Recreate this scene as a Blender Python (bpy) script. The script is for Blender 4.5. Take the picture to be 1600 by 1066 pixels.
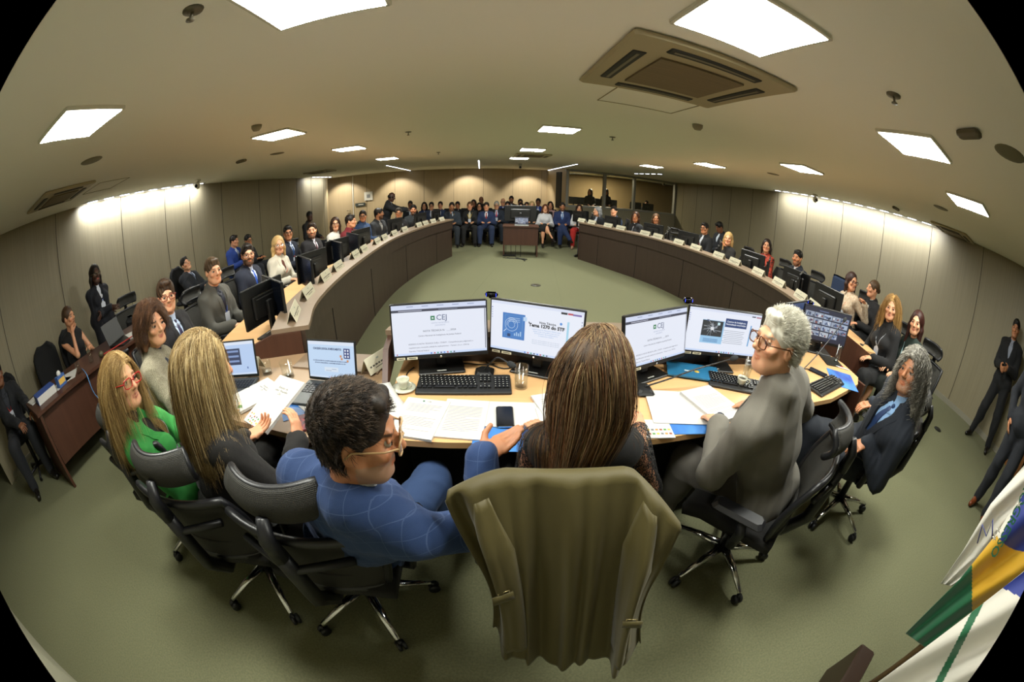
import bpy, math, random
import numpy as np
from mathutils import Vector, Matrix
for _o in list(bpy.data.objects): bpy.data.objects.remove(_o)
SC = bpy.context.scene
COL = SC.collection
R = math.radians
# ---------------------------------------------------------------- camera (real fisheye lens, equisolid)
CAMZ, PITCH, ROLL, FPX = 1.70, R(23.05), R(1.2527), 603.2
cd = bpy.data.cameras.new('camera'); cam = bpy.data.objects.new('camera', cd); COL.objects.link(cam)
cd.type = 'PANO'
cd.sensor_width = 36.0; cd.sensor_fit = 'HORIZONTAL'; cd.clip_start = .02
_cy = cd.cycles if hasattr(cd, 'cycles') and hasattr(cd.cycles, 'panorama_type') else cd
_cy.panorama_type = 'FISHEYE_EQUISOLID'
_cy.fisheye_lens = FPX / 1600 * 36
_cy.fisheye_fov = R(190)
cam.matrix_world = Matrix.Translation((0, 0, CAMZ)) @ Matrix.Rotation(math.pi/2 - PITCH, 4, 'X') @ Matrix.Rotation(ROLL, 4, 'Z')
SC.camera = cam
# ---------------------------------------------------------------- world and view
w = bpy.data.worlds.new('world'); SC.world = w; w.use_nodes = True
w.node_tree.nodes['Background'].inputs[0].default_value = (1, .95, .85, 1)
w.node_tree.nodes['Background'].inputs[1].default_value = .02
SC.view_settings.view_transform = 'Standard'
SC.view_settings.look = 'None'
SC.view_settings.gamma = 1
SC.view_settings.exposure = 0.56
SC.cycles.max_bounces = 7; SC.cycles.diffuse_bounces = 4; SC.cycles.adaptive_threshold = .02; SC.cycles.glossy_bounces = 3
SC.cycles.transmission_bounces = 6; SC.cycles.transparent_max_bounces = 8
SC.cycles.caustics_reflective = False; SC.cycles.caustics_refractive = False
SC.cycles.sample_clamp_indirect = 3.0
PANEL_E = 6.0        # brightness of the ceiling diffusers
PANEL_W = 26.0       # watts of each panel's lamp
WASH_W = 6.5        # watts of each wall washer lamp
CEIL = 2.43

def at(px, py, z):
    """world point that the photo pixel (px, py) shows at height z (metres)"""
    dx, dy = px-800, py-533
    r = math.hypot(dx, dy) + 1e-9
    th = 2*math.asin(min(r/(2*FPX), .999))
    a, b, c = math.sin(th)*dx/r, -math.sin(th)*dy/r, math.cos(th)
    x = a*math.cos(ROLL) - b*math.sin(ROLL); y = a*math.sin(ROLL) + b*math.cos(ROLL)
    up = y*math.cos(PITCH) - c*math.sin(PITCH); fw = y*math.sin(PITCH) + c*math.cos(PITCH)
    t = (z-CAMZ)/up
    return Vector((x*t, fw*t, z))

def aty(px, py, y):
    """point on the same line of sight at distance y down the room"""
    a = at(px, py, CAMZ-1 if py > 320 else CAMZ-.05); d = a-Vector((0, 0, CAMZ)); return Vector((0, 0, CAMZ))+d*(y/d.y)

# ---------------------------------------------------------------- materials
def lin(h):
    h = h.lstrip('#'); v = [int(h[i:i+2], 16)/255 for i in (0, 2, 4)]
    return tuple((c/12.92 if c <= .04045 else ((c+.055)/1.055)**2.4) for c in v)
_M = {}
def mat(name, col='#808080', rough=.6, metal=0., bump=None, var=None, emit=0., spec=.5, sheen=0., trans=0., ior=1.45, attr=False, coord='Object'):
    if name in _M: return _M[name]
    m = bpy.data.materials.new(name); m.use_nodes = True
    nt = m.node_tree; N = nt.nodes; L = nt.links
    b = N['Principled BSDF']; c = lin(col) if isinstance(col, str) else col
    b.inputs['Base Color'].default_value = (*c, 1)
    b.inputs['Roughness'].default_value = rough; b.inputs['Metallic'].default_value = metal
    b.inputs['Specular IOR Level'].default_value = spec
    if sheen: b.inputs['Sheen Weight'].default_value = sheen
    if trans: b.inputs['Transmission Weight'].default_value = trans; b.inputs['IOR'].default_value = ior
    if emit:
        b.inputs['Emission Color'].default_value = (*c, 1); b.inputs['Emission Strength'].default_value = emit
        b.inputs['Base Color'].default_value = (0.02, .02, .02, 1)
    tc = None
    def co():
        nonlocal tc
        if tc is None: tc = N.new('ShaderNodeTexCoord')
        return tc.outputs[coord]
    if attr:
        a = N.new('ShaderNodeAttribute'); a.attribute_name = 'tint'; L.new(a.outputs['Color'], b.inputs['Base Color'])
    if var:   # (scale xyz, amount, second colour)
        mp = N.new('ShaderNodeMapping'); mp.inputs['Scale'].default_value = var[0]; L.new(co(), mp.inputs[0])
        t = N.new('ShaderNodeTexNoise'); t.inputs['Scale'].default_value = 1; t.inputs['Detail'].default_value = 4
        L.new(mp.outputs[0], t.inputs['Vector'])
        mx = N.new('ShaderNodeMix'); mx.data_type = 'RGBA'
        rp = N.new('ShaderNodeMapRange'); rp.inputs['From Min'].default_value = .35; rp.inputs['From Max'].default_value = .65
        rp.inputs['To Max'].default_value = var[1]
        L.new(t.outputs['Fac'], rp.inputs[0]); L.new(rp.outputs[0], mx.inputs['Factor'])
        mx.inputs['A'].default_value = (*c, 1); mx.inputs['B'].default_value = (*lin(var[2]), 1)
        L.new(mx.outputs['Result'], b.inputs['Base Color'])
    if bump:  # (scale, strength)
        t = N.new('ShaderNodeTexNoise'); t.inputs['Scale'].default_value = bump[0]; t.inputs['Detail'].default_value = 3
        L.new(co(), t.inputs['Vector'])
        bp = N.new('ShaderNodeBump'); bp.inputs['Strength'].default_value = bump[1]; bp.inputs['Distance'].default_value = .004
        L.new(t.outputs['Fac'], bp.inputs['Height']); L.new(bp.outputs[0], b.inputs['Normal'])
    _M[name] = m
    return m

def mesh_weave(name, c1, c2, scale):
    """woven chair mesh: a fine checked weave"""
    m = mat(name, c1, .7)
    nt = m.node_tree; N = nt.nodes; L = nt.links
    tc = N.new('ShaderNodeTexCoord'); ck = N.new('ShaderNodeTexWave'); ck.inputs['Scale'].default_value = scale
    ck2 = N.new('ShaderNodeTexWave'); ck2.bands_direction = 'Z'; ck2.inputs['Scale'].default_value = scale
    mt = N.new('ShaderNodeMath'); mt.operation = 'MULTIPLY'; mx = N.new('ShaderNodeMix'); mx.data_type = 'RGBA'
    L.new(tc.outputs['Object'], ck.inputs[0]); L.new(tc.outputs['Object'], ck2.inputs[0])
    L.new(ck.outputs['Fac'], mt.inputs[0]); L.new(ck2.outputs['Fac'], mt.inputs[1])
    L.new(mt.outputs[0], mx.inputs['Factor']); mx.inputs['A'].default_value = (*lin(c1), 1); mx.inputs['B'].default_value = (*lin(c2), 1)
    L.new(mx.outputs['Result'], N['Principled BSDF'].inputs['Base Color'])
    bp = N.new('ShaderNodeBump'); bp.inputs['Strength'].default_value = .6; bp.inputs['Distance'].default_value = .003
    L.new(mt.outputs[0], bp.inputs['Height']); L.new(bp.outputs[0], N['Principled BSDF'].inputs['Normal'])
    return m

# ---------------------------------------------------------------- mesh builder
class MB:
    def __init__(s): s.v = []; s.f = []; s.mi = []; s.mats = []; s.sm = []
    def _m(s, m):
        if m not in s.mats: s.mats.append(m)
        return s.mats.index(m)
    def raw(s, vs, fs, m, smooth=False):
        o = len(s.v); k = s._m(m)
        s.v.extend([tuple(v) for v in vs]); s.f.extend([tuple(i+o for i in f) for f in fs])
        s.mi.extend([k]*len(fs)); s.sm.extend([smooth]*len(fs)); return s
    def box(s, c, size, m, rot=None, taper=1., bev=0.):
        hx, hy, hz = [a/2 for a in size]
        if bev:   # chamfered box: three cross-sections per axis end
            b = min(bev, hx*.95, hy*.95, hz*.95); vs = []
            def ring(x, y, z): return [(-x+b, -y, z), (x-b, -y, z), (x, -y+b, z), (x, y-b, z), (x-b, y, z), (-x+b, y, z), (-x, y-b, z), (-x, -y+b, z)]
            vs = ring(hx-b, hy-b, -hz) + ring(hx, hy, -hz+b) + ring(hx*taper, hy*taper, hz-b) + ring((hx-b)*taper, (hy-b)*taper, hz)
            fs = [tuple(reversed(range(8)))] + [(k*8+i, k*8+(i+1) % 8, (k+1)*8+(i+1) % 8, (k+1)*8+i) for k in range(3) for i in range(8)] + [tuple(range(24, 32))]
        else:
            vs = [(x*(taper if z > 0 else 1), y*(taper if z > 0 else 1), z) for z in (-hz, hz) for x, y in ((-hx, -hy), (hx, -hy), (hx, hy), (-hx, hy))]
            fs = [(3, 2, 1, 0), (4, 5, 6, 7), (0, 1, 5, 4), (1, 2, 6, 5), (2, 3, 7, 6), (3, 0, 4, 7)]
        M = rot if rot is not None else Matrix.Identity(3)
        return s.raw([M @ Vector(v) + Vector(c) for v in vs], fs, m)
    def prism(s, pts, z0, z1, m):
        n = len(pts); a = sum(pts[i][0]*pts[(i+1) % n][1]-pts[(i+1) % n][0]*pts[i][1] for i in range(n))
        if a < 0: pts = list(reversed(pts))
        z0l = z0 if hasattr(z0, '__len__') else [z0]*n; z1l = z1 if hasattr(z1, '__len__') else [z1]*n
        if a < 0: z0l = list(reversed(z0l)); z1l = list(reversed(z1l))
        vs = [(p[0], p[1], z) for p, z in zip(pts, z0l)] + [(p[0], p[1], z) for p, z in zip(pts, z1l)]
        return s.raw(vs, [tuple(reversed(range(n))), tuple(range(n, 2*n))] + [(i, (i+1) % n, n+(i+1) % n, n+i) for i in range(n)], m)
    def strip(s, A, B, z0, z1, m):
        """solid between two plan curves A and B (same length), from z0 to z1"""
        n = len(A); vs = []
        for a, b in zip(A, B): vs += [(a[0], a[1], z0), (b[0], b[1], z0), (b[0], b[1], z1), (a[0], a[1], z1)]
        fs = [(i*4+j, i*4+(j+1) % 4, i*4+4+(j+1) % 4, i*4+4+j) for i in range(n-1) for j in range(4)] + [(3, 2, 1, 0), (4*n-4, 4*n-3, 4*n-2, 4*n-1)]
        return s.raw(vs, fs, m)
    def tube(s, path, r, m, n=8, cap=True, flat=1.):
        P = [Vector(p) for p in path]; rr = r if hasattr(r, '__len__') else [r]*len(P)
        vs = []; up = Vector((0, 0, 1)); prev = None
        for i, p in enumerate(P):
            t = (P[min(i+1, len(P)-1)]-P[max(i-1, 0)]).normalized()
            if prev is None: a = t.cross(up) if abs(t.z) < .95 else t.cross(Vector((1, 0, 0)))
            else: a = prev - t*prev.dot(t)
            a.normalize(); prev = a; b = t.cross(a)
            vs += [p + (a*math.cos(2*math.pi*k/n) + b*math.sin(2*math.pi*k/n)*flat)*rr[i] for k in range(n)]
        fs = [(i*n+k, i*n+(k+1) % n, (i+1)*n+(k+1) % n, (i+1)*n+k) for i in range(len(P)-1) for k in range(n)]
        if cap: fs += [tuple(reversed(range(n))), tuple(range((len(P)-1)*n, len(P)*n))]
        return s.raw(vs, fs, m, True)
    def lathe(s, prof, c, m, n=20, axis=None):
        vs = []
        for r, z in prof: vs += [Vector((r*math.cos(2*math.pi*k/n), r*math.sin(2*math.pi*k/n), z)) for k in range(n)]
        M = axis if axis is not None else Matrix.Identity(3)
        vs = [M @ v + Vector(c) for v in vs]; q = len(prof)
        fs = [(i*n+k, i*n+(k+1) % n, (i+1)*n+(k+1) % n, (i+1)*n+k) for i in range(q-1) for k in range(n)]
        fs += [tuple(reversed(range(n))), tuple(range((q-1)*n, q*n))]
        return s.raw(vs, fs, m, True)
    def ball(s, c, r, m, n=10, rot=None):
        rx, ry, rz = r if hasattr(r, '__len__') else (r, r, r)
        vs = []; M = rot if rot is not None else Matrix.Identity(3)
        for i in range(1, n): 
            for k in range(2*n):
                a, b = math.pi*i/n, math.pi*k/n
                vs.append(M @ Vector((rx*math.sin(a)*math.cos(b), ry*math.sin(a)*math.sin(b), rz*math.cos(a))) + Vector(c))
        vs += [M @ Vector((0, 0, rz))+Vector(c), M @ Vector((0, 0, -rz))+Vector(c)]; t = len(vs)-2; w_ = 2*n
        fs = [(i*w_+k, (i+1)*w_+k, (i+1)*w_+(k+1) % w_, i*w_+(k+1) % w_) for i in range(n-2) for k in range(w_)]
        fs += [(t, k, (k+1) % w_) for k in range(w_)] + [(t+1, (n-2)*w_+(k+1) % w_, (n-2)*w_+k) for k in range(w_)]
        return s.raw(vs, fs, m, True)
    def sheet(s, G, m, th=0., smooth=True):
        """grid of points G[i][j] as a surface; th gives it thickness along its normal"""
        ni, nj = len(G), len(G[0]); A = np.array([[tuple(p) for p in row] for row in G], float)
        if th:
            du = np.gradient(A, axis=0); dv = np.gradient(A, axis=1); n_ = np.cross(du, dv); n_ /= np.linalg.norm(n_, axis=2, keepdims=True)+1e-12
            vs = [tuple(v) for v in (A+n_*th/2).reshape(-1, 3)] + [tuple(v) for v in (A-n_*th/2).reshape(-1, 3)]; o = ni*nj
        else: vs = [tuple(v) for v in A.reshape(-1, 3)]
        fs = [(i*nj+j, (i+1)*nj+j, (i+1)*nj+j+1, i*nj+j+1) for i in range(ni-1) for j in range(nj-1)]
        if th:
            fs += [(o+i*nj+j+1, o+(i+1)*nj+j+1, o+(i+1)*nj+j, o+i*nj+j) for i in range(ni-1) for j in range(nj-1)]
            bd = [(0, j) for j in range(nj)] + [(i, nj-1) for i in range(1, ni)] + [(ni-1, j) for j in range(nj-2, -1, -1)] + [(i, 0) for i in range(ni-2, 0, -1)]
            for a, b in zip(bd, bd[1:]+bd[:1]):
                i, j = a[0]*nj+a[1], b[0]*nj+b[1]; fs.append((i, j, o+j, o+i))
        return s.raw(vs, fs, m, smooth)
    def text(s, txt, org, ex, ey, size, m, align='CENTER', off=.0008, bold=0., maxw=None):
        """lettering in the plane ex, ey at org"""
        cu = bpy.data.curves.new('t', 'FONT'); cu.body = txt; cu.size = size; cu.align_x = align; cu.align_y = 'CENTER'; cu.offset = bold; cu.resolution_u = 2
        o = bpy.data.objects.new('t', cu); COL.objects.link(o); dg = bpy.context.evaluated_depsgraph_get(); dg.update()
        me = bpy.data.meshes.new_from_object(o.evaluated_get(dg)); ex, ey = Vector(ex).normalized(), Vector(ey).normalized(); nz = ex.cross(ey)
        k = 1.
        if maxw and me.vertices:
            xs = [v.co.x for v in me.vertices]; k = min(1, maxw/(max(xs)-min(xs)+1e-9))
        vs = [Vector(org) + ex*v.co.x*k + ey*v.co.y + nz*off for v in me.vertices]
        s.raw(vs, [tuple(p.vertices) for p in me.polygons], m)
        bpy.data.objects.remove(o); bpy.data.curves.remove(cu); bpy.data.meshes.remove(me); return s
    def rect(s, org, ex, ey, x, y, w_, h, m, off=.0004):
        ex, ey = Vector(ex).normalized(), Vector(ey).normalized(); n_ = ex.cross(ey)*off; o = Vector(org)
        return s.raw([o+n_+ex*(x+a*w_/2)+ey*(y+b*h/2) for a, b in ((-1, -1), (1, -1), (1, 1), (-1, 1))], [(0, 1, 2, 3)], m)
    def build(s, name, parent=None, org=(0, 0, 0), loc=None, local=False):
        me = bpy.data.meshes.new(name); o_ = Vector(org)
        me.from_pydata([Vector(v)-o_ for v in s.v], [], s.f)
        for m in s.mats: me.materials.append(m)
        me.polygons.foreach_set('material_index', s.mi); me.polygons.foreach_set('use_smooth', s.sm)
        ob = bpy.data.objects.new(name, me); COL.objects.link(ob)
        if parent is not None:
            ob.parent = parent
            if not local: ob.location = o_ - total(parent)
        else: ob.location = loc if loc is not None else o_
        return ob
def total(o):
    v = Vector((0, 0, 0))
    while o is not None: v = v + o.location; o = o.parent
    return v
def tag(o, label, cat, group=None, kind=None):
    o['label'] = label; o['category'] = cat
    if group: o['group'] = group
    if kind: o['kind'] = kind
    return o
def thing(name, loc, label, cat, group=None, rz=0.):
    o = bpy.data.objects.new(name, None); COL.objects.link(o); o.location = loc; o.rotation_euler = (0, 0, rz); o.empty_display_size = .1
    return tag(o, label, cat, group)
def struct(o, label=None):
    o['kind'] = 'structure'
    if label: o['label'] = label
    return o
def dup(root, loc, rz, label, group=None):
    def cp(o, par):
        c = o.copy(); COL.objects.link(c); c.parent = par
        for ch in KIDS.get(o.name, []): cp(ch, c)
        return c
    if root.name not in KIDS: index_kids(root)
    r = cp(root, None); r.location = loc; r.rotation_euler = (0, 0, rz); r['label'] = label
    if group: r['group'] = group
    return r
KIDS = {}
def index_kids(o):
    KIDS[o.name] = list(o.children)
    for c in o.children: index_kids(c)
def Rz(a): return Matrix.Rotation(a, 3, 'Z')
def Rx(a): return Matrix.Rotation(a, 3, 'X')
def Ry(a): return Matrix.Rotation(a, 3, 'Y')
def catmull(P, n=8):
    P = [Vector(p) for p in P]; Q = [P[0]*2-P[1]] + P + [P[-1]*2-P[-2]]; out = []
    for i in range(1, len(Q)-2):
        for k in range(n):
            t = k/n; a, b, c, d = Q[i-1], Q[i], Q[i+1], Q[i+2]
            out.append(.5*((2*b)+(c-a)*t+(2*a-5*b+4*c-d)*t*t+(3*b-a-3*c+d)*t**3))
    return out + [P[-1]]
def offset(P, d):
    """plan curve moved d to the left of its direction"""
    out = []
    for i, p in enumerate(P):
        t = (P[min(i+1, len(P)-1)]-P[max(i-1, 0)]); t.z = 0; t.normalize(); out.append(Vector((p.x-t.y*d, p.y+t.x*d, 0)))
    return out
# ================================================================ THE ROOM
def wood_wall(name, base, dark, seams=None):
    m = mat(name, base, .5, var=((60, 60, .8), .5, dark), coord='Object')
    return m
MW = wood_wall('wall_laminate', '#91886f', '#80775f')
MWF = wood_wall('far_wall_laminate', '#b09c78', '#a08c68')
M_seam = mat('seam_dark', '#3c342a', .6)
M_seamL = mat('seam_metal', '#b8b4a6', .35, .6)
M_ceil = mat('ceiling_paint', '#faf7ec', .9, bump=(60, .05))
M_carpet = mat('sage_carpet', '#757557', .95, bump=(260, .9), var=((90, 90, 90), .6, '#5c5e45'))
M_white = mat('white_paint', '#d8d4c4', .5)
M_black = mat('black_plastic', '#101010', .42)
M_blackg = mat('black_gloss', '#08080a', .18)
M_dark = mat('dark_gap', '#060606', .8)
M_chrome = mat('chrome', '#d8d8d8', .12, 1.)
M_alu = mat('window_frame_alu', '#a4a49e', .4, .3)
def facing_fac(nt, k):
    class O: pass
    lw = nt.nodes.new('ShaderNodeLayerWeight'); lw.inputs['Blend'].default_value = .5; p = nt.nodes.new('ShaderNodeMath'); p.operation = 'POWER'; p.inputs[1].default_value = 3; nt.links.new(lw.outputs['Facing'], p.inputs[0])
    q = nt.nodes.new('ShaderNodeMath'); q.operation = 'MULTIPLY_ADD'; q.inputs[1].default_value = k; q.inputs[2].default_value = .04; nt.links.new(p.outputs[0], q.inputs[0]); return q
def thin_glass(name, tint=(.97, .985, .98), ior=1.45, rough=.02):
    m = bpy.data.materials.new(name); m.use_nodes = True; nt = m.node_tree; N = nt.nodes; N.remove(N['Principled BSDF']); a = N.new('ShaderNodeBsdfTransparent'); a.inputs[0].default_value = (*tint, 1); g = N.new('ShaderNodeBsdfGlossy'); g.inputs['Roughness'].default_value = rough
    fz = facing_fac(nt, (ior-1)*.35); mx = N.new('ShaderNodeMixShader'); nt.links.new(fz.outputs[0], mx.inputs[0]); nt.links.new(a.outputs[0], mx.inputs[1]); nt.links.new(g.outputs[0], mx.inputs[2]); nt.links.new(mx.outputs[0], N['Material Output'].inputs[0]); return m
M_glass = thin_glass('clear_glass', ior=1.6); M_pane = thin_glass('pane_glass', (.85, .88, .86), 1.3); M_water = thin_glass('water', (.94, .96, .97), 1.6)
M_skirt = mat('grey_skirting', '#8c8878', .6)

fl = MB(); fl.box((0.2, 7, -.05), (20, 24, .1), M_carpet)
for x0, y0, x1, y1 in ((-1.05, 2.6, -.2, 9.2), (.6, 2.6, .9, 9.2)):     # carpet tile joints
    d = Vector((x1-x0, y1-y0, 0)); fl.box(((x0+x1)/2, (y0+y1)/2, .0004), (.004, d.length, .0008), mat('carpet_joint', '#5c5e42', .9), Rz(math.atan2(d.y, d.x)-math.pi/2))
struct(fl.build('floor'))
ce = MB(); ce.box((0.2, 7, CEIL+.1), (20, 24, .2), M_ceil); struct(ce.build('ceiling'))

def wall(name, pts, m, th=.12, side=1, z0=0, z1=CEIL, seam=1.25, seam_m=None, skirt=True, skip=None):
    """wall along plan points; its thickness lies on the outer side"""
    b = MB()
    for p, q in zip(pts, pts[1:]):
        p, q = Vector((*p, 0)), Vector((*q, 0)); d = (q-p); L = d.length; d.normalize(); n_ = Vector((-d.y, d.x, 0))*side
        b.box((p+q)/2 + n_*th/2 + Vector((0, 0, (z0+z1)/2)), (L+.02, th, z1-z0), m, Rz(math.atan2(d.y, d.x)))
        k = seam*.6
        while k < L and seam:
            b.box(p+d*k - n_*.002 + Vector((0, 0, (z0+z1)/2)), (.009, .006, z1-z0-.01), seam_m or M_seam, Rz(math.atan2(d.y, d.x))); k += seam
    o = struct(b.build(name))
    if skirt:
        b = MB()
        for p, q in zip(pts, pts[1:]):
            p, q = Vector((*p, 0)), Vector((*q, 0)); d = (q-p); L = d.length; d.normalize(); n_ = Vector((-d.y, d.x, 0))*side
            b.box((p+q)/2 - n_*.008 + Vector((0, 0, .04)), (L, .016, .08), M_skirt, Rz(math.atan2(d.y, d.x)))
        struct(b.build('baseboard_'+name.replace('wall_', '')))
    return o
LW = [(-5.25, -.06), (-5.6, 2.6), (-5.95, 4.6), (-6.4, 7.6), (-7.1, 13.6)]
wall('wall_left', LW, MW, side=1, seam=1.22)
wall('wall_left_return', [(-8.6, -.2), (-5.25, -.06)], MW, side=-1, seam=0)
wall('wall_rear', [(-8.6, -2.55), (-3.75, -1.15), (-2.2, -.78), (.6, -.62)], mat('rear_pale_wall', '#a8a590', .7), side=-1, seam=0, z1=CEIL, skirt=False)
RWX = 6.5
wall('wall_right', [(RWX, 14.9), (RWX, .45)], MW, side=1, seam=1.22)
wall('wall_far_left_return', [(-7.1, 13.6), (-7.35, 13.6)], MWF, side=1, seam=0)
wall('wall_far', [(-7.6, 14.2), (1.25, 15.6)], MWF, side=1, seam=1.15)
wall('wall_far_return', [(1.25, 15.6), (1.75, 13.6)], MWF, side=1, seam=0)
wall('wall_right_rear', [(6.5, -.5), (6.5, -3)], MW, side=1, seam=0)
# window partition beside the control room
WA, WB = Vector((1.75, 13.6, 0)), Vector((RWX, 14.9, 0)); wd = (WB-WA).normalized(); wl = (WB-WA).length; wang = math.atan2(wd.y, wd.x)
wn = Vector((-wd.y, wd.x, 0))
b = MB(); b.box(WA+wd*wl/2+wn*.06+Vector((0, 0, .53)), (wl, .12, 1.06), mat('partition_paint', '#a39c86', .7), Rz(wang))
b.box(WA+wd*wl/2+wn*.06+Vector((0, 0, CEIL-.04)), (wl, .12, .08), M_alu, Rz(wang)); struct(b.build('wall_partition'))
fr = MB(); cuts = [0.05, 1.55, 2.85, wl-.05]
for c in cuts: fr.box(WA+wd*c+wn*.05+Vector((0, 0, 1.72)), (.09, .13, 1.32), M_alu, Rz(wang))
fr.box(WA+wd*wl/2+wn*.05+Vector((0, 0, 1.09)), (wl, .14, .07), M_alu, Rz(wang))
wf = struct(fr.build('window_1'))
pn = MB()
for a, c in zip(cuts, cuts[1:]): pn.box(WA+wd*(a+c)/2+wn*.05+Vector((0, 0, 1.74)), (c-a-.09, .006, 1.22), M_pane, Rz(wang))
pn.build('pane', wf)
b = MB(); b.box(WA-wd*.25+Vector((0, .1, 1.65)), (.35, .05, 1.3), mat('dark_blind', '#2b2a26', .7), Rz(-1.2)); tag(b.build('acoustic_panel'), 'dark grey upright panel on the wall left of the control room windows', 'panel')
b = MB(); b.box((4.2, 17.6, 1.2), (7, .1, 2.4), mat('control_room_wall', '#7d6a4a', .8)); struct(b.build('wall_control_room'))
cl_ = thing('ceiling_light', (3.6, 16.2, CEIL-.03), 'lamp added to light up the control room behind its windows', 'light'); f = MB(); f.box((3.6, 16.2, CEIL-.02), (.5, .5, .03), M_white); f.build('frame', cl_, org=cl_.location)  # added lamp housing, brightens the control room behind the panes
ld = bpy.data.lights.new('lamp', 'AREA'); ld.energy = 110; ld.size = .5; ld.color = (1, .85, .6); o = bpy.data.objects.new('lamp', ld); COL.objects.link(o); o.parent = cl_; o.location = (0, 0, -.03)
# door at the far left
dr = MB(); dv = Vector((8.85, 1.4, 0)).normalized(); da = math.atan2(dv.y, dv.x)
D0 = Vector((-7.05, 14.28, 0))
dr.box(D0+dv*.25+Vector((0, 0, 1.12)), (.85, .03, 2.24), MWF, Rz(da)); dr.box(D0+dv*.72+Vector((0, -.01, 1.2)), (.03, .04, 2.4), M_white, Rz(da))
do = struct(dr.build('door_1')); b = MB(); b.tube([D0+dv*.6+Vector((0, -.03, 1.02)), D0+dv*.6+Vector((0, -.09, 1.02)), D0+dv*.48+Vector((0, -.09, 1.02))], .012, M_chrome); b.build('door_handle', do)
b = MB(); p = D0+dv*1.35+Vector((.02, -.03, 1.53)); b.box(p, (.34, .01, .34), M_white, Rz(da)); b.box(p+Vector((0, -.008, 0)), (.14, .004, .14), mat('sign_grey', '#8a8a86', .6), Rz(da)); tag(b.build('notice'), 'white square notice on the far wall beside the door', 'sign')
b = MB(); p = D0+dv*1.0+Vector((.02, -.03, 1.22)); b.box(p, (.42, .012, .13), mat('door_sign_green', '#3a4038', .6), Rz(da)); b.box(p+Vector((.03, -.009, 0)), (.2, .004, .025), M_white, Rz(da)); tag(b.build('door_sign'), 'small dark nameplate sign beside the far left door', 'sign')
# orange doorway strip right
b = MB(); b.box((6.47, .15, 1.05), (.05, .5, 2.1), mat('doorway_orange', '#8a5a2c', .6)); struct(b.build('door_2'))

# ---------------------------------------------------------------- ceiling fittings
TH = R(4.96)
M_emit = mat('lamp_diffuser', '#fffbe9', emit=PANEL_E)
M_louv = mat('lamp_louvre', '#f4f2e4', .4, emit=PANEL_E*.45)
def area_lamp(loc, w_, h, watts, rot=(0, 0, 0), col=(.97, .985, .9), parent=None, name='lamp', spread=180):
    ld = bpy.data.lights.new(name, 'AREA'); ld.shape = 'RECTANGLE'; ld.size = w_; ld.size_y = h; ld.energy = watts; ld.color = col; ld.spread = R(spread)
    o = bpy.data.objects.new(name, ld); COL.objects.link(o); o.rotation_euler = rot; o.visible_camera = True
    if parent is not None: o.parent = parent; o.location = Vector(loc)-total(parent)
    else: o.location = loc
    return o
LS = .435
lights = [((436+97+53+194)/4*0+124, 190, 'square ceiling light highest on the left above the woman in green'), (436, 209, 'square ceiling light beside the left smoke detector'), (546, 231, 'third square ceiling light of the left row'), (605, 247, 'farthest square ceiling light of the left row'),
          (873, 201, 'square ceiling light over the middle of the floor'), (832, 233, 'second of the three middle lights towards the far wall'), (811, 246.5, 'farthest of the three middle lights, in front of the ceiling vent'),
          (1431, 225, 'square ceiling light high on the right above the curly haired man'), (1253, 262, 'second square ceiling light of the right row'), (1109, 257, 'third square ceiling light of the right row'), (1018, 259, 'farthest square ceiling light of the right row'),
          (1514, 317, 'square ceiling light lowest at the right edge near the wall'),
          (1172, 22, 'very large bright square light at the top right over the air conditioner'), (455, -8, 'very large bright square light cut by the top edge on the left')]
for i, (px, py, lab) in enumerate(lights):
    c = at(px, py, CEIL)
    if i == 12: c = Vector((.785, 1.09, CEIL))
    if i == 13: c = Vector((-.64, .99, CEIL))
    t = thing('ceiling_light', (c.x, c.y, CEIL-.02), lab, 'light', 'square ceiling lights')
    Z = Rz(TH)
    f = MB()
    for sx, sy, a, bb in ((-1, 0, .014, LS), (1, 0, .014, LS), (0, -1, LS, .014), (0, 1, LS, .014)):
        f.box(Vector((c.x, c.y, CEIL-.009)) + Z @ Vector((sx*LS/2, sy*LS/2, 0)), (a, bb, .018), M_white, Z)
    f.build('frame', t, org=t.location)
    f = MB(); f.box((c.x, c.y, CEIL-.004), (LS-.01, LS-.01, .006), M_emit, Z); f.build('diffuser', t, org=t.location)
    f = MB()
    for k in range(13):
        f.box(Vector((c.x, c.y, CEIL-.010)) + Z @ Vector(((k-6)*LS/13.5, 0, 0)), (.003, LS-.02, .006), M_louv, Z)
    f.build('louvre', t, org=t.location)
    area_lamp((c.x, c.y, CEIL-.022), LS*.95, LS*.95, PANEL_W*(.72 if i > 11 else 1.1), (0, 0, TH), parent=t)

def vent(px, py, size, lab, ctr=None, rot=TH):
    c = ctr or at(px, py, CEIL); t = thing('air_conditioner', (c.x, c.y, CEIL-.03), lab, 'air conditioner', 'ceiling cassette air conditioners')
    Z = Rz(rot); o = t.location; s_ = size
    m1 = mat('cassette_white', '#a89c7c', .5); f = MB()
    f.box((c.x, c.y, CEIL-.0152), (s_, s_, .03), m1, Z, bev=.012); f.build('panel', t, org=o)
    g = MB(); g.box((c.x, c.y, CEIL-.036), (s_*.53, s_*.53, .012), mat('cassette_grille', '#7a6a4e', .7, var=((3, 160, 3), .5, '#5f523c')), Z)
    g.build('grille', t, org=o)
    for k in range(4):
        q = Rz(rot+k*math.pi/2); g = MB(); p = Vector((c.x, c.y, CEIL-.031)) + q @ Vector((0, s_*.385, 0))
        g.box(p, (s_*.56, s_*.075, .012), mat('slot_dark', '#1c1a14', .6), q, bev=.005)
        g.box(p+Vector((0, 0, -.006)), (s_*.5, s_*.018, .004), mat('slot_flap', '#6d6650', .5), q); g.build('air_slot', t, org=o)
    return t
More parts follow.
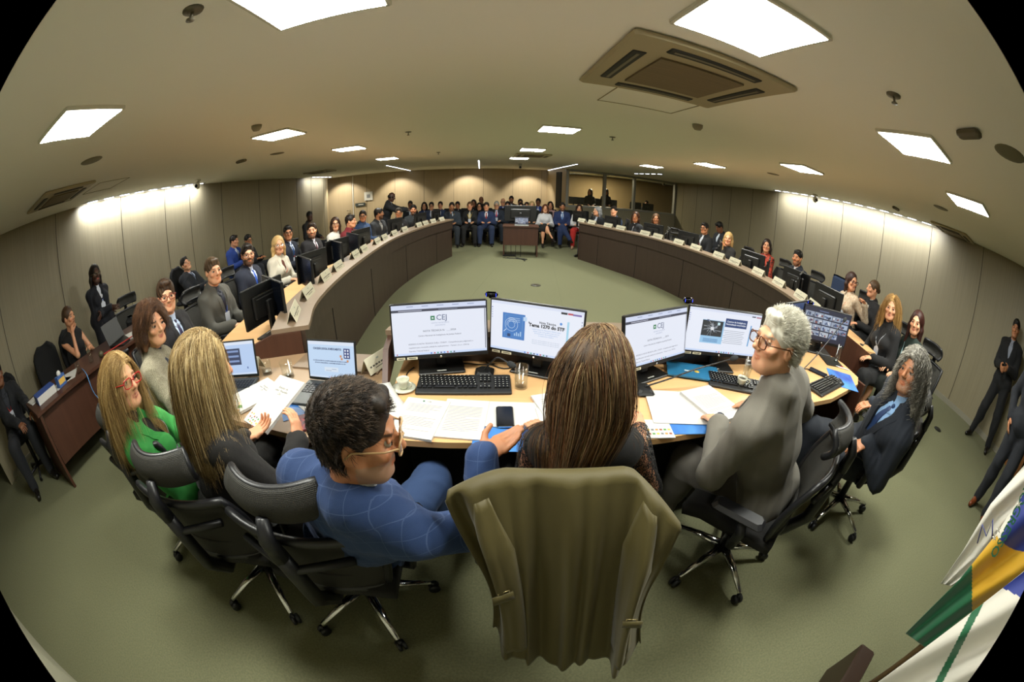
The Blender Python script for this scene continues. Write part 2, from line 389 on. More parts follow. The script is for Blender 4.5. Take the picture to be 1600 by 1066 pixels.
vent(0, 0, .92, 'large ceiling cassette air conditioner beside the bright light at top right', Vector((.865, 1.92, CEIL)))
vent(93, 305, .74, 'cassette air conditioner on the ceiling above the left wall')
vent(832, 242, .74, 'small distant air conditioner near the middle lights')
vent(500, 268, .74, 'distant air conditioner near the left wall corner')
vent(1490, 362, .74, 'cassette air conditioner on the ceiling over the right wall')
def hatch(px, py, lab, ctr=None, s_=.5):
    c = ctr or at(px, py, CEIL); f = MB(); Z = Rz(TH); m1 = mat('hatch_line', '#8d8263', .8)
    for sx, sy, a, bb in ((-1, 0, .006, s_), (1, 0, .006, s_), (0, -1, s_, .006), (0, 1, s_, .006)):
        f.box(Vector((c.x, c.y, CEIL-.002)) + Z @ Vector((sx*s_/2, sy*s_/2, 0)), (a, bb, .004), m1, Z)
    tag(f.build('ceiling_hatch', org=c), lab, 'hatch', 'ceiling access hatches')
hatch(0, 0, 'square access hatch outline beside the large air conditioner', Vector((.93, 2.6, CEIL)), .62)
hatch(165, 290, 'square access hatch outline over the left wall light')
def sprinkler(px, py, lab):
    c = at(px, py, CEIL); t = thing('sprinkler', c, lab, 'sprinkler', 'ceiling sprinklers'); m1 = mat('sprinkler_grey', '#6d6656', .4, .4)
    f = MB(); f.lathe([(.001, 0), (.04, 0), (.038, -.008), (.012, -.012)][::-1], c, m1, 16); f.build('plate', t, org=c)
    f = MB(); f.tube([c, c+Vector((0, 0, -.04))], .007, m1); f.lathe([(.001, -.046), (.017, -.046), (.017, -.04), (.001, -.04)], c, m1, 10); f.build('nozzle', t, org=c)
sprinkler(302, 15, 'sprinkler near the top left corner of the ceiling'); sprinkler(1396, 148, 'sprinkler on the right between the two bright lights')
sprinkler(638, 206, 'small sprinkler left of the middle ceiling light'); sprinkler(957, 214, 'small sprinkler right of the middle ceiling light'); sprinkler(685, 238, 'tiny distant sprinkler over the left arm of the desk')
def detector(px, py, r_, lab, nm='smoke_detector', cat='smoke detector', col='#8a8068', h=.035, grp='round ceiling devices'):
    c = at(px, py, CEIL); f = MB(); f.lathe([(.001, -h), (r_*.6, -h), (r_*.95, -h*.5), (r_, 0), (.001, 0)], c, mat('dev'+col[1:], col, .6), 20)
    tag(f.build(nm, org=c), lab, cat, grp)
detector(401, 196, .05, 'round smoke detector beside the second left ceiling light', col='#8f866e', h=.05)
detector(1090, 195, .05, 'small smoke detector behind the large air conditioner', col='#8f866e', h=.05)
for px, py, lab in ((143, 251, 'round flush loudspeaker on the ceiling below the left light'), (433, 240, 'round flush loudspeaker over the left row'), (1578, 240, 'large round flush loudspeaker at the right edge'), (1208, 272, 'round flush loudspeaker below the right row of lights'), (1470, 325, 'round flush loudspeaker near the right wall')):
    detector(px, py, .11, lab, 'ceiling_speaker', 'speaker', '#6f6a50', .006, 'flush ceiling loudspeakers')
def emerg(px, py, lab, a=0.):
    c = at(px, py, CEIL); f = MB(); f.box(c+Vector((0, 0, -.02)), (.19, .06, .04), mat('emergency_grey', '#5f5742', .6), Rz(a), bev=.012); tag(f.build('emergency_light', org=c), lab, 'emergency light', 'small ceiling boxes')
emerg(377, 250, 'small oblong box on the ceiling left of the loudspeaker'); emerg(1513, 203, 'oblong emergency box high on the right ceiling', 1.2)
emerg(1400, 324, 'small box on the ceiling beside the right wall light')

def camera_dome(px, py, lab):
    c = at(px, py, CEIL); t = thing('conference_camera', c, lab, 'camera', 'ceiling cameras'); f = MB(); f.box(c+Vector((0, 0, -.02)), (.1, .1, .04), M_white, bev=.01); f.build('mount', t, org=c)
    f = MB(); f.box(c+Vector((0, 0, -.1)), (.1, .09, .13), M_white, bev=.03); f.build('body', t, org=c)
    f = MB(); f.ball(c+Vector((.0, -.05, -.11)), .035, M_blackg, 7); f.build('lens', t, org=c)
camera_dome(309, 281, 'white dome camera hanging beside the left wall light'); camera_dome(813, 256, 'small dark camera on the ceiling before the far wall'); camera_dome(1274, 304, 'white camera hanging beside the right wall light'); camera_dome(1037, 284, 'tiny camera above the control room windows')

def slot(p, q, lab, watts, nrm):
    """recessed linear wall washer from p to q; nrm points to the wall"""
    d = (q-p); L = d.length; d.normalize(); a = math.atan2(d.y, d.x); c = (p+q)/2
    t = thing('wall_washer', (c.x, c.y, CEIL-.01), lab, 'light', 'linear wall washer lights'); f = MB()
    f.box((c.x, c.y, CEIL-.004), (L, .07, .008), mat('slot_metal', '#b8bcc0', .3, .6), Rz(a)); f.build('trough', t, org=t.location)
    k = max(3, int(L/.35))
    for i in range(k):
        f = MB(); f.box(p+d*(L*(i+.5)/k)+Vector((0, 0, -.011)), (L/k*.55, .03, .006), mat('slot_lamp', '#e8f0ff', emit=5.), Rz(a)); f.build('tube_lamp', t, org=t.location)
    n_ = max(2, int(L/.55)) if watts else 0
    for i in range(n_):
        o = area_lamp(p+d*(L*(i+.5)/n_)+Vector((0, 0, -.02)), L/n_*.9, .05, watts, (0, 0, 0), (.95, .97, 1), parent=t, spread=150)
        tgt = Vector((nrm[0]*.6, nrm[1]*.6, -1)).normalized(); o.rotation_euler = (-tgt).to_track_quat('Z', 'Y').to_euler()
def P2(x, y): return Vector((x, y, CEIL))
slot(P2(-5.42, 2.4), P2(-5.95, 5.7), 'long strip of lamps washing the left wall', WASH_W, (-1, 0))
slot(P2(-6.55, 11.4), P2(-6.75, 13.3), 'short strip washing the far end of the left wall', WASH_W*.8, (-1, 0))
slot(P2(6.2, 7.9), P2(6.2, 3.0), 'long strip of lamps washing the right wall', WASH_W, (1, 0))
for px0, py0, px1, py1, lab in ((603, 258, 648, 268, 'oblique slot light left of centre before the far wall'), (748, 250, 749, 263, 'straight slot light pointing at the far wall'), (903, 256, 856, 266, 'oblique slot light right of centre before the far wall')):
    p, q = at(px0, py0, CEIL), at(px1, py1, CEIL); slot(p, q, lab, 0, (0, 1))
slot(at(990, 271, CEIL), at(1036, 272, CEIL), 'faint slot light above the control room windows', 0, (0, 1))
for x, y in ((-4.4, 13.75), (-1.75, 14.15), (0.55, 14.5), (-6.6, 13.4)):      # downlights that throw the scallops on the far wall
    c = Vector((x, y, CEIL)); t = thing('downlight', c, 'recessed downlight that throws a scallop on the far wall', 'light', 'far wall downlights')
    f = MB(); f.lathe([(.03, -.002), (.06, -.006), (.06, 0), (.03, 0)], c, M_white, 14); f.build('trim_ring', t, org=c)
    ld = bpy.data.lights.new('spot', 'SPOT'); ld.energy = 120; ld.spot_size = R(100); ld.spot_blend = .5; ld.shadow_soft_size = .04; ld.color = (1, .95, .86)
    o = bpy.data.objects.new('spot', ld); COL.objects.link(o); o.parent = t; o.location = (0, 0, -.02); o.rotation_euler = (R(28), 0, 0)
# ================================================================ THE HORSESHOE DESK
M_top = mat('maple_worktop', '#d8ab78', .42, var=((2, 22, 2), .5, '#c79a66'))
M_led = mat('grey_brown_ledge', '#84705c', .5, var=((6, 6, 6), .4, '#78644f'))
M_pan = mat('dark_wood_panel', '#3d2f26', .48, var=((40, 40, 2), .5, '#33261e'))
M_panr = mat('red_wood_panel', '#4a2c1f', .45, var=((30, 30, 2), .5, '#3e2318'))
M_cloth = mat('black_panel', '#0d0c0c', .9)
DZ, LZ = .74, .92
def V2(*a): return [Vector((x, y, 0)) for x, y in a]
def arm(inner, side, label):
    """side +1: the seats lie to the left of the curve's direction"""
    C_ = catmull(inner, 7); o = C_[len(C_)//2]; t = thing('curved_desk', (o.x, o.y, 0), label, 'desk', 'curved desk arms')
    O = lambda d: offset(C_, side*d)
    b = MB(); b.strip(O(0), O(.27), LZ-.03, LZ, M_led); b.build('ledge', t, org=t.location)
    b = MB(); b.strip(O(.03), O(.06), LZ-.23, LZ-.03, M_pan); b.build('fascia', t, org=t.location)
    b = MB(); b.strip(O(.06), O(.10), .0, LZ-.232, M_pan)
    k = 5
    for i in range(3, len(C_)-3, 7):
        a = O(.058)[i]; b.box(a+Vector((0, 0, .345)), (.006, .006, .69), M_dark, Rz(0))
    b.build('front_panel', t, org=t.location)
    b = MB(); b.strip(O(.24), O(.27), DZ, LZ-.03, M_pan); b.build('riser', t, org=t.location)
    b = MB(); b.strip(O(.20), O(.86), DZ-.03, DZ, M_top); b.build('worktop', t, org=t.location)
    for i in (0, len(C_)-1):
        b = MB(); p, q = O(.06)[i], O(.8)[i]; d = (q-p).normalized(); r_ = O(.27)[i]
        n_ = Vector((-d.y, d.x, 0))*.016
        b.prism([(p-n_)[:2], (r_-n_)[:2], (q-n_)[:2], (q+n_)[:2], (r_+n_)[:2], (p+n_)[:2]], 0, [LZ-.031, LZ-.031, DZ-.031, DZ-.031, LZ-.031, LZ-.031], M_panr)
        b.build('end_panel', t, org=t.location)
    return t, C_
LI = V2((-1.28, 2.02), (-1.52, 2.65), (-1.74, 3.97), (-1.9, 5.9), (-1.76, 7.6), (-1.44, 9.12))
RI = V2((2.72, 2.45), (2.98, 3.2), (3.1, 4.2), (3.0, 5.5), (2.62, 6.9), (2.07, 8.0), (1.5, 9.1))
LArm, LC = arm(LI, 1, 'long curved dark wood desk with a ledge, on the left side of the room')
RArm, RC_ = arm(RI, -1, 'long curved dark wood desk with a ledge, on the right side of the room')

t = thing('front_desk', (0, 1.5, 0), 'light wood front desk where the six nearest people sit', 'desk')
o = t.location
b = MB(); b.prism([(-.56, 1.2), (-.25, 1.205), (.11, 1.23), (.62, 1.23), (.87, 1.26), (1.22, 1.36), (1.55, 1.40), (1.58, 1.95), (-.62, 1.95)], DZ-.03, DZ, M_top); b.build('worktop', t, org=o)
b = MB(); b.prism([(-.72, 1.95), (1.66, 1.95), (1.62, 2.17), (-.7, 2.13)], LZ-.03, LZ, M_led); b.build('ledge', t, org=o)
b = MB(); b.prism([(-.7, 1.95), (1.6, 1.95), (1.6, 1.98), (-.7, 1.98)], DZ, LZ-.03, M_pan); b.build('riser', t, org=o)
b = MB(); b.prism([(-.66, 2.07), (1.6, 2.1), (1.6, 2.13), (-.66, 2.1)], 0, LZ-.03, M_pan); b.build('front_panel', t, org=o)
for pts, zz in (([(-.72, 2.1), (-.56, 1.2)], None), ([(1.62, 2.12), (1.6, 1.42)], None)):
    b = MB(); p, q = Vector((*pts[0], 0)), Vector((*pts[1], 0)); m_ = p.lerp(q, .38); d = (q-p).normalized(); n_ = Vector((-d.y, d.x, 0))*.015
    e = p.lerp(q, .55)
    b.prism([(p-n_)[:2], (m_-n_)[:2], (e-n_)[:2], (e+n_)[:2], (m_+n_)[:2], (p+n_)[:2]], DZ, [LZ-.03, LZ-.03, DZ+.02, DZ+.02, LZ-.03, LZ-.03], M_panr); b.build('divider', t, org=o)
b = MB(); b.prism([(-.55, 1.62), (1.5, 1.7), (1.5, 1.72), (-.55, 1.64)], .02, DZ-.03, M_cloth); b.build('modesty_panel', t, org=o)
for x in (-.6, 1.52): b = MB(); b.box((x, 1.7, .355), (.03, .6, .71), M_pan); b.build('side_panel', t, org=o)
t2 = thing('corner_desk', (-1.2, 1.5, 0), 'corner table with laptops and booklets left of the front desk', 'desk'); o = t2.location
b = MB(); b.prism([(-1.9, 1.3), (-1.46, 1.2), (-.9, 1.15), (-.565, 1.19), (-.72, 1.96), (-1.3, 1.99), (-2.0, 1.8)], DZ-.03, DZ, mat('corner_top', '#a08466', .45)); b.build('worktop', t2, org=o)
b = MB(); b.prism([(-.72, 1.75), (-.72, 1.97), (-1.3, 1.99), (-1.3, 1.77)], DZ, DZ+.012, M_led); b.build('back_strip', t2, org=o)
b = MB(); b.prism([(-.72, 1.88), (-.72, 1.91), (-1.3, 1.93), (-1.3, 1.9)], 0, DZ-.03, M_pan); b.build('front_panel', t2, org=o)
t3 = thing('corner_desk', (2.2, 1.8, 0), 'light wood corner desk with two monitors, right of the man in grey', 'desk'); o = t3.location
b = MB(); b.prism([(1.64, 1.42), (2.0, 1.45), (2.5, 1.6), (2.62, 1.7), (2.66, 1.95), (2.55, 2.45), (1.64, 2.15)], DZ-.03, DZ, M_top); b.build('worktop', t3, org=o)
b = MB(); b.prism([(1.64, 1.96), (2.62, 2.3), (2.6, 2.5), (1.64, 2.17)], LZ-.03, LZ, M_led); b.build('ledge', t3, org=o)
b = MB(); b.prism([(1.64, 2.1), (2.6, 2.44), (2.6, 2.47), (1.64, 2.13)], 0, LZ-.03, M_pan); b.build('front_panel', t3, org=o)
b = MB(); b.prism([(2.64, 1.62), (2.67, 1.62), (2.67, 2.3), (2.64, 2.3)], 0, DZ-.03, M_panr); b.build('side_panel', t3, org=o)

# ---------------------------------------------------------------- screens
def E_(h, k=1.): return mat('screen_'+h[1:]+('_%g' % k), h, emit=k*.62)
M_scr = E_('#e8efff', 1.0); M_scr2 = E_('#d5e4ff', .9)
def scr_doc(b, o, ex, ey, W, H):
    R_ = lambda x, y, w_, h, c, off=.0006: b.rect(o, ex, ey, x*W, y*H, w_*W, h*H, E_(c), off)
    R_(0, 0, 1, 1, '#e8edfb', .0002); R_(0, .455, 1, .09, '#d3dcf5'); R_(0, .385, 1, .05, '#2c3048'); R_(-.3, .385, .25, .012, '#c8cce0', .0009); R_(.1, .385, .2, .012, '#8088a0', .0009)
    for k in range(5): R_(-.3+.16*k, .465, .07, .014, '#8c98bc', .0009)
    X = Vector(ex).normalized(); Y = Vector(ey).normalized(); P = lambda x, y: Vector(o)+X*x*W+Y*y*H
    R_(-.065, .22, .045, .085, '#1c7a50'); R_(-.065, .22, .018, .03, '#e8f5ee', .0009)
    b.text('CEJ', P(.03, .22), ex, ey, H*.15, E_('#6c7796'), off=.001, bold=.0004)
    for y, s, h in ((.12, 'CENTRO DE ESTUDOS', .035), (.075, 'JUDICIARIOS', .035)): b.text(s, P(.01, y), ex, ey, H*h, E_('#98a4c4'), off=.001)
    b.text('NOTA TÉCNICA N.  ___/2024', P(0, -.03), ex, ey, H*.05, E_('#20243a'), off=.001)
    b.text('Centro Nacional de Inteligência da Justiça Federal', P(0, -.12), ex, ey, H*.042, E_('#282c44'), off=.001)
    for k, s in enumerate(('ADENDO À NOTA TÉCNICA CLIPJ n. 27/2019 – Competência para julgamento e', 'requisitos para concessão judicial de medicamentos – Temas n. 6 e n. 1234 do', 'Supremo Tribunal Federal')):
        b.text(s, P(-.34, -.28-.07*k), ex, ey, H*.038, E_('#282c44'), 'LEFT', .001, maxw=W*.72)
    R_(0, -.478, 1, .044, '#cfe0ff', .0008)
    for k in range(8): R_(-.1+.035*k, -.478, .016, .026, ('#3a78d0', '#d05040', '#40a070', '#404860')[k % 4], .0012)
    R_(-.47, -.478, .012, .026, '#d06030', .0012); R_(.487, -.02, .008, .85, '#404660', .0009)
def scr_tema(b, o, ex, ey, W, H):
    R_ = lambda x, y, w_, h, c, off=.0006: b.rect(o, ex, ey, x*W, y*H, w_*W, h*H, E_(c), off)
    X = Vector(ex).normalized(); Y = Vector(ey).normalized(); P = lambda x, y: Vector(o)+X*x*W+Y*y*H
    R_(0, 0, 1, 1, '#edf2ff', .0002); R_(0, .47, 1, .05, '#dfe6fa')
    for k in range(5): R_(-.487, .36-.05*k, .012, .02, '#5068b8' if k == 0 else '#a8b4dc', .0009)
    R_(.295, .425, .065, .04, '#20222c'); R_(.36, .425, .055, .035, '#c05060'); R_(.43, .42, .09, .035, '#8070b0')
    for k in range(4): R_(.485, .3-.06*k, .01, .025, '#98a0c0', .0009)
    R_(-.24, .02, .25, .52, '#3f7cc4'); R_(-.24, .02, .2, .44, '#6f9fd8', .0008); R_(-.24, .02, .192, .43, '#3f7cc4', .001)
    for k in range(3): R_(-.235, .19-.035*k, .13, .008, '#c4dcf4', .0012)
    c = P(-.265, .05)
    for r_, a0, a1 in ((.075, 0, 360), (.055, 20, 200), (.04, 0, 360)):
        n = 22; pts = [c+(X*math.cos(R(a0+(a1-a0)*i/n))+Y*math.sin(R(a0+(a1-a0)*i/n)))*r_*W*.95+X.cross(Y)*.0013 for i in range(n+1)]
        b.tube(pts, .0009, E_('#cfe4fa'), 4)
    b.tube([c+(-X-Y)*.055*W+X.cross(Y)*.0013, c+(-X*1-Y)*.085*W+X.cross(Y)*.0013], .0016, E_('#cfe4fa'), 4)
    for k, h in enumerate((.05, .08, .06, .1)): R_(-.225+.022*k, -.17+h/2, .014, h, '#a8c8ec', .0012)
    R_(-.29, -.17, .035, .06, '#1c3868', .0014); R_(-.115, .2, .04, .08, '#c0daf6', .0014); R_(-.07, .155, .01, .02, '#182850', .0014)
    b.text('Nota Técnica', P(.13, .175), ex, ey, H*.06, E_('#20242c'), off=.001, bold=.0004)
    b.text('Tema 1270 do STF', P(.12, .105), ex, ey, H*.092, E_('#14161c'), off=.001, bold=.0011)
    b.lathe([(.001, 0), (.014*W, 0), (.014*W, .0006), (.001, .0006)], P(.27, .21)+X.cross(Y)*.0004, E_('#5a94dc'), 14, Matrix((X, Y, X.cross(Y))).transposed())
    for k, s in enumerate(('Legitimidade do Ministério Público para', 'ajuizar ação civil pública que vise ao', 'fornecimento de medicamentos', 'e tratamento médico')): b.text(s, P(.12, .03-.04*k), ex, ey, H*.036, E_('#8cb4e4'), off=.001)
    for k in range(3): b.text('Recurso extraordinário em que se discute', P(.12, -.19-.035*k), ex, ey, H*.032, E_('#a4b4cc'), off=.001)
    R_(.345, -.03, .022, .6, '#a8d8f0', .0009); R_(0, -.478, 1, .044, '#cfe0ff', .0008)
    for k in range(8): R_(-.1+.035*k, -.478, .016, .026, ('#3a78d0', '#d05040', '#40a070', '#404860')[k % 4], .0012)
def scr_centros(b, o, ex, ey, W, H):
    R_ = lambda x, y, w_, h, c, off=.0006: b.rect(o, ex, ey, x*W, y*H, w_*W, h*H, E_(c), off)
    X = Vector(ex).normalized(); Y = Vector(ey).normalized(); P = lambda x, y: Vector(o)+X*x*W+Y*y*H
    R_(0, 0, 1, 1, '#edf2ff', .0002); R_(0, .465, 1, .05, '#dfe6fa'); R_(.385, .44, .055, .03, '#303444'); R_(.46, .435, .07, .03, '#b06878')
    for k in range(4): R_(-.487, .36-.05*k, .012, .02, '#7080c8', .0009)
    R_(-.16, -.02, .3, .54, '#9cccf0'); R_(-.17, .06, .28, .36, '#202830', .001)
    rg = random.Random(4)
    for k in range(46):
        a = rg.random()*6.28; r0 = rg.random()*.05; r1 = r0+.03+rg.random()*.09
        p = P(-.17, .06); n_ = X.cross(Y)*.0013
        q0 = p+(X*math.cos(a)+Y*math.sin(a))*r0*W+n_; q1 = p+(X*max(-1, min(1, math.cos(a+.3)))+Y*math.sin(a+.3)*.9)*r1*W*.95+n_
        b.tube([q0, q1], .0007, E_(('#e8eef4', '#aab4c0', '#707c88')[k % 3]), 3)
    R_(-.17, .06, .045, .07, '#f0f4f8', .0016); R_(-.24, .24, .03, .04, '#1c3868', .0014); R_(-.09, .18, .035, .06, '#c8ecf4', .0014)
    for k in range(3): R_(-.17, -.19-.03*k, .2, .012, '#3c70a8', .001)
    R_(.15, .23, .31, .2, '#1f3f78'); b.text('Centros de Inteligência:', P(.15, .26), ex, ey, H*.052, E_('#f0f4ff'), off=.001, bold=.0003, maxw=W*.27)
    b.text('Racionalização da Jurisdição', P(.15, .2), ex, ey, H*.052, E_('#f0f4ff'), off=.001, bold=.0003, maxw=W*.28)
    for k in range(8): R_(.14+(k % 2)*.004, .05-.042*k, .3-.02*(k % 3), .01, '#98a0ac', .001)
    R_(.37, -.02, .018, .5, '#6ca8dc', .0009); R_(0, -.478, 1, .044, '#cfe0ff', .0008)
    for k in range(8): R_(-.05+.035*k, -.478, .016, .026, ('#3a78d0', '#d05040', '#40a070', '#404860')[k % 4], .0012)
def scr_video(b, o, ex, ey, W, H):
    R_ = lambda x, y, w_, h, c, off=.0006: b.rect(o, ex, ey, x*W, y*H, w_*W, h*H, E_(c, .8), off)
    R_(0, 0, 1, 1, '#141c3c', .0002); rg = random.Random(8); R_(-.1, .42, .2, .02, '#8090c0')
    for j in range(4):
        n = 5 if j < 3 else 3
        for i in range(n):
            x = (-.38+.19*i) if n == 5 else (-.2+.2*i); y = .28-.19*j
            R_(x, y, .18, .15, ('#b8c8e0', '#a8b4c8', '#c8d0dc', '#98a8c8')[rg.randrange(4)], .0005)
            for k in range(7): R_(x-.07+.14*rg.random(), y-.045+.06*rg.random(), .02+.02*rg.random(), .03+.04*rg.random(), ('#26304c', '#5c6c90', '#8c4c48', '#2c4c80', '#e8ecf4')[rg.randrange(5)], .0008+.0001*k)
def scr_dark(b, o, ex, ey, W, H): b.rect(o, ex, ey, 0, 0, W, H, E_('#5070b0', .35), .0003)
def scr_jud(b, o, ex, ey, W, H):
    R_ = lambda x, y, w_, h, c, off=.0006: b.rect(o, ex, ey, x*W, y*H, w_*W, h*H, E_(c), off)
    X = Vector(ex).normalized(); Y = Vector(ey).normalized(); P = lambda x, y: Vector(o)+X*x*W+Y*y*H
    R_(0, 0, 1, 1, '#c4dcf8', .0002); R_(0, .455, 1, .09, '#dfe8f8'); R_(0, -.475, 1, .05, '#d4e4fa')
    b.text('CONCESSÃO JUDICIAL DE MEDICAMENTOS', P(-.07, .3), ex, ey, H*.075, E_('#18285c'), off=.001, bold=.0006, maxw=W*.62)
    R_(.35, .2, .13, .27, '#1c2f74', .001)
    for i in range(3):
        for j in range(2): R_(.32+.055*j, .28-.08*i, .03, .05, '#e8eefc', .0014)
    for x, y in ((.22, .12), (.24, .05), (.36, 0)): R_(x, y, .04, .06, '#d09060', .001)
    for k, s in enumerate(('AS AÇÕES DE SAÚDE SÃO DE RESPONSABILIDADE SOLIDÁRIA DA UNIÃO', 'ESTADOS E MUNICÍPIOS, CONFORME DECISÃO DO STF')): b.text(s, P(-.02, -.03-.06*k), ex, ey, H*.04, E_('#18285c'), off=.001, bold=.0003, maxw=W*.75)
    R_(.0, -.26, .3, .12, '#dce8f6', .001); R_(.06, -.25, .1, .012, '#8898b8', .0014); R_(-.06, -.29, .12, .012, '#8898b8', .0014)
    for k in range(8): R_(-.06+.035*k, -.475, .016, .03, ('#3a78d0', '#d05040', '#40a070', '#404860')[k % 4], .0012)
def scr_sheet(b, o, ex, ey, W, H):
    R_ = lambda x, y, w_, h, c, off=.0006: b.rect(o, ex, ey, x*W, y*H, w_*W, h*H, E_(c), off)
    R_(0, 0, 1, 1, '#b8d0f4', .0002); R_(0, .455, 1, .09, '#dfe8f8'); R_(-.05, .05, .42, .5, '#203058', .0006)
    for k in range(3):
        for j in range(2): R_(-.05+(j-.5)*.02, .2-.15*k+.03*j, .36-.04*j, .03, '#8098c8', .001)
    R_(0, -.475, 1, .05, '#d4e4fa'); R_(.3, -.3, .03, .06, '#6078b0')

def monitor(x, y, yaw, label, scr=None, W=.5, H=.295, tilt=0., zc=None, group=None, z0=DZ, baseback=.09):
    """computer monitor; the screen looks along -Y before the yaw"""
    t = thing('monitor', (x, y, z0), label, 'monitor', group, yaw); zc = (zc or .975)-z0; L = {'local': True}
    T = Rx(-tilt); c = Vector((0, 0, zc)); f = lambda v: c + T @ Vector(v)
    b = MB(); b.box(f((0, .012, 0)), (W, .024, H), M_black, T, bev=.005); b.box(f((0, .035, -.01)), (W*.62, .03, H*.6), M_black, T, bev=.01)
    b.rect(f((0, .0515, H*.17)), T @ Vector((-1, 0, 0)), T @ Vector((0, 0, 1)), 0, 0, W*.5, .008, mat('vent_line', '#3a3a3a', .4), .0005)
    b.rect(f((0, .0515, 0)), T @ Vector((-1, 0, 0)), T @ Vector((0, 0, 1)), 0, 0, .03, .012, mat('badge', '#8a8a8a', .3, .5), .001); b.build('bezel', t, local=True)
    b = MB(); so = f((0, -.0005, .008)); ex = T @ Vector((1, 0, 0)); ey = T @ Vector((0, 0, 1)); W2, H2 = W-.016, H-.034
    if scr: scr(b, so, ex, ey, W2, H2)
    else: b.rect(so, ex, ey, 0, 0, W2, H2, mat('screen_off', '#0c1018', .15), .0003)
    b.build('screen', t, local=True)
    if scr and scr is not scr_dark:
        for k, (sx, ww) in enumerate(((-W/2+.04, .045), (-W/2+.1, .055))):
            b = MB(); b.rect(f((sx, -.0005, -H/2+.009)), ex, ey, 0, 0, ww, .013, mat('label_sticker', '#cfc8ac', .6), .0008); b.rect(f((sx, -.0005, -H/2+.009)), ex, ey, 0, 0, ww*.7, .004, M_black, .0011); b.build('sticker', t, local=True)
        b = MB(); b.lathe([(.001, 0), (.006, 0), (.006, .0008), (.001, .0008)], f((0, -.001, -H/2+.009)), M_chrome, 12, Rx(math.pi/2)); b.build('maker_badge', t, local=True)
    b = MB(); b.box((0, .07, zc/2+.02), (.06, .03, zc), M_black, bev=.006); b.build('stand', t, local=True)
    b = MB(); b.box((0, baseback-.02, .008), (.25, .19, .014), M_black, bev=.004)
    b.box((0, baseback-.09, .0158), (.05, .008, .001), mat('badge_light', '#b0b0a8', .5)); b.build('base', t, local=True)
    return t
MON = [(-.37, 1.80, R(13), 'left monitor of the front desk showing a document headed CEJ', scr_doc, R(9)), (.115, 1.80, R(-21), 'front desk monitor showing the slide Tema 1270 do STF', scr_tema, R(3)),
       (.76, 1.76, R(27), 'front desk monitor with the CEJ document, partly behind the glasses of the woman in lace', scr_doc, R(9)), (1.235, 1.86, R(-11), 'front desk monitor with a picture of neurons, left of the man in grey', scr_centros, R(2))]
for x, y, a, lab, s, ti in MON: monitor(x, y+.0, a, lab, s, tilt=ti, zc=.985)
p = at(1290, 512, .97); monitor(p.x, p.y, R(-24), 'monitor showing a grid of small video pictures on the right corner desk', scr_video)
p = at(1243, 500, .97); monitor(p.x+.02, p.y, R(22), 'monitor mostly hidden behind the head of the grey suited man', scr_dark)

def webcam(px, py, z, yaw, lab, pos=None):
    p = pos or at(px, py, z); t = thing('webcam', p, lab, 'webcam', 'webcams on monitors', yaw); b = MB()
    b.box((0, 0, 0), (.07, .025, .026), M_blackg, bev=.01); b.build('body', t, local=True)
    b = MB(); b.lathe([(.001, 0), (.01, 0), (.009, .003), (.001, .003)], (0, -.0125, 0), M_blackg, 14, Rx(math.pi/2)); b.build('lens', t, local=True)
    for s in (-1, 1): b = MB(); b.box((s*.026, -.013, 0), (.002, .002, .018), mat('blue_led', '#3a50ff', emit=1.5)); b.build('indicator_light', t, local=True)
    b = MB(); b.box((0, .012, -.016), (.03, .03, .014), M_black, bev=.003); b.build('clip', t, local=True)
webcam(768, 460, 1.135, R(-6), 'black webcam on top between the two left front monitors'); webcam(1075, 469, 1.135, R(6), 'black webcam on top between the two right front monitors'); q_ = at(1290, 512, .97)+Rz(R(-24)) @ Vector((-.2, .012, 0)); q_.z = 1.135; WC = webcam(0, 0, 0, R(-24), 'small webcam over the right corner monitors', q_)

# ---------------------------------------------------------------- arm stations: monitors and name plates
rg = random.Random(3)
def card(p, yaw, lab, grp, w_=.3):
    t = tag(None_ := MBcard(p, yaw, w_), lab, 'name plate', grp)
M_card = mat('card_white', '#d2ccb4', .7); M_ink = mat('ink_grey', '#4c4a44', .8)
def MBcard(p, yaw, w_):
    b = MB(); h, d = .085, .07
    for s in (-1, 1):
        T = Rx(s*math.atan2(d/2, h)); c = Vector((0, s*d/4, h/2)); L = math.hypot(h, d/2)
        b.box(c, (w_, .0025, L), M_card, Rx(s*math.atan2(d/2, h)))
        ex = Vector((-s, 0, 0)); ey = T @ Vector((0, 0, 1))
        if s < 0: ex = Vector((1, 0, 0))
        else: ex = Vector((-1, 0, 0))
        q = c+Vector((0, s*.0016, .0002))
        for k in range(7): b.rect(q, ex, ey, -w_*.36+k*w_*.12, -.008, w_*.1*(.7+.3*((k*7) % 3)/2), .009, M_ink, .0004)
        b.rect(q, ex, ey, 0, -.024, w_*.4, .004, M_ink, .0004); b.rect(q, ex, ey, 0, .022, w_*.1, .008, mat('plate_logo', '#9aa39a', .8), .0004)
    o = b.build('name_plate', loc=p); o.rotation_euler = (0, 0, yaw); return o
ORD = ['nearest', 'second', 'third', 'fourth', 'fifth', 'sixth', 'seventh', 'eighth', 'ninth', 'tenth', 'eleventh', 'twelfth', 'thirteenth', 'fourteenth']
def near_curve(C_, p):
    i = min(range(len(C_)), key=lambda k: (C_[k].xy-p.xy).length); t_ = (C_[min(i+1, len(C_)-1)]-C_[max(i-1, 0)]).normalized(); return i, t_
PL = [(463, 484), (480, 454), (494, 431), (510, 416), (532, 398), (552, 389), (569, 377), (584, 371), (604, 364), (623, 358), (644, 351), (660, 348), (682, 345), (697, 342)]
PR = [(1274, 477), (1251, 461), (1215, 440), (1185, 424), (1149, 408), (1122, 398), (1090, 386), (1066, 378), (1035, 369), (1015, 364), (982, 356), (962, 352), (933, 347), (916, 344)]
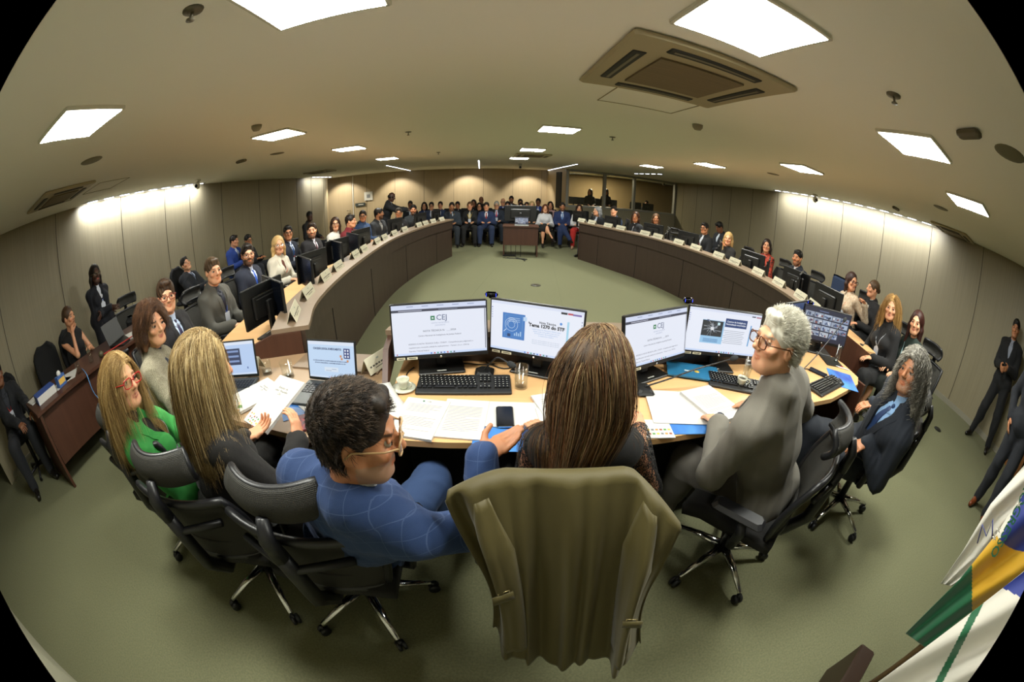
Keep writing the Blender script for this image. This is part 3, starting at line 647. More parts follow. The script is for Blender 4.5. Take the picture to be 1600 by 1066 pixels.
for side, PP, C_, nm in ((1, PL, LC, 'left'), (-1, PR, RC_, 'right')):
    In = offset(C_, side*.13); cum = []
    for i, (px, py) in enumerate(PP):
        q = at(px, py, .965); k, tn = near_curve(In, q)
        # keep the card on the ledge, at the same bearing from the room's middle
        p = In[k] + tn*((q-In[k]).xy.dot(tn.xy)); p.z = LZ
        yaw = math.atan2(tn.y, tn.x) + (math.pi if side > 0 else 0) + math.pi/1
        card(p, yaw, '%s folded white name plate on the %s arm of the desk, counted from the camera' % (ORD[i], nm) if i < 13 else 'farthest folded white name plate on the %s arm of the desk' % nm, 'name plates on the %s desk arm' % nm, .27 if i else .3)
def station(C_, side, px, py, v, lab, grp, z=.97, off=None):
    q = at(px, py, z); k, tn = near_curve(offset(C_, side*.42), q); P_ = offset(C_, side*(.42 if off is None else off)); p = P_[k]+tn*((q-P_[k]).xy.dot(tn.xy))
    out = Vector((-tn.y, tn.x, 0))*side          # towards the seat
    yaw = math.atan2(out.y, out.x)+math.pi/2 + v
    monitor(p.x, p.y, yaw, lab, None, group=grp, zc=1.0)
ml = [(408, 478, R(-24), 0), (452, 422, R(-20), 0), (500, 397, R(-18), 0), (542, 377, R(-15), 0), (585, 357, R(-10), 0), (620, 346, R(-6), 0), (667, 340, 0, 0)]
for i, (px, py, v, _) in enumerate(ml): station(LC, 1, px, py, v, '%s black monitor seen from behind on the left arm of the desk' % ORD[i], 'monitors on the left desk arm')
ml2 = [(432, 470, R(38)), (478, 430, R(38)), (520, 400, R(38)), (560, 384, R(38))]
for i, (px, py, v) in enumerate(ml2): station(LC, 1, px, py, v, '%s slanted black monitor seen edge on, paired with one on the left desk arm' % ORD[i], 'slanted monitors on the left arm', off=.36)
mr = [(1327, 482, R(14)), (1250, 445, R(14)), (1175, 412, R(12)), (1116, 381, R(10)), (1055, 365, R(8)), (1005, 352, R(6)), (952, 342, R(4))]
for i, (px, py, v) in enumerate(mr): station(RC_, -1, px, py, v, '%s black monitor seen from behind on the right arm of the desk' % ORD[i], 'monitors on the right desk arm')
mr2 = [(1287, 455, R(-40)), (1213, 425, R(-40)), (1142, 395, R(-38)), (1085, 372, R(-38)), (1030, 357, R(-36)), (978, 346, R(-36))]
for i, (px, py, v) in enumerate(mr2): station(RC_, -1, px, py, v, '%s slanted black monitor seen edge on, paired with one on the right desk arm' % ORD[i], 'slanted monitors on the right arm')

# ---------------------------------------------------------------- podium table in the middle of the floor
t = thing('podium_table', (.15, 9.3, 0), 'small dark wood table with a monitor in the open middle of the floor', 'table'); o = t.location
b = MB(); b.box((.15, 9.45, .735), (.86, .6, .03), M_panr); b.build('tabletop', t, org=o)
b = MB(); b.box((.15, 9.2, .5), (.8, .02, .44), M_panr); b.build('front_panel', t, org=o)
for x in (-.25, .55): b = MB(); b.box((x, 9.45, .36), (.03, .5, .72), M_panr); b.build('leg', t, org=o)
monitor(.14, 9.6, math.pi, 'wide black monitor seen from behind on the small table', None, W=.78, H=.4, zc=1.03, z0=.75)
t = thing('laptop', (.17, 9.3, .75), 'open laptop showing a video grid on the small table in the middle', 'laptop'); b = MB(); b.box((0, 0, .01), (.34, .22, .016), M_alu); b.build('base', t, local=True)
b = MB(); b.box((0, .11, .11), (.34, .012, .2), M_black, Rx(R(-10))); b.build('lid', t, local=True)
b = MB(); scr_video(b, Vector((0, .1025, .11)), Vector((1, 0, 0)), Rx(R(-10)) @ Vector((0, 0, 1)), .32, .18); b.build('screen', t, local=True)
b = MB(); rg = random.Random(7)
for k in range(4):
    P0 = Vector((-.2+.12*k, 9.2, .012)); b.tube(catmull([P0+Vector((0, .2, .25)), P0, P0+Vector((.1*rg.uniform(-1, 1), -.25, 0)), Vector((.15+.05*k, 8.85, .008)), Vector((.25, 8.6+.04*k, .008))], 5), .007, M_black, 5)
b.box((-.12, 9.25, .02), (.3, .12, .04), M_black, bev=.01); tag(b.build('power_cables'), 'tangled black power cables on the carpet below the small table', 'cable')
b = MB(); p = at(837, 446, 0); b.lathe([(.001, 0), (.09, 0), (.085, .008), (.001, .008)], p, mat('floor_outlet', '#3c3a30', .5), 18); b.box(p+Vector((0, 0, .009)), (.06, .05, .003), M_chrome); tag(b.build('floor_socket', org=p), 'round floor socket in the middle of the carpet', 'socket')
b = MB(); p = at(1465, 671, 0); b.lathe([(.001, 0), (.07, 0), (.065, .008), (.001, .008)], p, M_black, 18); tag(b.build('floor_socket', org=p), 'small dark floor socket on the carpet at the right', 'socket')

# ---------------------------------------------------------------- things on the front desk
M_paper = mat('paper', '#c6c4c0', .8); M_txt = mat('print', '#76746f', .8); M_txtd = mat('print_dark', '#3c3c40', .8)
def paper(x, y, z, yaw, lab, w_=.21, h=.297, th=.002, lines=0, head=None, cat='paper', nm='paper_sheet', grp=None, m=None, curl=0., extra=None):
    G = [[Vector((w_*(i/8-.5), h*(j/8-.5), curl*max(0, (j/8-.5))**2*4 + curl*.3*math.sin(i*.6))) for j in range(9)] for i in range(9)]
    b = MB()
    if curl: b.sheet(G, m or M_paper, th)
    else: b.box((0, 0, th/2), (w_, h, th), m or M_paper)
    up = th+.0006
    if not curl:
        X, Y = (1, 0, 0), (0, 1, 0); rg = random.Random(int(x*100+y*77))
        lines = int(lines*.72)
        for k in range(lines):
            ww = w_*.76*(1 if rg.random() > .25 else rg.uniform(.3, .8)); yy = h*.33-k*h*.7/max(lines, 1)
            if rg.random() < .12: continue
            b.rect((0, 0, up), X, Y, -w_*.38+ww/2, yy, ww, .0019, M_txt, .0001)
        if head: b.text(head, (.01, h*.43, up), X, Y, .013, M_txtd, off=.0003); b.rect((0, 0, up), X, Y, -.018, h*.43, .01, .01, mat('logo_green', '#1c6a48', .7), .0002)
        if extra: extra(b, up)
    o = b.build(nm, loc=(x, y, z)); o.rotation_euler = (0, 0, yaw); return tag(o, lab, cat, grp)
paper(-.40, 1.36, DZ+.001, R(-7), 'open booklet page with printed lines in front of the man in blue', lines=26, head='CEJ', th=.012, nm='open_booklet', cat='booklet')
paper(-.205, 1.375, DZ+.001, R(-3), 'second stack of printed pages beside the open booklet', lines=24, th=.008, w_=.2)
paper(-.59, 1.44, DZ+.014, R(38), 'lifted page of the booklet leaning behind the man in blue', lines=0, th=.0016, curl=.03, w_=.19)
M_blue = mat('blue_folder', '#2f62ac', .45, var=((9, 3, 9), .7, '#4f8fd0'))
paper(.0, 1.24, DZ+.001, 0, 'blue glossy folder flap hanging over the desk edge', w_=.3, h=.16, m=M_blue, cat='folder', nm='folder')
paper(-.005, 1.42, DZ+.004, R(-1), 'blank white sheet over the blue folder', w_=.3, h=.2, th=.002)
paper(.24, 1.46, DZ+.002, R(18), 'printed page headed CEJ left of the woman in lace', lines=18, head='CEJ', th=.012)
paper(.2, 1.34, DZ+.0, R(8), 'stack of bound pages under the page headed CEJ', lines=0, th=.01, w_=.14, h=.27)
b = MB(); b.box((0, 0, .005), (.075, .155, .009), M_blackg, bev=.004); b.box((0, -.08, .005), (.06, .004, .007), M_chrome)
o = b.build('smartphone', loc=at(789, 652, DZ+.008)); o.rotation_euler = (0, 0, R(3)); tag(o, 'black smartphone lying on the white sheet by the blue folder', 'phone')
paper(.80, 1.47, DZ+.006, R(-8), 'large blank white sheet right of the woman in lace', w_=.28, h=.3, th=.003)
paper(1.02, 1.47, DZ+.002, R(17), 'thick stack of printed pages under the hand of the man in grey', lines=26, th=.022, w_=.22, h=.31, nm='page_stack')
paper(.82, 1.33, DZ+.001, R(-4), 'blue folder showing under the white sheet', w_=.26, h=.17, m=M_blue, cat='folder', nm='folder')
def pics(b, up):
    rg = random.Random(2)
    for k in range(14): b.rect((0, 0, up), (1, 0, 0), (0, 1, 0), -.06+.02*(k % 7), -.04+.03*(k//7), .013, .012, mat('pic%d' % (k % 5), ('#c8823c', '#8a4a36', '#4f8a48', '#d8b048', '#6a6c70')[k % 5], .7), .0002)
paper(.64, 1.30, DZ+.001, R(-3), 'booklet corner with small coloured drawings beside the woman in lace', w_=.15, h=.14, th=.004, extra=pics, nm='booklet', cat='booklet')
M_fold2 = mat('teal_folder', '#1f5a7c', .4, var=((9, 3, 9), .7, '#2c74a0'))
def crest(b, up): b.lathe([(.001, 0), (.016, 0), (.016, .0006), (.001, .0006)], (-.02, .01, up), mat('crest_gold', '#c0a040', .4), 14); b.rect((0, 0, up), (1, 0, 0), (0, 1, 0), .035, .015, .05, .012, mat('crest_white', '#c8d4d8', .6), .0004)
paper(1.06, 1.83, DZ+.012, R(-18)+math.pi, 'teal folder with a round gold crest behind the keyboard', w_=.33, h=.19, th=.008, m=M_fold2, cat='folder', nm='folder', extra=crest)
b = MB()
def keyboard(cx, cy, yaw, lab, w_=.455, d=.17, z=DZ):
    t = thing('keyboard', (cx, cy, z), lab, 'keyboard', 'black keyboards', yaw); b = MB(); b.box((0, 0, .011), (w_, d, .02), mat('keyboard_black', '#1b1b1a', .5), Rx(R(3)), bev=.005); b.build('case', t, local=True)
    b = MB(); mk = mat('key_cap', '#0e0e0e', .4); ml_ = mat('key_mark', '#b8b8b0', .6)
    s_ = w_/.455; T = Rx(R(3))
    def key(x, y, ww=.0165, mark=True):
        b.box(T @ Vector((x*s_, y, .0245)), ((ww)*s_, .0155, .008), mk, T, taper=.82)
        if mark: b.box(T @ Vector(((x-ww*.15)*s_, y+.002, .0288)), (.004, .005, .0004), ml_, T)
    for r_ in range(6):
        y = .062-.0195*r_ - (.004 if r_ else 0)
        if r_ == 5:
            for x, ww in ((-.21, .022), (-.185, .022), (-.16, .022), (-.09, .11), (-.015, .022), (.01, .022), (.035, .022), (.055, .018)): key(x, y, ww, False)
        else:
            for k in range(14 if r_ else 13): key(-.212+.0196*k+(.004*r_ if r_ < 5 and r_ else 0), y)
        for k in range(3):
            if r_ in (0, 1, 2) or (r_ == 4 and k == 1) or r_ == 5: key(.085+.0195*k, y)
        for k in range(4):
            if r_: key(.155+.0185*k, y)
    b.build('keys', t, local=True); return t
keyboard(-.235, 1.66, R(4), 'black full size keyboard with white markings in front of the two left monitors', .47)
keyboard(1.33, 1.66, R(-24), 'black keyboard left of the coffee cup in front of the man in grey', .44)
keyboard(2.08, 1.60, R(18), 'slim black keyboard at the front of the right corner desk', .42, .14)
def cup(px, py, lab, coffee=False):
    p = at(px, py, DZ+.01); t = thing('cup_and_saucer', (p.x, p.y, DZ), lab, 'cup', 'white espresso cups'); m1 = mat('porcelain', '#c4c4b2', .2); b = MB()
    b.lathe([(.001, .002), (.03, .002), (.06, .011), (.062, .013), (.03, .006), (.001, .006)], (0, 0, 0), m1, 28); b.build('saucer', t, local=True)
    b = MB(); b.lathe([(.001, .008), (.018, .008), (.024, .02), (.031, .05), (.033, .062), (.031, .062), (.028, .048), (.02, .02), (.001, .016)], (0, 0, 0), m1, 28)
    b.build('cup', t, local=True); b = MB(); b.tube([(.005+.027*1.0, -.012, .052), (.048, -.02, .05), (.046, -.018, .03), (.026, -.01, .022)], .0035, m1, 8); b.build('handle', t, local=True)
    if coffee: b = MB(); b.lathe([(.001, .048), (.0275, .048), (.0275, .05), (.001, .05)], (0, 0, 0), mat('coffee', '#2a1408', .1), 20); b.build('coffee', t, local=True)
cup(631, 606, 'empty white cup and saucer left of the big keyboard'); cup(1157, 602, 'white cup of black coffee on a saucer in front of the man in grey', True)
def glass(px, py, lab, fill=.6, h=.115, r_=.034, z=DZ, slim=False):
    p = at(px, py, z+.005); t = thing('drinking_glass', (p.x, p.y, z), lab, 'glass', 'drinking glasses'); b = MB()
    b.lathe([(.001, 0), (r_*.9, 0), (r_, h), (r_-.0022, h), (r_*.88-.002, .009), (.001, .009)], (0, 0, 0), M_glass, 28); b.build('tumbler', t, local=True)
    if fill: b = MB(); b.lathe([(.001, .010), (r_*.88-.003, .010), (r_*(.88+.1*fill)-.0026, h*fill), (.001, h*fill)], (0, 0, 0), M_water, 24); b.build('water', t, local=True)
glass(814, 604, 'glass of water beside the big keyboard', .8, .12, .036); glass(1164, 592, 'tall glass of water behind the coffee cup', .8, .14, .03); glass(1306, 566, 'tall slim glass on the right corner desk beside the video monitor', .45, .15, .027)
glass(418, 583, 'upturned glass by the name plate behind the raised booklet', .3, .09, .036); glass(451, 588, 'nearly empty tumbler left of the open laptop', .15, .1, .04)
def mic(base_px, tip_px, zt, lab, mid=.12, g=None):
    p = at(*base_px, DZ+.01); q = at(*tip_px, zt); t = thing('desk_microphone', (p.x, p.y, DZ), lab, 'microphone', 'gooseneck microphones'); o = t.location; b = MB(); b.box((p.x, p.y, DZ+.016), (.1, .12, .03), M_black, bev=.012, taper=.8); b.build('base', t, org=o)
    m_ = p.lerp(q, .55)+Vector((0, 0, mid)); b = MB(); P = catmull([p+Vector((0, 0, .02)), p.lerp(m_, .5)+Vector((0, 0, mid*.35)), m_, q], 6); b.tube(P, .0045, mat('mic_neck', '#3c3c3c', .3, .6), 7); b.build('gooseneck', t, org=o)
    b = MB(); d = (P[-1]-P[-2]).normalized(); b.ball(q, (.016, .016, .026), mat('mic_foam', '#26282a', .9), 8, d.to_track_quat('Z', 'Y').to_matrix()); b.build('windscreen', t, org=o)
mic((757, 583), (799, 570), .86, 'gooseneck microphone with a grey tip in front of the Tema 1270 monitor', .06)
mic((1005, 610), (1147, 560), .95, 'long gooseneck microphone reaching towards the man in grey', .02)
mic((1250, 585), (1320, 500), 1.12, 'tall thin microphone standing before the video grid monitor', .0)
def lap(px, py, yaw, lab, scr, w_=.34, sk=True, tilt=12):
    p = at(px, py, DZ+.012); t = thing('laptop', (p.x, p.y, DZ), lab, 'laptop', None, yaw); b = MB(); g = mat('laptop_grey', '#3a3c3c', .4, .3); b.box((0, -.12, .01), (w_, .24, .018), g, bev=.004)
    b.build('base', t, local=True); b = MB()
    for r_ in range(5):
        for k in range(13): b.box((-.15*w_/.34+k*.0242*w_/.34, -.045-.02*r_, .0205), (.02*w_/.34, .016, .003), M_black)
    b.build('keys', t, local=True)
    b = MB(); T = Rx(R(-tilt)); c = T @ Vector((0, 0, .115))+Vector((0, .004, .015)); b.box(c, (w_, .008, .22), M_black, T, bev=.003); b.build('lid', t, local=True)
    b = MB(); scr(b, c+T @ Vector((0, -.0045, .004)), (1, 0, 0), T @ Vector((0, 0, 1)), w_-.02, .195); b.build('screen', t, local=True)
lap(520, 598, R(-3), 'open laptop showing a slide about judicial supply of medicines', scr_jud, .31)
lap(372, 592, R(14), 'open laptop with a dark table on screen, half hidden by blond hair', scr_sheet, .32)
def table_booklet(x, y, z, yaw, lab, tilt=None):
    t = thing('booklet', (x, y, z), lab, 'booklet', 'white spiral booklets', yaw)
    if tilt: t.rotation_euler = tilt
    b = MB(); b.box((0, 0, 0), (.21, .297, .014), M_paper); b.build('pages', t, local=True)
    b = MB(); b.box((0, 0, .0078), (.212, .299, .0012), mat('booklet_cover', '#cac8c2', .5)); X, Y = (1, 0, 0), (0, 1, 0); up = (0, 0, .0086)
    for k, s in enumerate(('Estudo de', 'caso: Reunião', 'CIn')): b.text(s, (.0, .085-.018*k, .0086), X, Y, .019, M_txtd, off=.0003)
    b.text('Tema: 1234', (-.07, .135, .0086), X, Y, .006, M_txt, off=.0003); b.text('CIn/JF', (.075, .135, .0086), X, Y, .007, M_txtd, off=.0003)
    rg = random.Random(5)
    for k in range(26):
        b.rect(up, X, Y, -.085+.0066*k, -.1-.02*(k % 3)+.008*rg.random()-.006*(k*.2), .011, .009, mat('pic%d' % (k % 5), '#888888'), .0002+.00004*(k % 3))
    b.lathe([(.001, 0), (.016, 0), (.016, .0004), (.001, .0004)], (.055, -.128, .0087), mat('pic2', '#4f8a48'), 12)
    b.build('cover', t, local=True)
    b = MB()
    for k in range(24): b.tube([(-.105+.003*math.cos(a), -.14+.0122*k, .009*math.sin(a)) for a in [i*math.pi/3 for i in range(7)]], .0012, M_white, 4, cap=False)
    b.build('spiral_binding', t, local=True); return t
pb = at(428, 630, .86); bk = table_booklet(pb.x, pb.y, .86, 0, 'white booklet held up by the blond woman in black', (R(20), R(-4), R(-22)))
table_booklet(-1.36, 1.42, DZ+.012, R(-28), 'second white booklet lying under the raised one')
paper(-1.02, 1.36, DZ+.001, R(-52), 'blue printed leaflet under the raised booklet', w_=.15, h=.2, m=M_blue, cat='leaflet', nm='leaflet')
paper(-.98, 1.46, DZ+.003, R(-35), 'white sheet showing under the raised booklet', w_=.16, h=.2)
paper(-.88, 1.27, DZ+.003, R(-60), 'red and black patterned notebook under the raised booklet', w_=.13, h=.19, th=.012, m=mat('red_notebook', '#8e2028', .5, var=((60, 60, 60), .9, '#252830')), cat='notebook', nm='notebook')
card(Vector((at(393, 573, DZ+.02).x, at(393, 573, .76).y, DZ+.013)), R(-8), 'low name plate behind the glasses on the corner table', 'name plates on the corner table', .2)
card(Vector((at(600, 575, DZ+.02).x-.05, at(600, 575, .76).y+.02, DZ+.013)), R(70), 'name plate seen from its end, right of the open laptop', 'name plates on the corner table', .2)
# right corner desk
paper(2.36, 1.68, DZ+.001, R(-34), 'blue patterned leaflet under the computer mouse', w_=.24, h=.3, m=mat('violet_leaflet', '#2b3f9c', .45, var=((7, 4, 7), .9, '#4f8fd8')), cat='leaflet', nm='leaflet')
p = at(1310, 600, DZ); t = thing('computer_mouse', (p.x, p.y, DZ+.003), 'black computer mouse on the blue leaflet', 'mouse', None, R(-30)); b = MB(); b.ball((0, 0, .014), (.031, .05, .019), M_black, 9); b.build('body', t, local=True); b = MB(); b.ball((0, .02, .03), (.004, .009, .006), mat('wheel_grey', '#5a5a5a', .5), 6); b.build('scroll_wheel', t, local=True)
b = MB(); b.box((0, 0, .005), (.08, .16, .01), M_blackg, bev=.004); o = b.build('smartphone', loc=at(1278, 583, DZ+.001)); o.rotation_euler = (0, 0, R(34)); tag(o, 'black phone at the foot of the thin microphone', 'phone')
b = MB(); b.box((0, 0, .003), (.18, .2, .006), M_black); b.box((.07, -.09, .0065), (.02, .02, .001), mat('red_tag', '#b01818', .5)); o = b.build('mouse_pad', loc=Vector((2.52, 1.98, DZ+.002))); o.rotation_euler = (0, 0, R(-20)); tag(o, 'dark folder with a red corner at the end of the right corner desk', 'folder')
def pen(px, py, z, yaw, c, lab, r_=.0045, L=.14):
    b = MB(); p = at(px, py, z); b.lathe([(.001, -L/2), (r_*.4, -L/2), (r_, -L/2+.012), (r_, L/2), (.001, L/2)], (0, 0, 0), mat('pen'+c[1:], c, .35), 8, Rx(math.pi/2)); o = b.build('pen', loc=p); o.rotation_euler = (0, 0, yaw); tag(o, lab, 'pen')
pen(1316, 575, DZ+.006, R(55), '#d8dce8', 'white pen on the right corner desk beyond the mouse')
pen(560, 590, DZ+.03, R(60), '#202020', 'black pen lying by the laptop on the corner table')
p = at(1165, 610, DZ); b = MB(); b.box((0, 0, .004), (.1, .03, .008), M_black); b.box((-.01, 0, .0085), (.04, .022, .001), mat('red_tag', '#b01818', .5)); o = b.build('badge_wallet', loc=(p.x, p.y, DZ)); o.rotation_euler = (0, 0, R(-10)); tag(o, 'small black wallet with a red label below the coffee saucer', 'wallet')
rg = random.Random(12)
for i, (a, c, lab) in enumerate((((-.5, 1.86), (-.1, 1.9), 'loose black cable behind the left front monitor'), ((-.5, 1.84), (-.52, 1.66), 'black cable curling down by the cup'), ((-.1, 1.9), (.2, 1.86), 'black cables behind the microphone'), ((.2, 1.8), (.3, 1.65), 'black cable beside the glass of water'), ((.9, 1.85), (1.2, 1.93), 'black cables behind the teal folder'), ((1.9, 1.95), (2.25, 1.75), 'thin mouse cable on the right corner desk'))):
    A, B_ = Vector((*a, DZ+.006)), Vector((*c, DZ+.006)); P = [A.lerp(B_, k/5)+Vector((rg.uniform(-.05, .05), rg.uniform(-.04, .04), .0)) for k in range(6)]
    b = MB(); b.tube(catmull(P, 6), .0035, M_black, 6); tag(b.build('cable'), lab, 'cable', 'loose cables on the desk')

# ---------------------------------------------------------------- left side table by the wall
t = thing('side_table', (-4.05, 1.6, 0), 'dark red wood table by the left wall with laptop and papers', 'table'); o = t.location
b = MB(); b.box((-4.06, 1.6, .735), (.7, 2.12, .03), M_panr); b.build('tabletop', t, org=o)
b = MB(); b.box((-3.78, 1.6, .46), (.02, 1.98, .5), M_panr); b.build('front_panel', t, org=o)
for y in (.58, 2.62): b = MB(); b.box((-4.05, y, .36), (.66, .03, .72), M_panr); b.build('side_panel', t, org=o)
def lpaper(px, py, yaw, lab, z=.752, **k): p = at(px, py, z); return paper(p.x, p.y, .751, yaw, lab, **k)
lpaper(95, 600, R(20), 'white sheet lying on the left side table', w_=.2, h=.28); lpaper(108, 588, R(60), 'folded white papers further along the left side table')
lpaper(60, 620, R(5), 'white open file at the near end of the left side table', w_=.22, h=.3, th=.01, lines=10)
p = at(46, 634, .77); b = MB(); b.box((0, 0, .035), (.2, .27, .07), M_paper); b.box((0, -.137, .035), (.2, .004, .072), mat('blue_cover', '#2c4a90', .5)); b.box((0, 0, .072), (.202, .272, .004), mat('blue_cover', '#2c4a90', .5)); o = b.build('book_stack', loc=(-3.98, .78, .75)); tag(o, 'thick blue bound volume on the near end of the left side table', 'book')
b = MB(); b.box((0, 0, .05), (.07, .12, .1), mat('tissue_blue', '#3a5c98', .6)); b.box((.036, 0, .05), (.002, .1, .05), mat('tissue_yellow', '#d0a850', .6)); b.ball((0, 0, .115), (.03, .03, .03), M_paper, 5); o = b.build('tissue_box', loc=(-3.92, 1.02, .75)); o.rotation_euler = (0, 0, R(15)); tag(o, 'small blue and yellow tissue box on the left side table', 'box')
t = thing('laptop', (-4.02, 1.98, .75), 'dark laptop seen from behind on the left side table', 'laptop', None, R(-90+200)); b = MB(); b.box((0, -.12, .01), (.34, .24, .018), M_black); b.build('base', t, local=True)
b = MB(); T = Rx(R(-20)); c = T @ Vector((0, 0, .12))+Vector((0, .005, .015)); b.box(c, (.34, .008, .23), M_black, T, bev=.003); b.lathe([(.012, 0), (.016, 0), (.016, .001), (.012, .001)], c+T @ Vector((0, .005, 0)), mat('badge_light', '#b0b0a8'), 16, T @ Rx(-math.pi/2)); b.build('lid', t, local=True)
b = MB(); b.box((0, 0, .012), (.24, .3, .024), M_paper); o = b.build('notebook', loc=(-3.86, 2.22, .75)); o.rotation_euler = (0, 0, R(-15)); tag(o, 'pale notebook beside the dark laptop on the left side table', 'notebook')
b = MB(); P = catmull([Vector((-3.9, 1.65, .757)), Vector((-3.8, 1.9, .77)), Vector((-3.74, 2.15, .79)), Vector((-3.8, 2.5, .8))], 6); b.tube(P, .006, mat('red_cable', '#b02018', .5), 6); tag(b.build('red_cable'), 'red cable looping past the dark laptop', 'cable')
b = MB(); P = catmull([Vector((-3.95, 1.35, .757)), Vector((-3.7, 1.3, .74)), Vector((-3.69, 1.33, .5)), Vector((-3.7, 1.6, .2)), Vector((-3.6, 1.7, .01))], 6); b.tube(P, .005, mat('blue_cable', '#5a90c8', .5), 6); tag(b.build('blue_cable'), 'pale blue cable hanging down the front of the left side table', 'cable')
for i, (x, y, lab) in enumerate(((-3.93, 1.5, 'clear glass on the left side table'), (-3.88, 1.28, 'small clear bottle on the left side table'))):
    tt = thing('drinking_glass', (x, y, .75), lab, 'glass'); b = MB(); b.lathe([(.001, 0), (.03, 0), (.033, .11), (.031, .11), (.028, .008), (.001, .008)], (0, 0, 0), M_glass, 16); b.build('tumbler', tt, local=True)
b = MB(); b.ball((-3.85, 1.62, .785), .034, mat('gold_dark', '#4c4630', .4), 7); tag(b.build('round_ornament'), 'small round dark object on the left side table', 'ornament')

# ---------------------------------------------------------------- flags at the lower right
def vert(px, py, dist):
    dx, dy = px-800, py-533; r = math.hypot(dx, dy); th = 2*math.asin(min(r/(2*FPX), .999)); a, b_, c = math.sin(th)*dx/r, -math.sin(th)*dy/r, math.cos(th)
    x = a*math.cos(ROLL)-b_*math.sin(ROLL); y = a*math.sin(ROLL)+b_*math.cos(ROLL); up = y*math.cos(PITCH)-c*math.sin(PITCH); fw = y*math.sin(PITCH)+c*math.cos(PITCH)
    n_ = math.hypot(x, fw); return Vector((x/n_*dist, fw/n_*dist, CAMZ+up/n_*dist))
def lerp_poly(P, s):
    k = s*(len(P)-1); a = min(int(k), len(P)-2); f_ = k-a; return (P[a][0]*(1-f_)+P[a+1][0]*f_, P[a][1]*(1-f_)+P[a+1][1]*f_)
def cloth(name, Lp, Rp, d0, amp, fold, colour, label, ni=200, nj=120):
    """hanging flag cloth about d0 metres from the room's axis, with folds running down it"""
    P3 = []; PX = []
    for i in range(ni+1):
        a, c = lerp_poly(Lp, i/ni), lerp_poly(Rp, i/ni); r3 = []; rp = []
        for j in range(nj+1):
            t_ = j/nj; px = (a[0]*(1-t_)+c[0]*t_, a[1]*(1-t_)+c[1]*t_); rp.append(px)
            r3.append(vert(px[0], px[1], d0+amp*math.sin(fold*6.283*t_+i*.03)))
        P3.append(r3); PX.append(rp)
    b = MB(); b.sheet(P3, colour(0, 0), .002); k = 0
    for i in range(ni):
        for j in range(nj):
            m_ = colour((PX[i][j][0]+PX[i+1][j+1][0])/2, (PX[i][j][1]+PX[i+1][j+1][1])/2); mi = b._m(m_)
            b.mi[i*nj+j] = mi; b.mi[ni*nj+i*nj+j] = mi
    return b
FW = mat('flag_white', '#d8d4c8', .7, sheen=.3); FG = mat('flag_green', '#14603c', .6, sheen=.3); FY = mat('flag_yellow', '#d0a01c', .6, sheen=.3); FB = mat('flag_blue', '#1c2f84', .6, sheen=.3)
def c1(x, y): return FW
def c2(x, y):
    d = math.hypot(x-1608, y-800)
    if d < 63:
        u = (x-1608)*.55+(y-800)*.28     # the white band across the globe
        return FW if -14 < u+12 < -1 and d < 63 else FB
    if y > 850 and (x-1519)+(y-880)*.1 < 0: return FG
    if x < 1519: return FG
    return FY
def c3(x, y):
    gx = 1536-(y-938)*.52
    if 0 < (x-gx+8) < 12 and y > 935: return FG
    if y < 935 and x > 1568 and y > 870 and (x-1560)*.55 > (y-915): return FB
    return FW
b = cloth('flag', [(1640, 690), (1600, 728), (1548, 788), (1505, 860), (1470, 912)], [(1650, 760), (1620, 800), (1580, 830), (1540, 880), (1487, 916)], 1.5, .02, 2, c1, '')
e0, e1 = vert(1547, 838, 1.46), vert(1580, 800, 1.46)
b.tube([vert(x_, y_, 1.445) for x_, y_ in ((1527, 849), (1535, 820), (1541, 838), (1551, 812), (1550, 842))], .004, FB, 5)
f1 = b.build('flag', org=vert(1520, 870, 1.5)); tag(f1, 'white flag with a blue letter M, behind the green and yellow flag', 'flag')
b = cloth('flag', [(1650, 700), (1595, 775), (1557, 835), (1500, 905), (1415, 990)], [(1690, 800), (1650, 850), (1590, 905), (1512, 960), (1446, 1012)], 1.32, .025, 1.5, c2, '')
pe, pq = vert(1596, 782, 1.27), vert(1567, 840, 1.27); ex_ = (pq-pe).normalized(); nn = Vector((-1, .1, .3)).normalized(); ey_ = nn.cross(ex_)
b.text('PROGRESSO', pe.lerp(pq, .45), ex_, ey_, .045, FG, off=.001, bold=.0008)
for sx, sy in ((1592, 788), (1560, 828), (1554, 840)):
    q = vert(sx, sy, 1.27)
    for k in range(5): b.tube([q, q+(ex_*math.cos(k*1.2566)+ey_*math.sin(k*1.2566))*.013], [.004, .0005], FW, 4)
tag(b.build('flag', org=vert(1500, 900, 1.32)), 'green and yellow flag with a starry blue globe hanging at the lower right', 'flag')
b = cloth('flag', [(1650, 845), (1600, 893), (1512, 962), (1446, 1012), (1372, 1066), (1330, 1100)], [(1720, 950), (1700, 1000), (1650, 1030), (1580, 1070), (1520, 1110), (1470, 1140)], 1.12, .03, 2, c3, '')
tag(b.build('flag', org=vert(1500, 1000, 1.12)), 'white flag with a green stripe nearest the camera at the lower right', 'flag')
for px, py, d, lab in ((1452, 1000, 1.36, 'brown flag pole under the green and yellow flag'), (1585, 1000, 1.18, 'flag pole of the nearest white flag')):
    q = vert(px, py, d); b = MB(); b.tube([(q.x, q.y, .05), (q.x, q.y, 2.1)], .016, mat('pole_wood', '#6a5234', .5), 10); b.lathe([(.001, 0), (.14, 0), (.13, .03), (.04, .06), (.001, .06)], (q.x, q.y, 0), mat('pole_base', '#2c1c12', .4), 20); tag(b.build('flag_pole', org=(q.x, q.y, 0)), lab, 'flag pole')
b = MB(); q = at(1340, 1048, .3); b.box((q.x, q.y, .15), (.3, .12, .3), mat('pole_base', '#2c1c12'), Rz(.5), bev=.01); tag(b.build('flag_stand', org=(q.x, q.y, 0)), 'dark brown wooden stand at the bottom edge beside the flags', 'stand')
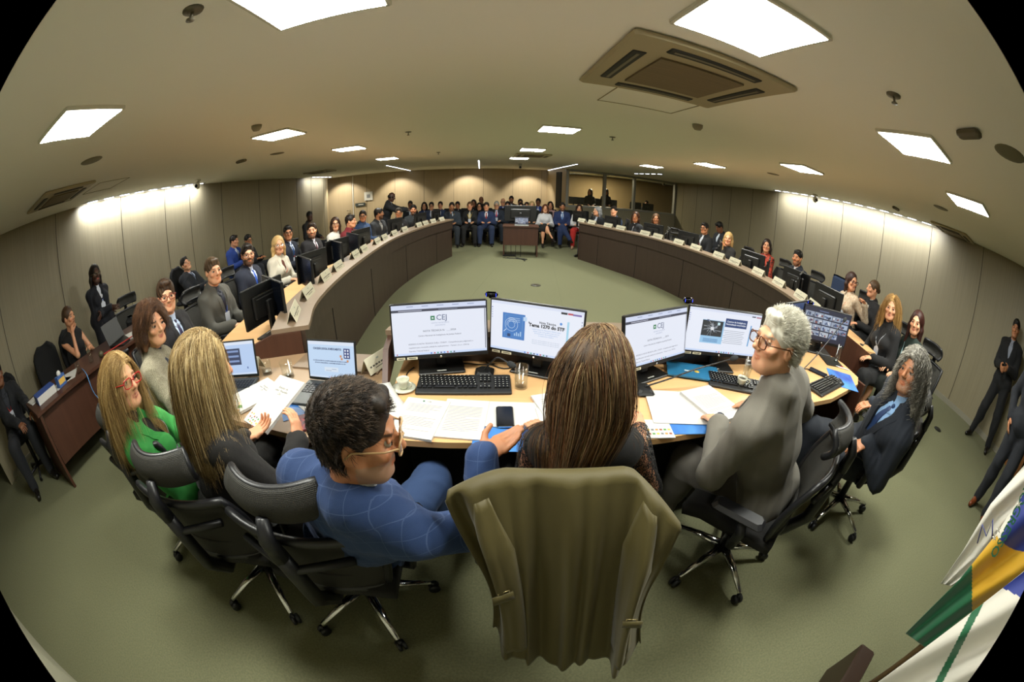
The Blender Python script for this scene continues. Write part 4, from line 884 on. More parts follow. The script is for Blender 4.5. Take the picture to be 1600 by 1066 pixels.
# ================================================================ PEOPLE: smooth bodies from blended volumes
def npa(v): return np.array(tuple(v), float)
def cap(a, b, r1, r2=None, k=.02, F=None, S=None, sub=False): return ('c', npa(a), npa(b), r1, r1 if r2 is None else r2, k, F, S, sub)
def ell(c, r, F=None, k=.015, sub=False): return ('e', npa(c), np.array(r, float), None, None, k, F, None, sub)
def ev(p, X, Y, Z):
    t, a, b, r1, r2, k, F, S, sub = p
    if t == 'c':
        x, y, z = X-a[0], Y-a[1], Z-a[2]; d = b-a
        if F is not None:
            x, y, z = (F[0, 0]*x+F[1, 0]*y+F[2, 0]*z)/S[0], (F[0, 1]*x+F[1, 1]*y+F[2, 1]*z)/S[1], (F[0, 2]*x+F[1, 2]*y+F[2, 2]*z)/S[2]
            d = (F.T @ d)/np.array(S)
        L = d @ d + 1e-12
        h = np.clip((x*d[0]+y*d[1]+z*d[2])/L, 0, 1)
        return (np.sqrt((x-h*d[0])**2+(y-h*d[1])**2+(z-h*d[2])**2) - (r1+(r2-r1)*h))
    x, y, z = X-a[0], Y-a[1], Z-a[2]
    if F is not None: x, y, z = (F[0, 0]*x+F[1, 0]*y+F[2, 0]*z), (F[0, 1]*x+F[1, 1]*y+F[2, 1]*z), (F[0, 2]*x+F[1, 2]*y+F[2, 2]*z)
    q = np.sqrt((x/b[0])**2+(y/b[1])**2+(z/b[2])**2); g = np.sqrt((x/b[0]**2)**2+(y/b[1]**2)**2+(z/b[2]**2)**2)+1e-9
    return q*(q-1)/g
def bounds(p):
    t, a, b, r1, r2, k, F, S, sub = p
    if t == 'c':
        m = max(r1, r2)*(max(S) if S is not None else 1); return np.minimum(a, b)-m, np.maximum(a, b)+m
    m = b.max() if F is not None else b; return a-m, a+m
def smin(a, b, k):
    h = np.maximum(k-np.abs(a-b), 0)/k; return np.minimum(a, b)-h*h*k*.25
def comb(D, d, k, sub):
    return -smin(-D, d, k) if sub else smin(D, d, k)
def sdf_pts(prims, P):
    D = np.full(len(P), 1., float)
    for p in prims: D = comb(D, ev(p, P[:, 0], P[:, 1], P[:, 2]), p[5], p[8])
    return D
def axis_(lo, hi, h, zs):
    out = [lo]
    while out[-1] < hi:
        x = out[-1]; s_ = h
        for a, b, hh in zs:
            if a-1e-6 <= x < b: s_ = min(s_, hh)
            elif x < a < x+s_: s_ = a-x
        out.append(x+max(s_, 1e-3))
    return np.array(out)
def solid(prims, h, zones=(), off=0.):
    lo = np.min([bounds(p)[0] for p in prims if not p[8]], 0)-off-2.5*h; hi = np.max([bounds(p)[1] for p in prims if not p[8]], 0)+off+2.5*h
    ax = [axis_(lo[i], hi[i], h, [(z[0][i], z[1][i], z[2]) for z in zones]) for i in range(3)]
    D = np.full([len(a) for a in ax], .5, np.float32)
    for p in prims:
        b0, b1 = bounds(p); m = .035+off+p[5]+h
        sl = [slice(max(0, np.searchsorted(ax[i], b0[i]-m)-1), np.searchsorted(ax[i], b1[i]+m)+1) for i in range(3)]
        X, Y, Z = ax[0][sl[0], None, None], ax[1][None, sl[1], None], ax[2][None, None, sl[2]]
        if 0 in (X.size, Y.size, Z.size): continue
        sub = D[tuple(sl)]; D[tuple(sl)] = comb(sub+off, ev(p, X, Y, Z), p[5], p[8])-off if not p[8] else comb(sub, ev(p, X, Y, Z), p[5], True)
        if off and not p[8]: pass
    D = D-off
    S = D < 0
    nx, ny, nz = S.shape; C_ = np.zeros((nx-1, ny-1, nz-1), np.int8)
    for i in (0, 1):
        for j in (0, 1):
            for k in (0, 1): C_ += S[i:nx-1+i, j:ny-1+j, k:nz-1+k]
    I = np.argwhere((C_ > 0) & (C_ < 8)); ids = np.full(C_.shape, -1, np.int32); ids[I[:, 0], I[:, 1], I[:, 2]] = np.arange(len(I))
    acc = np.zeros((len(I), 3)); cnt = np.zeros(len(I))
    cs = [(i, j, k) for i in (0, 1) for j in (0, 1) for k in (0, 1)]
    for a in cs:
        for e in range(3):
            if a[e]: continue
            b = list(a); b[e] = 1
            d0 = D[I[:, 0]+a[0], I[:, 1]+a[1], I[:, 2]+a[2]].astype(float); d1 = D[I[:, 0]+b[0], I[:, 1]+b[1], I[:, 2]+b[2]].astype(float)
            c = (d0 < 0) != (d1 < 0); t = np.where(c, d0/(d0-d1+1e-12), 0)
            q = np.tile(np.array(a, float), (len(I), 1)); q[:, e] = t; acc[c] += q[c]; cnt[c] += 1
    fr = acc/np.maximum(cnt, 1)[:, None]; V = np.zeros_like(fr)
    for e in range(3): A = ax[e]; V[:, e] = A[I[:, e]]+fr[:, e]*(A[I[:, e]+1]-A[I[:, e]])
    F = []
    for e in range(3):
        o = [i for i in range(3) if i != e]; sl0 = [slice(None)]*3; sl1 = [slice(None)]*3; sl0[e] = slice(0, -1); sl1[e] = slice(1, None)
        A0, A1 = S[tuple(sl0)], S[tuple(sl1)]; E = np.argwhere(A0 != A1)
        E = E[(E[:, o[0]] > 0) & (E[:, o[1]] > 0) & (E[:, o[0]] < S.shape[o[0]]-1) & (E[:, o[1]] < S.shape[o[1]]-1)]
        if not len(E): continue
        fl_ = A0[E[:, 0], E[:, 1], E[:, 2]]; q = []
        for da, db in ((-1, -1), (0, -1), (0, 0), (-1, 0)):
            w_ = E.copy(); w_[:, o[0]] += da; w_[:, o[1]] += db; q.append(ids[w_[:, 0], w_[:, 1], w_[:, 2]])
        q = np.stack(q, 1)
        if e == 1: fl_ = ~fl_
        q[~fl_] = q[~fl_][:, ::-1]; F.append(q)
    F = np.concatenate(F) if F else np.zeros((0, 4), int)
    return V, F[(F >= 0).all(1)]
def vnormals(V, F):
    n_ = np.cross(V[F[:, 2]]-V[F[:, 0]], V[F[:, 3]]-V[F[:, 1]]); N = np.zeros_like(V)
    for i in range(4): np.add.at(N, F[:, i], n_)
    return N/(np.linalg.norm(N, axis=1, keepdims=True)+1e-12)
def wrinkle(V0, F, A, fq=22, seed=0, ax=None):
    if A <= 0: return V0
    r_ = np.random.RandomState(seed); N = vnormals(V0, F); f = np.zeros(len(V0)); V = V0*np.array([1, 1, .42])
    for i in range(3):
        d = r_.normal(size=3); d /= np.linalg.norm(d); e = r_.normal(size=3); e /= np.linalg.norm(e)
        s_ = np.sin(V @ d*fq*(1+.5*i)+1.6*np.sin(V @ e*fq*.55+i)+r_.rand()*6); f += (1-np.abs(s_))**2/(1+.5*i)
    return V0+N*(f[:, None]-.5)*A
def np_mesh(name, V, F, m, parent, tint=None, org=None, smooth=True, mi=None):
    me = bpy.data.meshes.new(name); o_ = npa(total(parent)) if org is None else npa(org)
    me.vertices.add(len(V)); me.vertices.foreach_set('co', (V-o_).astype(np.float32).ravel())
    k = F.shape[1]; me.loops.add(F.size); me.loops.foreach_set('vertex_index', F.astype(np.int32).ravel())
    me.polygons.add(len(F)); me.polygons.foreach_set('loop_start', np.arange(0, F.size, k, dtype=np.int32))
    me.polygons.foreach_set('use_smooth', np.full(len(F), smooth))
    for x in (m if isinstance(m, list) else [m]): me.materials.append(x)
    if mi is not None: me.polygons.foreach_set('material_index', mi)
    if tint is not None:
        a = me.color_attributes.new('tint', 'FLOAT_COLOR', 'POINT'); a.data.foreach_set('color', np.concatenate([tint, np.ones((len(V), 1))], 1).astype(np.float32).ravel())
    me.update(calc_edges=True); me.validate()
    ob = bpy.data.objects.new(name, me); COL.objects.link(ob); ob.parent = parent; return ob
def strand_mesh(paths, r, cols):
    """paths (n, s, 3) -> thin three-sided tubes"""
    n, s_, _ = paths.shape; T = np.gradient(paths, axis=1); T /= np.linalg.norm(T, axis=2, keepdims=True)+1e-9
    up = np.array([.31, .2, .93]); A = np.cross(T, up); A /= np.linalg.norm(A, axis=2, keepdims=True)+1e-9; B = np.cross(T, A)
    rr = r*np.linspace(1, .25, s_)[None, :, None]**.7
    V = np.stack([paths+(A*math.cos(a)+B*math.sin(a))*rr for a in (0, 2.0944, 4.1888)], 2)
    base = np.arange(n*s_*3).reshape(n, s_, 3); F = np.stack([np.stack([base[:, :-1, k], base[:, :-1, (k+1) % 3], base[:, 1:, (k+1) % 3], base[:, 1:, k]], -1) for k in range(3)], 2).reshape(-1, 4)
    return V.reshape(-1, 3), F, np.repeat(cols, s_*3, axis=0)

LOD = {'hi': dict(head=.0042, hand=.0042, body=.022, cloth=.011, w=.0028), 'mid': dict(head=.0065, hand=.0075, body=.026, cloth=.017, w=.003), 'lo': dict(head=.011, hand=.014, body=.034, cloth=.026, w=.002)}
SKIN = {'fair': '#d9a07c', 'light': '#cf9470', 'tan': '#b57a55', 'brown': '#7d5138', 'dark': '#4a2e22'}
def fabric(c, kind=None):
    n_ = 'cloth_'+(c[1:] if isinstance(c, str) else 'x')+(kind or '')
    if n_ in _M: return _M[n_]
    if kind == 'tweed': return mat(n_, c, .9, bump=(500, .5), var=((330, 330, 330), .9, '#4a4438'), sheen=.04)
    if kind == 'spots': return mat(n_, c, .8, var=((32, 32, 32), 1., '#1a1212'))
    if kind == 'floral': return mat(n_, c, .8, var=((40, 40, 40), .8, '#a88a70'))
    if kind == 'satin': return mat(n_, c, .45, bump=(90, .2))
    if kind == 'plaid':
        m = mat(n_, c, .85, sheen=.05, bump=(500, .25)); nt = m.node_tree; N = nt.nodes; L = nt.links; tc = N.new('ShaderNodeTexCoord'); mp = N.new('ShaderNodeMapping'); mp.inputs['Rotation'].default_value = (.35, .1, .3); L.new(tc.outputs['Object'], mp.inputs[0]); pr = None
        sx = N.new('ShaderNodeSeparateXYZ'); L.new(mp.outputs[0], sx.inputs[0])
        for k_, fq in (('X', 24), ('Z', 19)):
            a = N.new('ShaderNodeMath'); a.operation = 'MULTIPLY'; a.inputs[1].default_value = fq; L.new(sx.outputs[k_], a.inputs[0])
            f_ = N.new('ShaderNodeMath'); f_.operation = 'FRACT'; L.new(a.outputs[0], f_.inputs[0]); g = N.new('ShaderNodeMath'); g.operation = 'LESS_THAN'; g.inputs[1].default_value = .045; L.new(f_.outputs[0], g.inputs[0])
            if pr is None: pr = g
            else:
                mx_ = N.new('ShaderNodeMath'); mx_.operation = 'MAXIMUM'; L.new(pr.outputs[0], mx_.inputs[0]); L.new(g.outputs[0], mx_.inputs[1]); pr = mx_
        mx = N.new('ShaderNodeMix'); mx.data_type = 'RGBA'; ml = N.new('ShaderNodeMath'); ml.operation = 'MULTIPLY'; ml.inputs[1].default_value = .13; L.new(pr.outputs[0], ml.inputs[0]); L.new(ml.outputs[0], mx.inputs['Factor'])
        mx.inputs['A'].default_value = (*lin(c), 1); mx.inputs['B'].default_value = (*lin('#7f95bd'), 1); L.new(mx.outputs['Result'], N['Principled BSDF'].inputs['Base Color']); return m
    return mat(n_, c, .85, bump=(420, .3), sheen=.03)
M_skin = mat('skin', '#c08a68', .5, attr=True, bump=(300, .06)); M_skin.node_tree.nodes['Principled BSDF'].inputs['Subsurface Weight'].default_value = .12
M_skin.node_tree.nodes['Principled BSDF'].inputs['Subsurface Scale'].default_value = .01
M_hair = mat('hair', '#302018', .48, attr=True, bump=(700, .3), spec=.35)
M_shoe = mat('shoe_leather', '#14110f', .3); M_shoeb = mat('brown_shoe_leather', '#6a3418', .3)
M_lens = None
def lens_mat():
    global M_lens
    if M_lens: return M_lens
    m = bpy.data.materials.new('thin_lens'); m.use_nodes = True; nt = m.node_tree; N = nt.nodes; N.remove(N['Principled BSDF']); a = N.new('ShaderNodeBsdfTransparent'); a.inputs[0].default_value = (.9, .92, .92, 1); g = N.new('ShaderNodeBsdfGlossy'); g.inputs['Roughness'].default_value = .03
    fz = facing_fac(nt, .3); mx = N.new('ShaderNodeMixShader'); nt.links.new(fz.outputs[0], mx.inputs[0]); nt.links.new(a.outputs[0], mx.inputs[1]); nt.links.new(g.outputs[0], mx.inputs[2]); nt.links.new(mx.outputs[0], N['Material Output'].inputs[0]); M_lens = m; return m

PCOUNT = [0]
def person(label, H, P, yaw, hy=0., hp=0., hr=0., lh=None, rh=None, pose='sit', sex='m', skin='light', hair=('short', '#1c140f'), top=('jacket', '#1c222c'), shirt='#c8cede', tie=None, bottom='#1b1e26', lod='mid', glasses=None, beard=None, lanyard=None, tw=0., lan_badge=True, legs=None, s=1., hs=1., shoes='b', hand_open=None, group=None, cat='person', smile=False, strands=None, sleeve='long', lapel=True, curlf=.45, hfl=None, hfr=None, collar=None, extra=None, elbow_out=None, vd=.36, feet=None, knee_w=.1, watch=False, smooth_k=.03):
    """yaw 0 looks along +Y; H head centre, P pelvis centre, lh / rh hand targets, all in metres"""
    PCOUNT[0] += 1; seed = PCOUNT[0]; lo = LOD[lod]; H, P = Vector(H), Vector(P); m_ = sex == 'm'
    t = thing('person', (P.x, P.y, 0), label, 'person', group); rg = random.Random(seed)
    Rb = Rz(yaw); Rh = Rz(yaw+hy) @ Rx(-hp) @ Ry(hr); X = Rz(yaw+tw) @ Vector((1, 0, 0)); Yf = Rb @ Vector((0, 1, 0))
    hd = lambda x, y, z: H + Rh @ Vector((x, y, z))*hs
    N_ = H + (Rb @ Vector((0, -.035, -.185)))*s*.5 + (Rh @ Vector((0, -.035, -.185)))*s*.5
    u = (N_-P).normalized(); L = (N_-P).length; X = (X-u*X.dot(u)).normalized(); Y = u.cross(X); FR = np.array((tuple(X), tuple(Y), tuple(u))).T
    A = lambda x, y, z: P + X*x*s + Y*y*s + u*z*L         # torso coordinates: metres across and forward, share of spine up
    k = smooth_k
    hw, ww, cw, sw = (.07, .13, .145, .15) if m_ else (.082, .11, .128, .122)
    torso = [cap(A(-hw, -.01, .02), A(hw, -.01, .02), .105*s, k=k),
             cap(A(0, 0, .12), A(0, .0, .5), .1*s if m_ else .088*s, k=.06, F=FR, S=(ww/.1 if m_ else ww/.092, 1, 1)),
             cap(A(0, 0, .5), A(0, -.005, .8), (.102 if m_ else .09)*s, k=.06, F=FR, S=(cw/.1, 1, 1)),
             cap(A(-sw, -.01, .885), A(sw, -.01, .885), .056*s if m_ else .046*s, k=.05)]
    for q in (-1, 1): torso.append(cap(A(q*.03, -.015, 1.0), A(q*(sw-.02), -.02, .905), .035*s, .04*s, k=.05))
    if not m_: torso += [ell(A(q*.07, .085, .66), (.055*s, .05*s, .055*s), FR, .04) for q in (-1, 1)]
    else: torso += [ell(A(q*.07, .07, .74), (.07*s, .035*s, .055*s), FR, .05) for q in (-1, 1)]
    neck = [cap(A(0, -.01, .93), hd(0, -.02, -.05), (.057 if m_ else .046)*s, (.056 if m_ else .045)*s, k=.03)]
    # arms
    arms = []; sleeves = []; hands = []; HZ = []; wr = []
    for sd, tgt, hf in ((-1, lh, hfl), (1, rh, hfr)):
        Sh = A(sd*(sw+.025), -.01, .88); a_, b_ = .285*s, .25*s
        if tgt is None: tgt = P + Yf*.34*s + X*sd*.11 + Vector((0, 0, .14)) if pose == 'sit' else Sh + Vector((0, 0, -.52*s)) + Yf*.06 + X*sd*.05
        tgt = Vector(tgt); hdirn = hf[0] if hf else None
        W_ = tgt - (Vector(hdirn).normalized()*.075*s if hdirn is not None else (tgt-Sh).normalized()*.06*s)
        d = W_-Sh; dl = min(d.length, (a_+b_)*.985); d.normalize(); W_ = Sh+d*dl
        pole = (Vector((0, 0, -.8)) + X*sd*(.55 if elbow_out is None else elbow_out) - Yf*.55); pole = (pole-d*pole.dot(d)).normalized()
        x_ = (dl*dl+a_*a_-b_*b_)/(2*dl); y_ = math.sqrt(max(a_*a_-x_*x_, 0)); El = Sh+d*x_+pole*y_
        ra = (.049, .041, .036, .026) if m_ else (.041, .034, .03, .022)
        ra = [r*s for r in ra]
        arms += [cap(Sh, El, ra[0], ra[1], k=.035), cap(El, W_, ra[1]*.95, ra[3], k=.02)]
        if sleeve == 'long': sleeves += [cap(Sh, El, ra[0], ra[1], k=.035), cap(El, El.lerp(W_, .97), ra[1], ra[3]+.006, k=.03)]
        elif sleeve == 'short': sleeves += [cap(Sh, Sh.lerp(El, .6), ra[0]+.004, ra[1]+.008, k=.035)]
        wr.append((W_, (W_-El).normalized(), Sh, El))
        fd = Vector(hdirn).normalized() if hdirn is not None else ((W_-El).normalized()*.75+Yf*.3+Vector((0, 0, -.1 if pose == 'sit' else -.4))).normalized()
        pn = Vector(hf[1]) if hf else Vector((0, 0, -1)) if pose == 'sit' else -X*sd
        pn = (pn-fd*pn.dot(fd)).normalized(); sx = fd.cross(pn)*1.0      # sx points across the palm
        th_side = sx if (sx.dot(X)*sd < 0) else -sx
        if hf and len(hf) > 3: th_side = sx*hf[3]
        cf = hf[2] if hf and len(hf) > 2 else curlf
        W0 = W_; FH = np.array((tuple(sx), tuple(pn), tuple(fd))).T; z_ = s
        hands += [cap(W0-fd*.01, W0+fd*.03*z_, .024*z_, .02*z_, k=.02, F=FH, S=(1.1, .8, 1)), cap(W0+fd*.035*z_, W0+fd*.075*z_, .017*z_, .015*z_, k=.015, F=FH, S=(2.25, 1, 1))]
        for i, (ox, ln) in enumerate(((.030, .072), (.0105, .08), (-.010, .074), (-.029, .058))):
            spread = (1.5-i)*(.1 if cf < .3 else .03)*(1 if th_side.dot(sx) > 0 else -1); o_ = W0+fd*.082*z_+th_side*ox*z_
            if lod == 'lo':
                e_ = o_+(fd*math.cos(cf)-(-pn)*math.sin(cf))*ln*z_; hands.append(cap(o_, e_, .009*z_, .0075*z_, k=.006)); continue
            p0 = o_-fd*.012; ang = 0.
            for j, (fl_, r0, r1) in enumerate(((.45, .0095, .0085), (.32, .0085, .0078), (.25, .0078, .0065))):
                ang += cf*(.55, .75, .5)[j]*(1+.15*i); v = fd*math.cos(ang)+pn*math.sin(ang)+th_side*(spread if True else 0); v.normalize()
                p1 = p0+v*(ln*fl_+(.012 if j == 0 else 0))*z_; hands.append(cap(p0, p1, r0*z_*(1 if m_ else .88), r1*z_*(1 if m_ else .88), k=.004 if j == 0 else .003)); p0 = p1
        tb = W0+fd*.025*z_+th_side*.028*z_; t1 = tb+(th_side*.75+fd*.65+pn*(.2+.3*cf)).normalized()*.042*z_; t2 = t1+(th_side*.35+fd*.9+pn*(.2+.35*cf)).normalized()*.032*z_
        hands += [cap(W0+fd*.01, tb, .014*z_, .0145*z_, k=.012), cap(tb, t1, .0135*z_, .0105*z_, k=.006), cap(t1, t2, .0105*z_, .0085*z_, k=.003)]
        c0 = npa(W0+fd*.08*z_); HZ.append((c0-.13, c0+.13, lo['hand']))
    # legs
    legp = []; shoes_ = []; kn = []
    for i, sd in enumerate((-1, 1)):
        hip = P + X*sd*.088*s + Vector((0, 0, -.01))
        if pose == 'sit':
            if legs: kne, ank, fdir = [Vector(v) for v in legs[i]]
            else:
                kd = (Yf + X*sd*knee_w*2).normalized(); kne = hip+kd*.42*s; kne.z = P.z+.01; ank = kne+Yf*.04+Vector((0, 0, -(kne.z-.09))); fdir = (Yf+X*sd*.15).normalized()
        else:
            f_ = feet[i] if feet else hip+X*sd*.03; ank = Vector((f_[0], f_[1], .085)); kne = hip.lerp(ank, .5)+Yf*.03; fdir = (Yf+X*sd*.25).normalized()
        rl = (.082, .06, .056, .036) if m_ else (.084, .058, .054, .032); rl = [r*s for r in rl]
        legp += [cap(hip, kne, rl[0], rl[1], k=.05), cap(kne, ank, rl[2], rl[3], k=.03), ell(kne.lerp(ank, .3)-fdir*.015, (rl[2], rl[2], .11), None, .04)]
        sh = []
        h0 = ank-fdir*.035*s; h0.z = ank.z-.05; t0 = ank+fdir*.15*s; t0.z = ank.z-.055
        sh += [cap(h0, t0, .036*s, .03*s, k=.02), cap(ank+Vector((0, 0, -.005)), ank+fdir*.06*s+Vector((0, 0, -.035)), .036*s, .034*s, k=.03)]
        sh.append(ell(ank+fdir*.06*s+Vector((0, 0, -.14)), (.3, .3, .052), None, .008, sub=True))
        shoes_.append(sh); kn.append((kne, ank, hip))
    # head
    HF = np.array([list(Rh[i]) for i in range(3)]); q = hs
    e = lambda x, y, z, a, b, c, k=.015, sub=False: ell(hd(x, y, z), (a*q, b*q, c*q), HF, k, sub)
    cc = lambda a, b, r1, r2, k=.01, sub=False: cap(hd(*a), hd(*b), r1*q, r2*q, k, sub=sub)
    jw = 1. if m_ else .87; sm_ = .0045 if smile else .0008
    head = [e(0, -.012, .035, .073*(jw+1)/2, .091, .088), e(0, .028, -.03, .056*jw, .061, .086, .03), cc((-.02*jw, .052, -.088), (.02*jw, .052, -.088), .023, .023, .025), cc((0, .066, -.092), (0, .07, -.096), .018*jw, .016*jw, .015),
            cc((-.045*jw, .008, -.058), (-.022, .05, -.088), .02, .018, .03), cc((.045*jw, .008, -.058), (.022, .05, -.088), .02, .018, .03), e(0, -.02, -.03, .052, .062, .055, .03)]
    if lod != 'lo':
        head += [cc((-.03, .078, .027), (.03, .078, .027), .011, .011, .012), e(-.032, .1, .006, .0165, .018, .0085, .009, True), e(.032, .1, .006, .0165, .018, .0085, .009, True)]
        head += [e(q_*.045, .062, -.022, .02, .02, .018, .02) for q_ in (-1, 1)]
        head += [cc((0, .086, .015), (0, .106, -.022), .0075, .0115, .009), cc((-.011, .096, -.028), (.011, .096, -.028), .0075, .0075, .006)]
        head += [cc((-.019, .077, -.057+sm_), (0, .083, -.0555), .0042, .0056, .004), cc((.019, .077, -.057+sm_), (0, .083, -.0555), .0042, .0056, .004), cc((-.014, .078, -.0635+sm_), (0, .0815, -.0655), .005, .0068, .005), cc((.014, .078, -.0635+sm_), (0, .0815, -.0655), .005, .0068, .005)] + [cc((q_*.044, .078, .0135), (q_*.021, .0835, .0145), .0052, .005, .003) for q_ in (-1, 1)]
        head += []
        for q_ in (-1, 1): head += [e(q_*.074, -.008, -.006, .009, .018, .031, .006), e(q_*.083, .0, .0, .007, .009, .017, .004, True)] + ([] if smile else [])
        if smile: head += [cc((-.018, .093, -.0595), (.018, .093, -.0595), .0028, .0028, .002, True)]
    else: head += [cc((0, .084, .015), (0, .104, -.024), .008, .012, .01)] + [e(q_*.075, -.008, -.006, .009, .018, .028, .008) for q_ in (-1, 1)]
    hc = npa(hd(0, .01, 0)); HZs = [(hc-.14, hc+.14, lo['head'])] + HZ
    thin = lambda pr, f_: [p[:3]+(p[3]*f_, p[4]*f_)+p[5:] if p[0] == 'c' else p for p in pr]
    bodyp = thin(torso[:4], .9)+thin(torso[4:6], .85)+neck+arms+head+hands+(thin(legp, .85) if True else [])
    V, F = solid(bodyp, lo['body'], HZs)
    sk = np.array(lin(SKIN.get(skin, skin))); C_ = np.tile(sk, (len(V), 1))
    loc = (V-npa(H)) @ HF/hs; x, y, z = np.abs(loc[:, 0]), loc[:, 1], loc[:, 2]; inh = (x < .1) & (np.abs(z) < .14) & (np.abs(y) < .13)
    hc_ = np.array(lin(hair[1]))
    if beard:
        bm = inh & (y > .0) & (z < -.045-.3*np.maximum(0, .05-y)*0) & (x < .075) & ~((x < .02) & (z > -.073) & (z < -.052)); bm |= inh & (y > .07) & (z < -.036) & (z > -.05) & (x < .028); C_[bm] = C_[bm]*(1-beard[1])+np.array(lin(beard[0]))*beard[1]
    ck = inh & (y > .05) & (np.hypot(x-.04, z+.025) < .022); C_[ck] = C_[ck]*np.array([1.03, .93, .9])
    br = inh & (y > .055) & (np.abs(z-.029+4*(x-.03)**2) < (.0036 if lod != 'lo' else .006)) & (x > .014) & (x < .048); C_[br] = hc_*.5+sk*.3*.5
    zl = z-(14 if smile else 3)*x*x; lp = inh & (y > .065) & (x < .022) & (zl > -.0715+9*x*x) & (zl < -.0515-6*x*x) & (np.abs(zl+.0605) > .001); C_[lp] = sk*np.array([.88, .6, .56]) if m_ else np.array(lin('#a8544a'))*.8+sk*.2
    if lod == 'lo': ey = inh & (y > .05) & (np.hypot((x-.031)/1.5, z-.008) < .008); C_[ey] = sk*.25
    np_mesh('body', V, F, M_skin, t, C_)
    if lod != 'lo':
        mw, mi_ = mat('eye_white', '#b0a498', .25), mat('eye_iris', '#2a1a10', .15)
        for q_ in (-1, 1):
            b = MB(); b.ball(hd(q_*.032, .0722, .006), .0135*hs, mw, 8); fw = Rh @ Vector((0, 1, 0)); b.lathe([(.0001, .0008), (.0066*hs, .0006), (.0074*hs, -.002), (.0001, -.002)], hd(q_*.032, .0852, .006), mi_, 10, Rh @ Rx(-math.pi/2)); b.build('eye', t, org=t.location)
    # clothes
    kind, tcol = top[0], top[1]; tf = top[2] if len(top) > 2 else None; fm = fabric(tcol, tf); off = {'jacket': .011, 'coat': .013, 'blouse': .01, 'dress': .009, 'sleeveless': .008, 'shirt': .01}[kind]; c_h = lo['cloth']
    inner = torso + sleeves
    collarp = [cap(A(0, -.012, .93), A(0, -.012, 1.0)+(hd(0, -.02, -.05)-A(0, -.012, 1.))*.22, (.06 if m_ else .05)*s, k=.02)]
    openp = lambda w_, dep: [cap(A(0, .115, 1.05), A(0, .135, 1-dep), .078*s*w_, .018*s, k=.006, sub=True)]
    if kind in ('jacket', 'coat'):
        V, F = solid(torso+collarp+openp(.5, .05), c_h, off=.003); np_mesh('shirt', V, F, fabric(shirt), t)
        skirt = [cap(A(-hw, -.015, -.02), A(hw, -.015, -.02), .112*s, k=.04)]
        jp = torso+skirt+[p[:3]+(p[3], p[4])+p[5:] for p in (thin(sleeves, 1.0))]+[cap(A(0, -.028, .93), A(0, -.036, 1.02), .062*s if m_ else .052*s, k=.03)]
        V, F = solid(jp+openp(1., vd+.12), c_h, off=off); V = wrinkle(V, F, lo['w']*2.4, 24, seed); np_mesh('jacket' if kind == 'jacket' else 'coat', V, F, fm, t)
        fj = torso+[cap(A(0, -.028, .93), A(0, -.036, 1.02), .062*s, k=.03)]
        front = lambda x, z, o=off: surf_pt(fj, A(x, 0, z), Y, o)
        if lapel and lod != 'lo':
            for q_ in (-1, 1):
                G = []
                for i in range(9):
                    s_ = i/8; z = 1.0-(vd+.1)*s_; xi = q_*(.058*(1-s_)+.010); wd = .05*(s_*1.6+.45)*(1-s_)**.5 if s_ > .45 else .05*(.5+s_*.9); wd = max(wd, .005)
                    G.append([front(xi+q_*wd*j/3, z, off+.009) for j in range(4)])
                b = MB(); b.sheet(G, fm, .008, False); b.build('lapel', t, org=t.location)
    else:
        cut = openp(.85 if kind != 'sleeveless' else 1.1, .14 if kind != 'sleeveless' else .2)
        pr = torso+sleeves+(collarp if kind == 'shirt' else [])
        V, F = solid(pr+cut, c_h, off=off); V = wrinkle(V, F, lo['w']*1.5, 19, seed)
        if tf == 'lace':
            np_mesh('dress_top', *solid(torso+cut, c_h, off=off), fm, t); V, F = solid(sleeves, c_h*.8, off=.006); np_mesh('lace_sleeves', V, F, lace_mat(), t)
        else: np_mesh({'blouse': 'blouse', 'dress': 'dress', 'sleeveless': 'top', 'shirt': 'shirt'}[kind], V, F, fm, t)
        jp = pr
    if tie:
        G = [[surf_pt(torso+collarp, A(x, 0, .965-.62*i/10), Y, .008) for x in (-.5*w_, -.25*w_, 0, .25*w_, .5*w_)] for i, w_ in enumerate([.034, .026, .034, .042, .05, .056, .06, .064, .068, .07, .05])]
        b = MB(); b.sheet(G, fabric(tie, 'satin'), .006); b.ball(surf_pt(torso+collarp, A(0, 0, .975), Y, .006), (.017, .014, .015), fabric(tie, 'satin'), 6); b.build('tie', t, org=t.location)
    if kind in ('jacket', 'shirt') and m_ and lod != 'lo':
        for q_ in (-1, 1):
            G = [[surf_pt(torso+collarp, A(q_*(.004+.05*i/4), 0, .985-.0*i-j*.045*(1-abs(i-1)/6)), Y, .009) for j in range(3)] for i in range(5)]
            b = MB(); b.sheet(G, fabric(shirt), .003); b.build('shirt_collar', t, org=t.location)
    if lanyard:
        for q_ in (-1, 1):
            pts = [surf_pt(torso, A(q_*(.075*(1-i/8)**.8+.004), 0, .99-.42*i/8), Y, off+.007) for i in range(9)]
            b = MB(); b.tube(pts, .006, fabric(lanyard, 'satin'), 5, flat=.4); b.build('lanyard_strap', t, org=t.location)
        if lan_badge: b = MB(); c = surf_pt(torso, A(0, 0, .47), Y, off+.012); b.box(c, (.075, .006, .1), mat('badge_card', '#c4c8d4', .5), Matrix((tuple(X), tuple(Y), tuple(u))).transposed()); b.build('badge', t, org=t.location)
    if sleeve == 'long' and lod != 'lo' and kind == 'jacket':
        for W_, d_, Sh, El in wr: V, F = solid([cap(W_-d_*.05, W_+d_*.008, .031*s if m_ else .027*s, k=.01)], .006); np_mesh('shirt_cuff', V, F, fabric(shirt), t)
